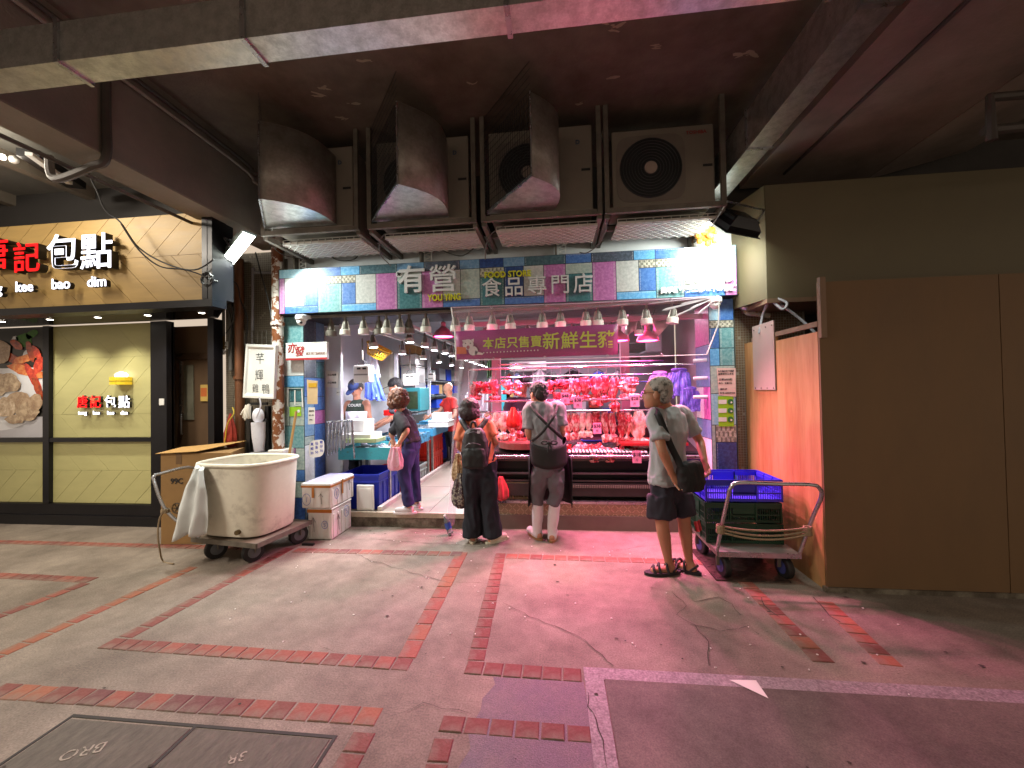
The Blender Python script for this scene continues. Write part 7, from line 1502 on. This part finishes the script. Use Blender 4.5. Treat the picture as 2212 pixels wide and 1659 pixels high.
def strap(parent, pts, w_, m, name='strap', n=40, nrm=None, th=.003):
    P_ = smoothpath(pts, 6); mb = MB(); k_ = len(P_); vs = []
    for i, p in enumerate(P_):
        t_ = (P_[min(i + 1, k_ - 1)] - P_[max(i - 1, 0)]).normalized(); nn = Vector(nrm[min(int(i / (k_ - 1) * (len(nrm) - 1)), len(nrm) - 1)] if isinstance(nrm, list) else (nrm or (0, -1, 0))); s_ = t_.cross(nn).normalized(); vs.append((p - s_ * w_ / 2, p + s_ * w_ / 2))
    o = 0
    for a_, b_ in vs: mb.v += [tuple(a_), tuple(b_)]
    for i in range(k_ - 1): mb.f.append((2 * i, 2 * i + 1, 2 * i + 3, 2 * i + 2)); mb.m.append(0)
    return mb.build(name, m, parent, smooth=True, solid=th)

# --- grey haired man, right foreground
c8 = lambda x, y, Y: aY(1316.7 + .3141 * x, 768 + .3141 * y, Y)
M_gsh = mat('heather_grey_shirt', '#95989a', .9, var=.06, vs=30, bump=.05, bs=300); M_navy = mat('dark_shorts', '#1d1a26', .85, var=.1, vs=8); M_ghair = mat('salt_pepper_hair', '#a09a94', .8, var=.4, vs=22, col2='#3c3834', thr=(.48, .62), bump=.6, bs=220)
J = dict(head=c8(322, 236, 3.42) - Vector((0, 0, .03)), neck=c8(392, 352, 3.50), sl=c8(318, 428, 3.34), sr=c8(500, 405, 3.64), pelvis=c8(400, 880, 3.49), el=c8(358, 640, 3.20), wl=c8(432, 822, 3.24), er=c8(618, 585, 3.66), wr=c8(655, 735, 3.50),
         hl=c8(355, 960, 3.44), hr=c8(480, 950, 3.53), kl=c8(362, 1165, 3.42), kr=c8(512, 1140, 3.50), al=c8(408, 1438, 3.46), ar=c8(548, 1430, 3.50), tl=(-1, -.15, 0), tr=(-.75, .6, 0), hdl=Vector((.55, .0, -.7)), hdr=Vector((.1, -.5, -.8)), pnl=Vector((0, 1, .2)), pnr=Vector((.8, .3, 0)), curl=.75)
J['al'].z = .085; J['ar'].z = .085
man, L_ = person('grey haired man in glasses and dark shorts leaning forward with hands behind his back', J, M_skin_d, M_gsh, M_navy, True, None, 1.0, True, 1.0, 0, .72, (-.93, .36, -.04), M_ghair, 'cropped', .96, shirt_len=-.03, seed=1, head_s=1.05)
# glasses, sandals
hp_ = L_['hp_']; gm = MB(); 
for sx in (-1, 1): gm.tube([hp_(sx * .032 + .019 * math.cos(a), .094, .004 + .015 * math.sin(a)) for a in [R(30) * j for j in range(13)]], .0018, 4, caps=False); gm.tube([hp_(sx * .051, .092, .008), hp_(sx * .082, .02, .010), hp_(sx * .084, -.01, .004)], .002, 4)
gm.tube([hp_(-.013, .097, .006), hp_(.013, .097, .006)], .0018, 4); gm.build('glasses', M_dark, man)
M_sand = mat('black_sandal', '#151216', .7, var=.1)
for a_, td in ((J['al'], J['tl']), (J['ar'], J['tr'])):
    td = Vector(td).normalized(); sd = td.cross(UPV); q_ = Vector((a_.x, a_.y, 0)); sm_ = MB(); sm_.loft([[q_ + td * (.055 + .155 * math.cos(t_)) + sd * (.052 + .006 * math.cos(t_)) * math.sin(t_) + Vector((0, 0, z)) for t_ in [2 * math.pi * j / 20 for j in range(20)]] for z in (.001, .026)]); so = sm_.build('sandal', M_sand, man, bevel=.004)
    st = MB()
    for o_, h_ in ((.13, .072), (.085, .088), (.02, .10)): st.tube(smoothpath([q_ + td * o_ - sd * .05 + Vector((0, 0, .02)), q_ + td * (o_ + .01) - sd * .03 + Vector((0, 0, h_ * .8)), q_ + td * o_ + Vector((0, 0, h_)), q_ + td * (o_ - .01) + sd * .03 + Vector((0, 0, h_ * .8)), q_ + td * o_ + sd * .05 + Vector((0, 0, .02))], 4), .011, 6, flat=1)
    st.tube(smoothpath([q_ - td * .02 - sd * .045 + Vector((0, 0, .03)), q_ - td * .07 + Vector((0, 0, .075)), q_ - td * .02 + sd * .045 + Vector((0, 0, .03))], 5), .009, 6); st.build('sandal_strap', M_sand, so, smooth=True)
# shoulder bag and strap (worn: a thing of its own)
M_blkn = mat('black_nylon', '#08080a', .75, var=.2, vs=10)
bg = thing('shoulder_bag', 'black nylon shoulder bag hanging on the grey haired man back', 'bag', c8(555, 910, 3.22))
cc = c8(558, 828, 3.24); b_ = MB(); Rb = Matrix.Translation(cc) @ Matrix.Rotation(R(-4), 4, 'Y') @ Matrix.Rotation(R(20), 4, 'Z')
b_.loft([[Rb @ Vector((w_ * math.copysign(abs(math.cos(t_)) ** .45, math.cos(t_)), d_ * math.copysign(abs(math.sin(t_)) ** .6, math.sin(t_)), z)) for t_ in [2 * math.pi * j / 24 for j in range(24)]] for z, w_, d_ in ((-.118, .07, .03), (-.108, .095, .045), (-.05, .108, .055), (.04, .106, .05), (.09, .10, .042), (.105, .08, .025))])
fuse(b_, 'pouch', M_blkn, bg, .009, 2, .012, 14, seed=4)
strap(bg, [c8(300, 372, 3.36), c8(330, 400, 3.24), c8(372, 500, 3.22), c8(420, 620, 3.23), c8(470, 720, 3.20), c8(490, 770, 3.18)], .052, M_blkn, nrm=(-.3, -1, 0))
strap(bg, [c8(300, 372, 3.36), c8(270, 400, 3.42), c8(262, 470, 3.5)], .052, M_blkn, nrm=(-1, 0, 0))

# --- short haired man in apron and white boots
c6 = lambda x, y, Y: aY(932.6 + .2646 * x, 768 + .2646 * y, Y)
M_gsh2 = mat('slate_shirt', '#76767a', .9, var=.07, vs=30); M_gtr = mat('grey_trousers', '#5c5a60', .9, var=.08, vs=12); M_bhair = mat('black_hair', '#1a1214', .55, var=.4, vs=70, bump=.6, bs=200); M_boot = mat('white_rubber_boot', '#cfc8cc', .35, var=.05)
J = dict(head=c6(866, 272, 4.22) - Vector((0, 0, .06)), neck=c6(905, 380, 4.20), sl=c6(792, 438, 4.18), sr=c6(1032, 430, 4.22), pelvis=c6(955, 860, 4.18), el=c6(790, 640, 4.14), wl=c6(838, 720, 4.36), er=c6(1068, 610, 4.18), wr=c6(1050, 700, 4.40),
         hl=c6(905, 930, 4.18), hr=c6(1010, 930, 4.18), kl=c6(868, 1130, 4.2), kr=c6(1012, 1120, 4.18), al=c6(862, 1430, 4.19), ar=c6(985, 1440, 4.15), tl=(-.55, .85, 0), tr=(.1, 1, 0), cuff=.27, curl=.8)
J['al'].z = .09; J['ar'].z = .09
m1, L1_ = person('short haired man in grey T-shirt with black crossed apron straps and white rubber boots', J, M_skin, M_gsh2, M_gtr, True, None, 1., False, 1.0, .0, .80, (-.62, .75, -.12), M_bhair, 'short', .90, boots=M_boot, shirt_len=-.02, seed=2, headpitch=.15, head_s=.97)
ap = MB(); Pv = J['pelvis']
M_apr = mat('black_apron', '#0b0a0c', .7, var=.15, vs=8)
strap(m1, [c6(800, 408, 4.10), c6(870, 490, 4.02), c6(940, 560, 4.005), c6(1010, 625, 4.02), c6(1070, 680, 4.10)], .032, M_apr, 'apron_strap', nrm=(0, -1, 0)); strap(m1, [c6(1030, 395, 4.12), c6(1000, 490, 4.02), c6(955, 560, 4.0), c6(890, 640, 4.01), c6(820, 700, 4.08)], .028, M_apr, 'apron_strap', nrm=(0, -1, 0))
def apr(u, v):
    a = R(200) + R(-220) * u if False else -math.pi * .5 + (u - .5) * math.pi * 1.9; t_ = v; rx, ry = .188 + .005 * math.sin(u * 40) + .006 * v, .142 + .006 * v; 
    zz_ = Pv.z + .21 - .22 * t_ - .03 * math.cos(a + math.pi / 2); return Vector((Pv.x + rx * math.cos(a), Pv.y + ry * math.sin(a) , zz_ + .02 * math.sin(u * 9)))
MB().grid(apr, 48, 6).build('apron_wrap', M_apr, m1, smooth=True, solid=.003)
def apr2(u, v):
    a = math.pi * .5 + (u - .5) * math.pi * 1.15; rx, ry = .215 + .012 * math.sin(u * 30 + v * 3) + .01 * v, .19 + .05 * v; return Vector((Pv.x + .01 + rx * math.cos(a), Pv.y + ry * math.sin(a), Pv.z + .05 - .52 * v))
MB().grid(apr2, 40, 12).build('apron_skirt', M_apr, m1, smooth=True, solid=.003)
kn = MB(); q_ = c6(960, 712, 3.985); kn.ball(q_, (.028, .02, .02)); kn.tube([q_, c6(945, 790, 3.98)], .009, 6); kn.tube([q_, c6(985, 780, 3.98)], .009, 6)
for sx in (-1, 1): kn.tube([q_ + Vector((.045 * sx + .035 * math.cos(a), 0, .018 * math.sin(a))) for a in [R(30) * j for j in range(13)]], .007, 5, caps=False)
kn.build('apron_knot', M_apr, m1, smooth=True)

# --- woman with backpack
M_or2 = mat('salmon_shirt', '#c46a4c', .85, var=.06, vs=10); M_nav = mat('navy_wide_trousers', '#10131f', .85, var=.12, vs=8); M_mhair = mat('dark_brown_hair', '#2a1418', .55, var=.4, vs=60, bump=.7, bs=160); M_cream = mat('cream_shoe', '#cfcab4', .5, var=.05)
J = dict(head=c6(318, 418, 4.06) - Vector((0, 0, .04)), neck=c6(350, 520, 4.06), sl=c6(262, 572, 4.04), sr=c6(452, 562, 4.08), pelvis=c6(390, 880, 4.05), el=c6(222, 735, 4.02), wl=c6(262, 800, 4.22), er=c6(520, 700, 4.06), wr=c6(500, 745, 4.30),
         hl=c6(345, 950, 4.05), hr=c6(440, 950, 4.05), kl=c6(325, 1180, 4.06), kr=c6(470, 1180, 4.06), al=c6(335, 1475, 4.07), ar=c6(500, 1470, 4.05), tl=(-.15, 1, 0), tr=(.75, .62, 0), cuff=-.01, curl=.8)
J['al'].z = .075; J['ar'].z = .075
w2, L2_ = person('short haired woman in salmon shirt and wide navy trousers wearing a backpack', J, M_skin, M_or2, M_nav, True, (M_cream, M_cream), .93, False, 1.08, .035, .72, (.35, .93, -.1), M_mhair, 'bob', 1.0, shirt_len=-.01, seed=3, headpitch=.12, head_s=.95)
bp_ = thing('backpack', 'black and maroon backpack on the back of the woman in salmon shirt', 'backpack', c6(360, 900, 3.9)); M_bpk = mat('maroon_black_nylon', '#1a1016', .6, var=.25, vs=12, bump=.2, bs=60); M_bpd = mat('black_net', '#0c0c0f', .7, var=.2)
cc = c6(352, 740, 3.90); b_ = MB()
b_.loft([[cc + Vector((w_ * math.copysign(abs(math.cos(t_)) ** .6, math.cos(t_)) + .01 * z, d_ * math.copysign(abs(math.sin(t_)) ** .7, math.sin(t_)), z)) for t_ in [2 * math.pi * j / 24 for j in range(24)]] for z, w_, d_ in ((-.205, .10, .06), (-.19, .125, .08), (-.08, .135, .085), (.05, .125, .075), (.13, .10, .06), (.175, .06, .04))])
fuse(b_, 'main_pocket', M_bpk, bp_, .009, 2, .010, 12, seed=6)
b_ = MB(); q_ = c6(345, 830, 3.83); b_.loft([[q_ + Vector((w_ * math.copysign(abs(math.cos(t_)) ** .6, math.cos(t_)), d_ * math.sin(t_), z)) for t_ in [2 * math.pi * j / 20 for j in range(20)]] for z, w_, d_ in ((-.11, .09, .02), (-.09, .11, .045), (.02, .112, .05), (.075, .10, .035), (.09, .07, .02))]); fuse(b_, 'front_pocket', M_bpd, bp_, .009, 2, .008, 14, seed=7)
zp = MB(); zp.tube(smoothpath([c6(272, 745, 3.80), c6(300, 722, 3.775), c6(345, 715, 3.765), c6(400, 730, 3.78)], 5), .003, 5); zp.tube(smoothpath([c6(290, 640, 3.84), c6(340, 622, 3.83), c6(400, 640, 3.84)], 5), .003, 5); zp.build('zip', mat('zip_grey', '#55505a', .4), bp_)
text('BP', c6(386, 625, 3.825), .035, mat('badge_white', '#d8d0dc', .6), bp_, 'lettering', .001, .001)
for a_, b2 in (((238, 520), (300, 620)), ((455, 505), (390, 600))): strap(bp_, [c6(*a_, 4.10) + Vector((0, .06, 0)), c6(*a_, 4.0), c6((a_[0] + b2[0]) / 2, (a_[1] + b2[1]) / 2, 3.94), c6(*b2, 3.90)], .055, M_bpk, 'shoulder_strap', nrm=(0, -1, .2))
MB().tube(smoothpath([c6(318, 590, 3.90), c6(325, 550, 3.90), c6(350, 545, 3.90), c6(362, 585, 3.90)], 5), .012, 8).build('carry_loop', M_bpk, bp_, smooth=True)
strap(bp_, [c6(480, 700, 4.0), c6(465, 800, 3.93), c6(440, 880, 3.9)], .02, M_bpk, nrm=(0, -1, 0))
M_flor = mat('floral_print_cloth', '#8c8478', .8, var=.2, vs=40, col2='#3c2a34', thr=(.46, .52)); M_beige = mat('beige_patterned_cloth', '#8a6c4c', .8, var=.2, vs=50, col2='#c0a888', thr=(.48, .55))
p = c6(225, 960, 4.05); bag('tote_bag', 'floral patterned tote bag hanging at the left side of the backpack woman', 'bag', p.x + .01, 4.05, p.z, .18, .36, .10, M_flor, 11, .35)
p = c6(212, 800, 4.08); bag('tote_bag', 'brown patterned cloth bag above the floral one at the backpack woman side', 'bag', p.x, 4.08, p.z, .13, .30, .08, M_beige, 12, .3)

# --- curly haired woman in the aisle
c5 = lambda x, y, Y: aY(603.5 + .2232 * x, 905.2 + .2232 * y, Y); c3f = lambda x, y, Y: aY(438.9 + .248 * x, 548.6 + .248 * y, Y)
M_char = mat('charcoal_shirt', '#24242a', .85, var=.1, vs=12); M_jean = mat('indigo_jeans', '#262656', .85, var=.12, vs=20); M_chair = mat('brown_curly_hair', '#5c3626', .5, var=.35, vs=40, col2='#8a5c3c', thr=(.5, .68), bump=.8, bs=120); M_snk = mat('grey_sneaker', '#b8aeb0', .6, var=.1)
J = dict(head=c3f(1690, 1255, 4.45) - Vector((0, 0, .025)), neck=c3f(1722, 1352, 4.45), sl=c3f(1705, 1420, 4.34), sr=c3f(1765, 1400, 4.60), pelvis=c5(1265, 205, 4.46), el=c5(1235, 110, 4.26), wl=c5(1160, 235, 4.24), er=c3f(1640, 1560, 4.66), wr=c5(1095, 190, 4.66),
         hl=c5(1255, 300, 4.40), hr=c5(1275, 300, 4.52), kl=c5(1215, 520, 4.36), kr=c5(1312, 500, 4.54), al=c5(1255, 790, 4.40), ar=c5(1325, 755, 4.56), tl=(-1, -.05, 0), tr=(-.95, .2, 0), hdl=Vector((-.2, 0, -1)), floor=FZ, cuff=.03, curl=.9)
J['al'].z = FZ + .075; J['ar'].z = FZ + .075
w1, _l = person('curly haired woman in charcoal top and indigo jeans choosing fish in the aisle', J, M_skin_l, M_char, M_jean, True, (M_snk, mat('pale_sole', '#cfc4c4', .6)), .86, False, .98, .012, .95, (-.85, .5, -.1), M_chair, 'curly', .98, shirt_len=.03, seed=5, headpitch=.25, head_s=.98)
p = c5(1118, 275, 4.20); bag('shopping_bag', 'translucent pink plastic bag of food in the curly haired woman hand', 'bag', p.x, 4.2, p.z, .17, .25, .10, mat('pink_clear_bag', '#e0b0c0', .2, var=.1, alpha=.7, col2='#c8685c', thr=(.5, .7), vs=14), 13, .5)

# --- stall holders and far shoppers
z1 = lambda x, y, Y: aY(713.2 + .1364 * x, 685.8 + .1364 * y, Y)
def stander(label, hd, dx, shw, Y, floor, s, skin, shirt, face, elbows, **k):
    """a standing figure whose lower body is mostly hidden by the stalls"""
    f = Vector(face).normalized(); lat = Vector((f.y, -f.x, 0)).normalized(); N_ = hd + Vector((-f.x * .03, -f.y * .03, -.16 * s)); sh = N_ + Vector((0, 0, -.07 * s)); P_ = Vector((N_.x - f.x * .03, N_.y - f.y * .03, N_.z - .56 * s))
    sl, sr = sh - lat * .18 * s, sh + lat * .18 * s; fl = floor; lg = P_.z - fl
    J_ = dict(head=hd, neck=N_, sl=sl, sr=sr, pelvis=P_, hl=P_ - lat * .09 * s - Vector((0, 0, .05)), hr=P_ + lat * .09 * s - Vector((0, 0, .05)), kl=P_ - lat * .1 * s - Vector((0, 0, lg * .5)), kr=P_ + lat * .1 * s - Vector((0, 0, lg * .5)), al=Vector((P_.x, P_.y, fl + .08)) - lat * .1 * s, ar=Vector((P_.x, P_.y, fl + .08)) + lat * .1 * s, tl=f, tr=f, floor=fl, curl=.7)
    J_['el'], J_['wl'], J_['er'], J_['wr'] = [sh + lat * a * s + f * b * s + Vector((0, 0, c_ * s)) for a, b, c_ in elbows]
    return person(label, J_, skin, shirt, k.pop('tr', M_char), True, (M_dark, M_dark), s, lowq=True, face=face, **k)
DN = ((-.24, .05, -.28), (-.20, .28, -.36), (.24, .05, -.28), (.20, .28, -.36))
M_grn = mat('olive_vest', '#27332a', .85, var=.1)
f1, Lf = stander('fish man in blue bucket hat, olive sleeveless vest and white apron behind the teal table', z1(405, 1130, 5.62), 0, 0, 5.62, FZ, .98, M_skin, M_grn, (-.25, -1, 0), ((-.25, .03, -.27), (-.16, .25, -.40), (.25, .05, -.28), (.12, .30, -.42)), hairm=M_bhair, hair_shape='short', cap=mat('blue_hat', '#1c2c5c', .8), headpitch=.7, sleeve=0., seed=7)
q_ = z1(430, 1540, 5.45); MB().grid(lambda u, v: Vector((q_.x + (u - .5) * .32, 5.40 + .02 * math.cos(u * 12) - .03 * math.sin(math.pi * u), q_.z + .05 - .65 * v)), 16, 8).build('apron', mat('white_apron', '#d4ccd8', .6), f1, smooth=True, solid=.003)
text('COURT', z1(385, 1392, 5.42), .05, M_white, f1, 'lettering', .001, .001, .2)
f2, _ = stander('man in dark cap and grey T-shirt sorting fish behind the curly haired woman', z1(1025, 1095, 6.15), 0, 0, 6.15, FZ, .98, M_skin, mat('dusky_shirt', '#3c3a42', .85), (-.9, -.4, 0), ((-.22, .10, -.28), (-.12, .32, -.42), (.22, .12, -.28), (.14, .36, -.40)), hairm=M_bhair, hair_shape='short', cap=mat('black_cap', '#141216', .7), headpitch=.4, sleeve=.7, seed=8)
f3, _ = stander('balding man in a red T-shirt reaching out his arm at the far stall', z1(1870, 1140, 7.6), 0, 0, 7.6, FZ, .98, M_skin_l, mat('red_tshirt', '#b01c18', .8), (-.75, -.6, 0), ((-.26, .0, -.25), (-.3, .2, -.40), (.20, .14, -.20), (.18, .38, -.30)), hairm=M_ghair, hair_shape='none', headpitch=.45, sleeve=.6, seed=9)
b1_, _ = stander('butcher in dark shirt standing behind the upper row of pork', aY(1129, 832, 5.5), 0, 0, 5.5, FZ, 1., M_skin, mat('dark_shirt', '#2c242c', .85), (.2, -1, 0), DN, hairm=M_bhair, hair_shape='short', headpitch=.5, sleeve=.7, seed=10)
b2_, _ = stander('butcher with black cap and pale grey shirt behind the rails at centre', aY(1192, 826, 5.9), 0, 0, 5.9, FZ, 1.02, M_skin, mat('pale_grey_shirt', '#8c949a', .85), (.35, -1, 0), DN, hairm=M_bhair, hair_shape='short', cap=mat('black_cap', '#141216', .7), headpitch=.5, sleeve=.7, seed=11)
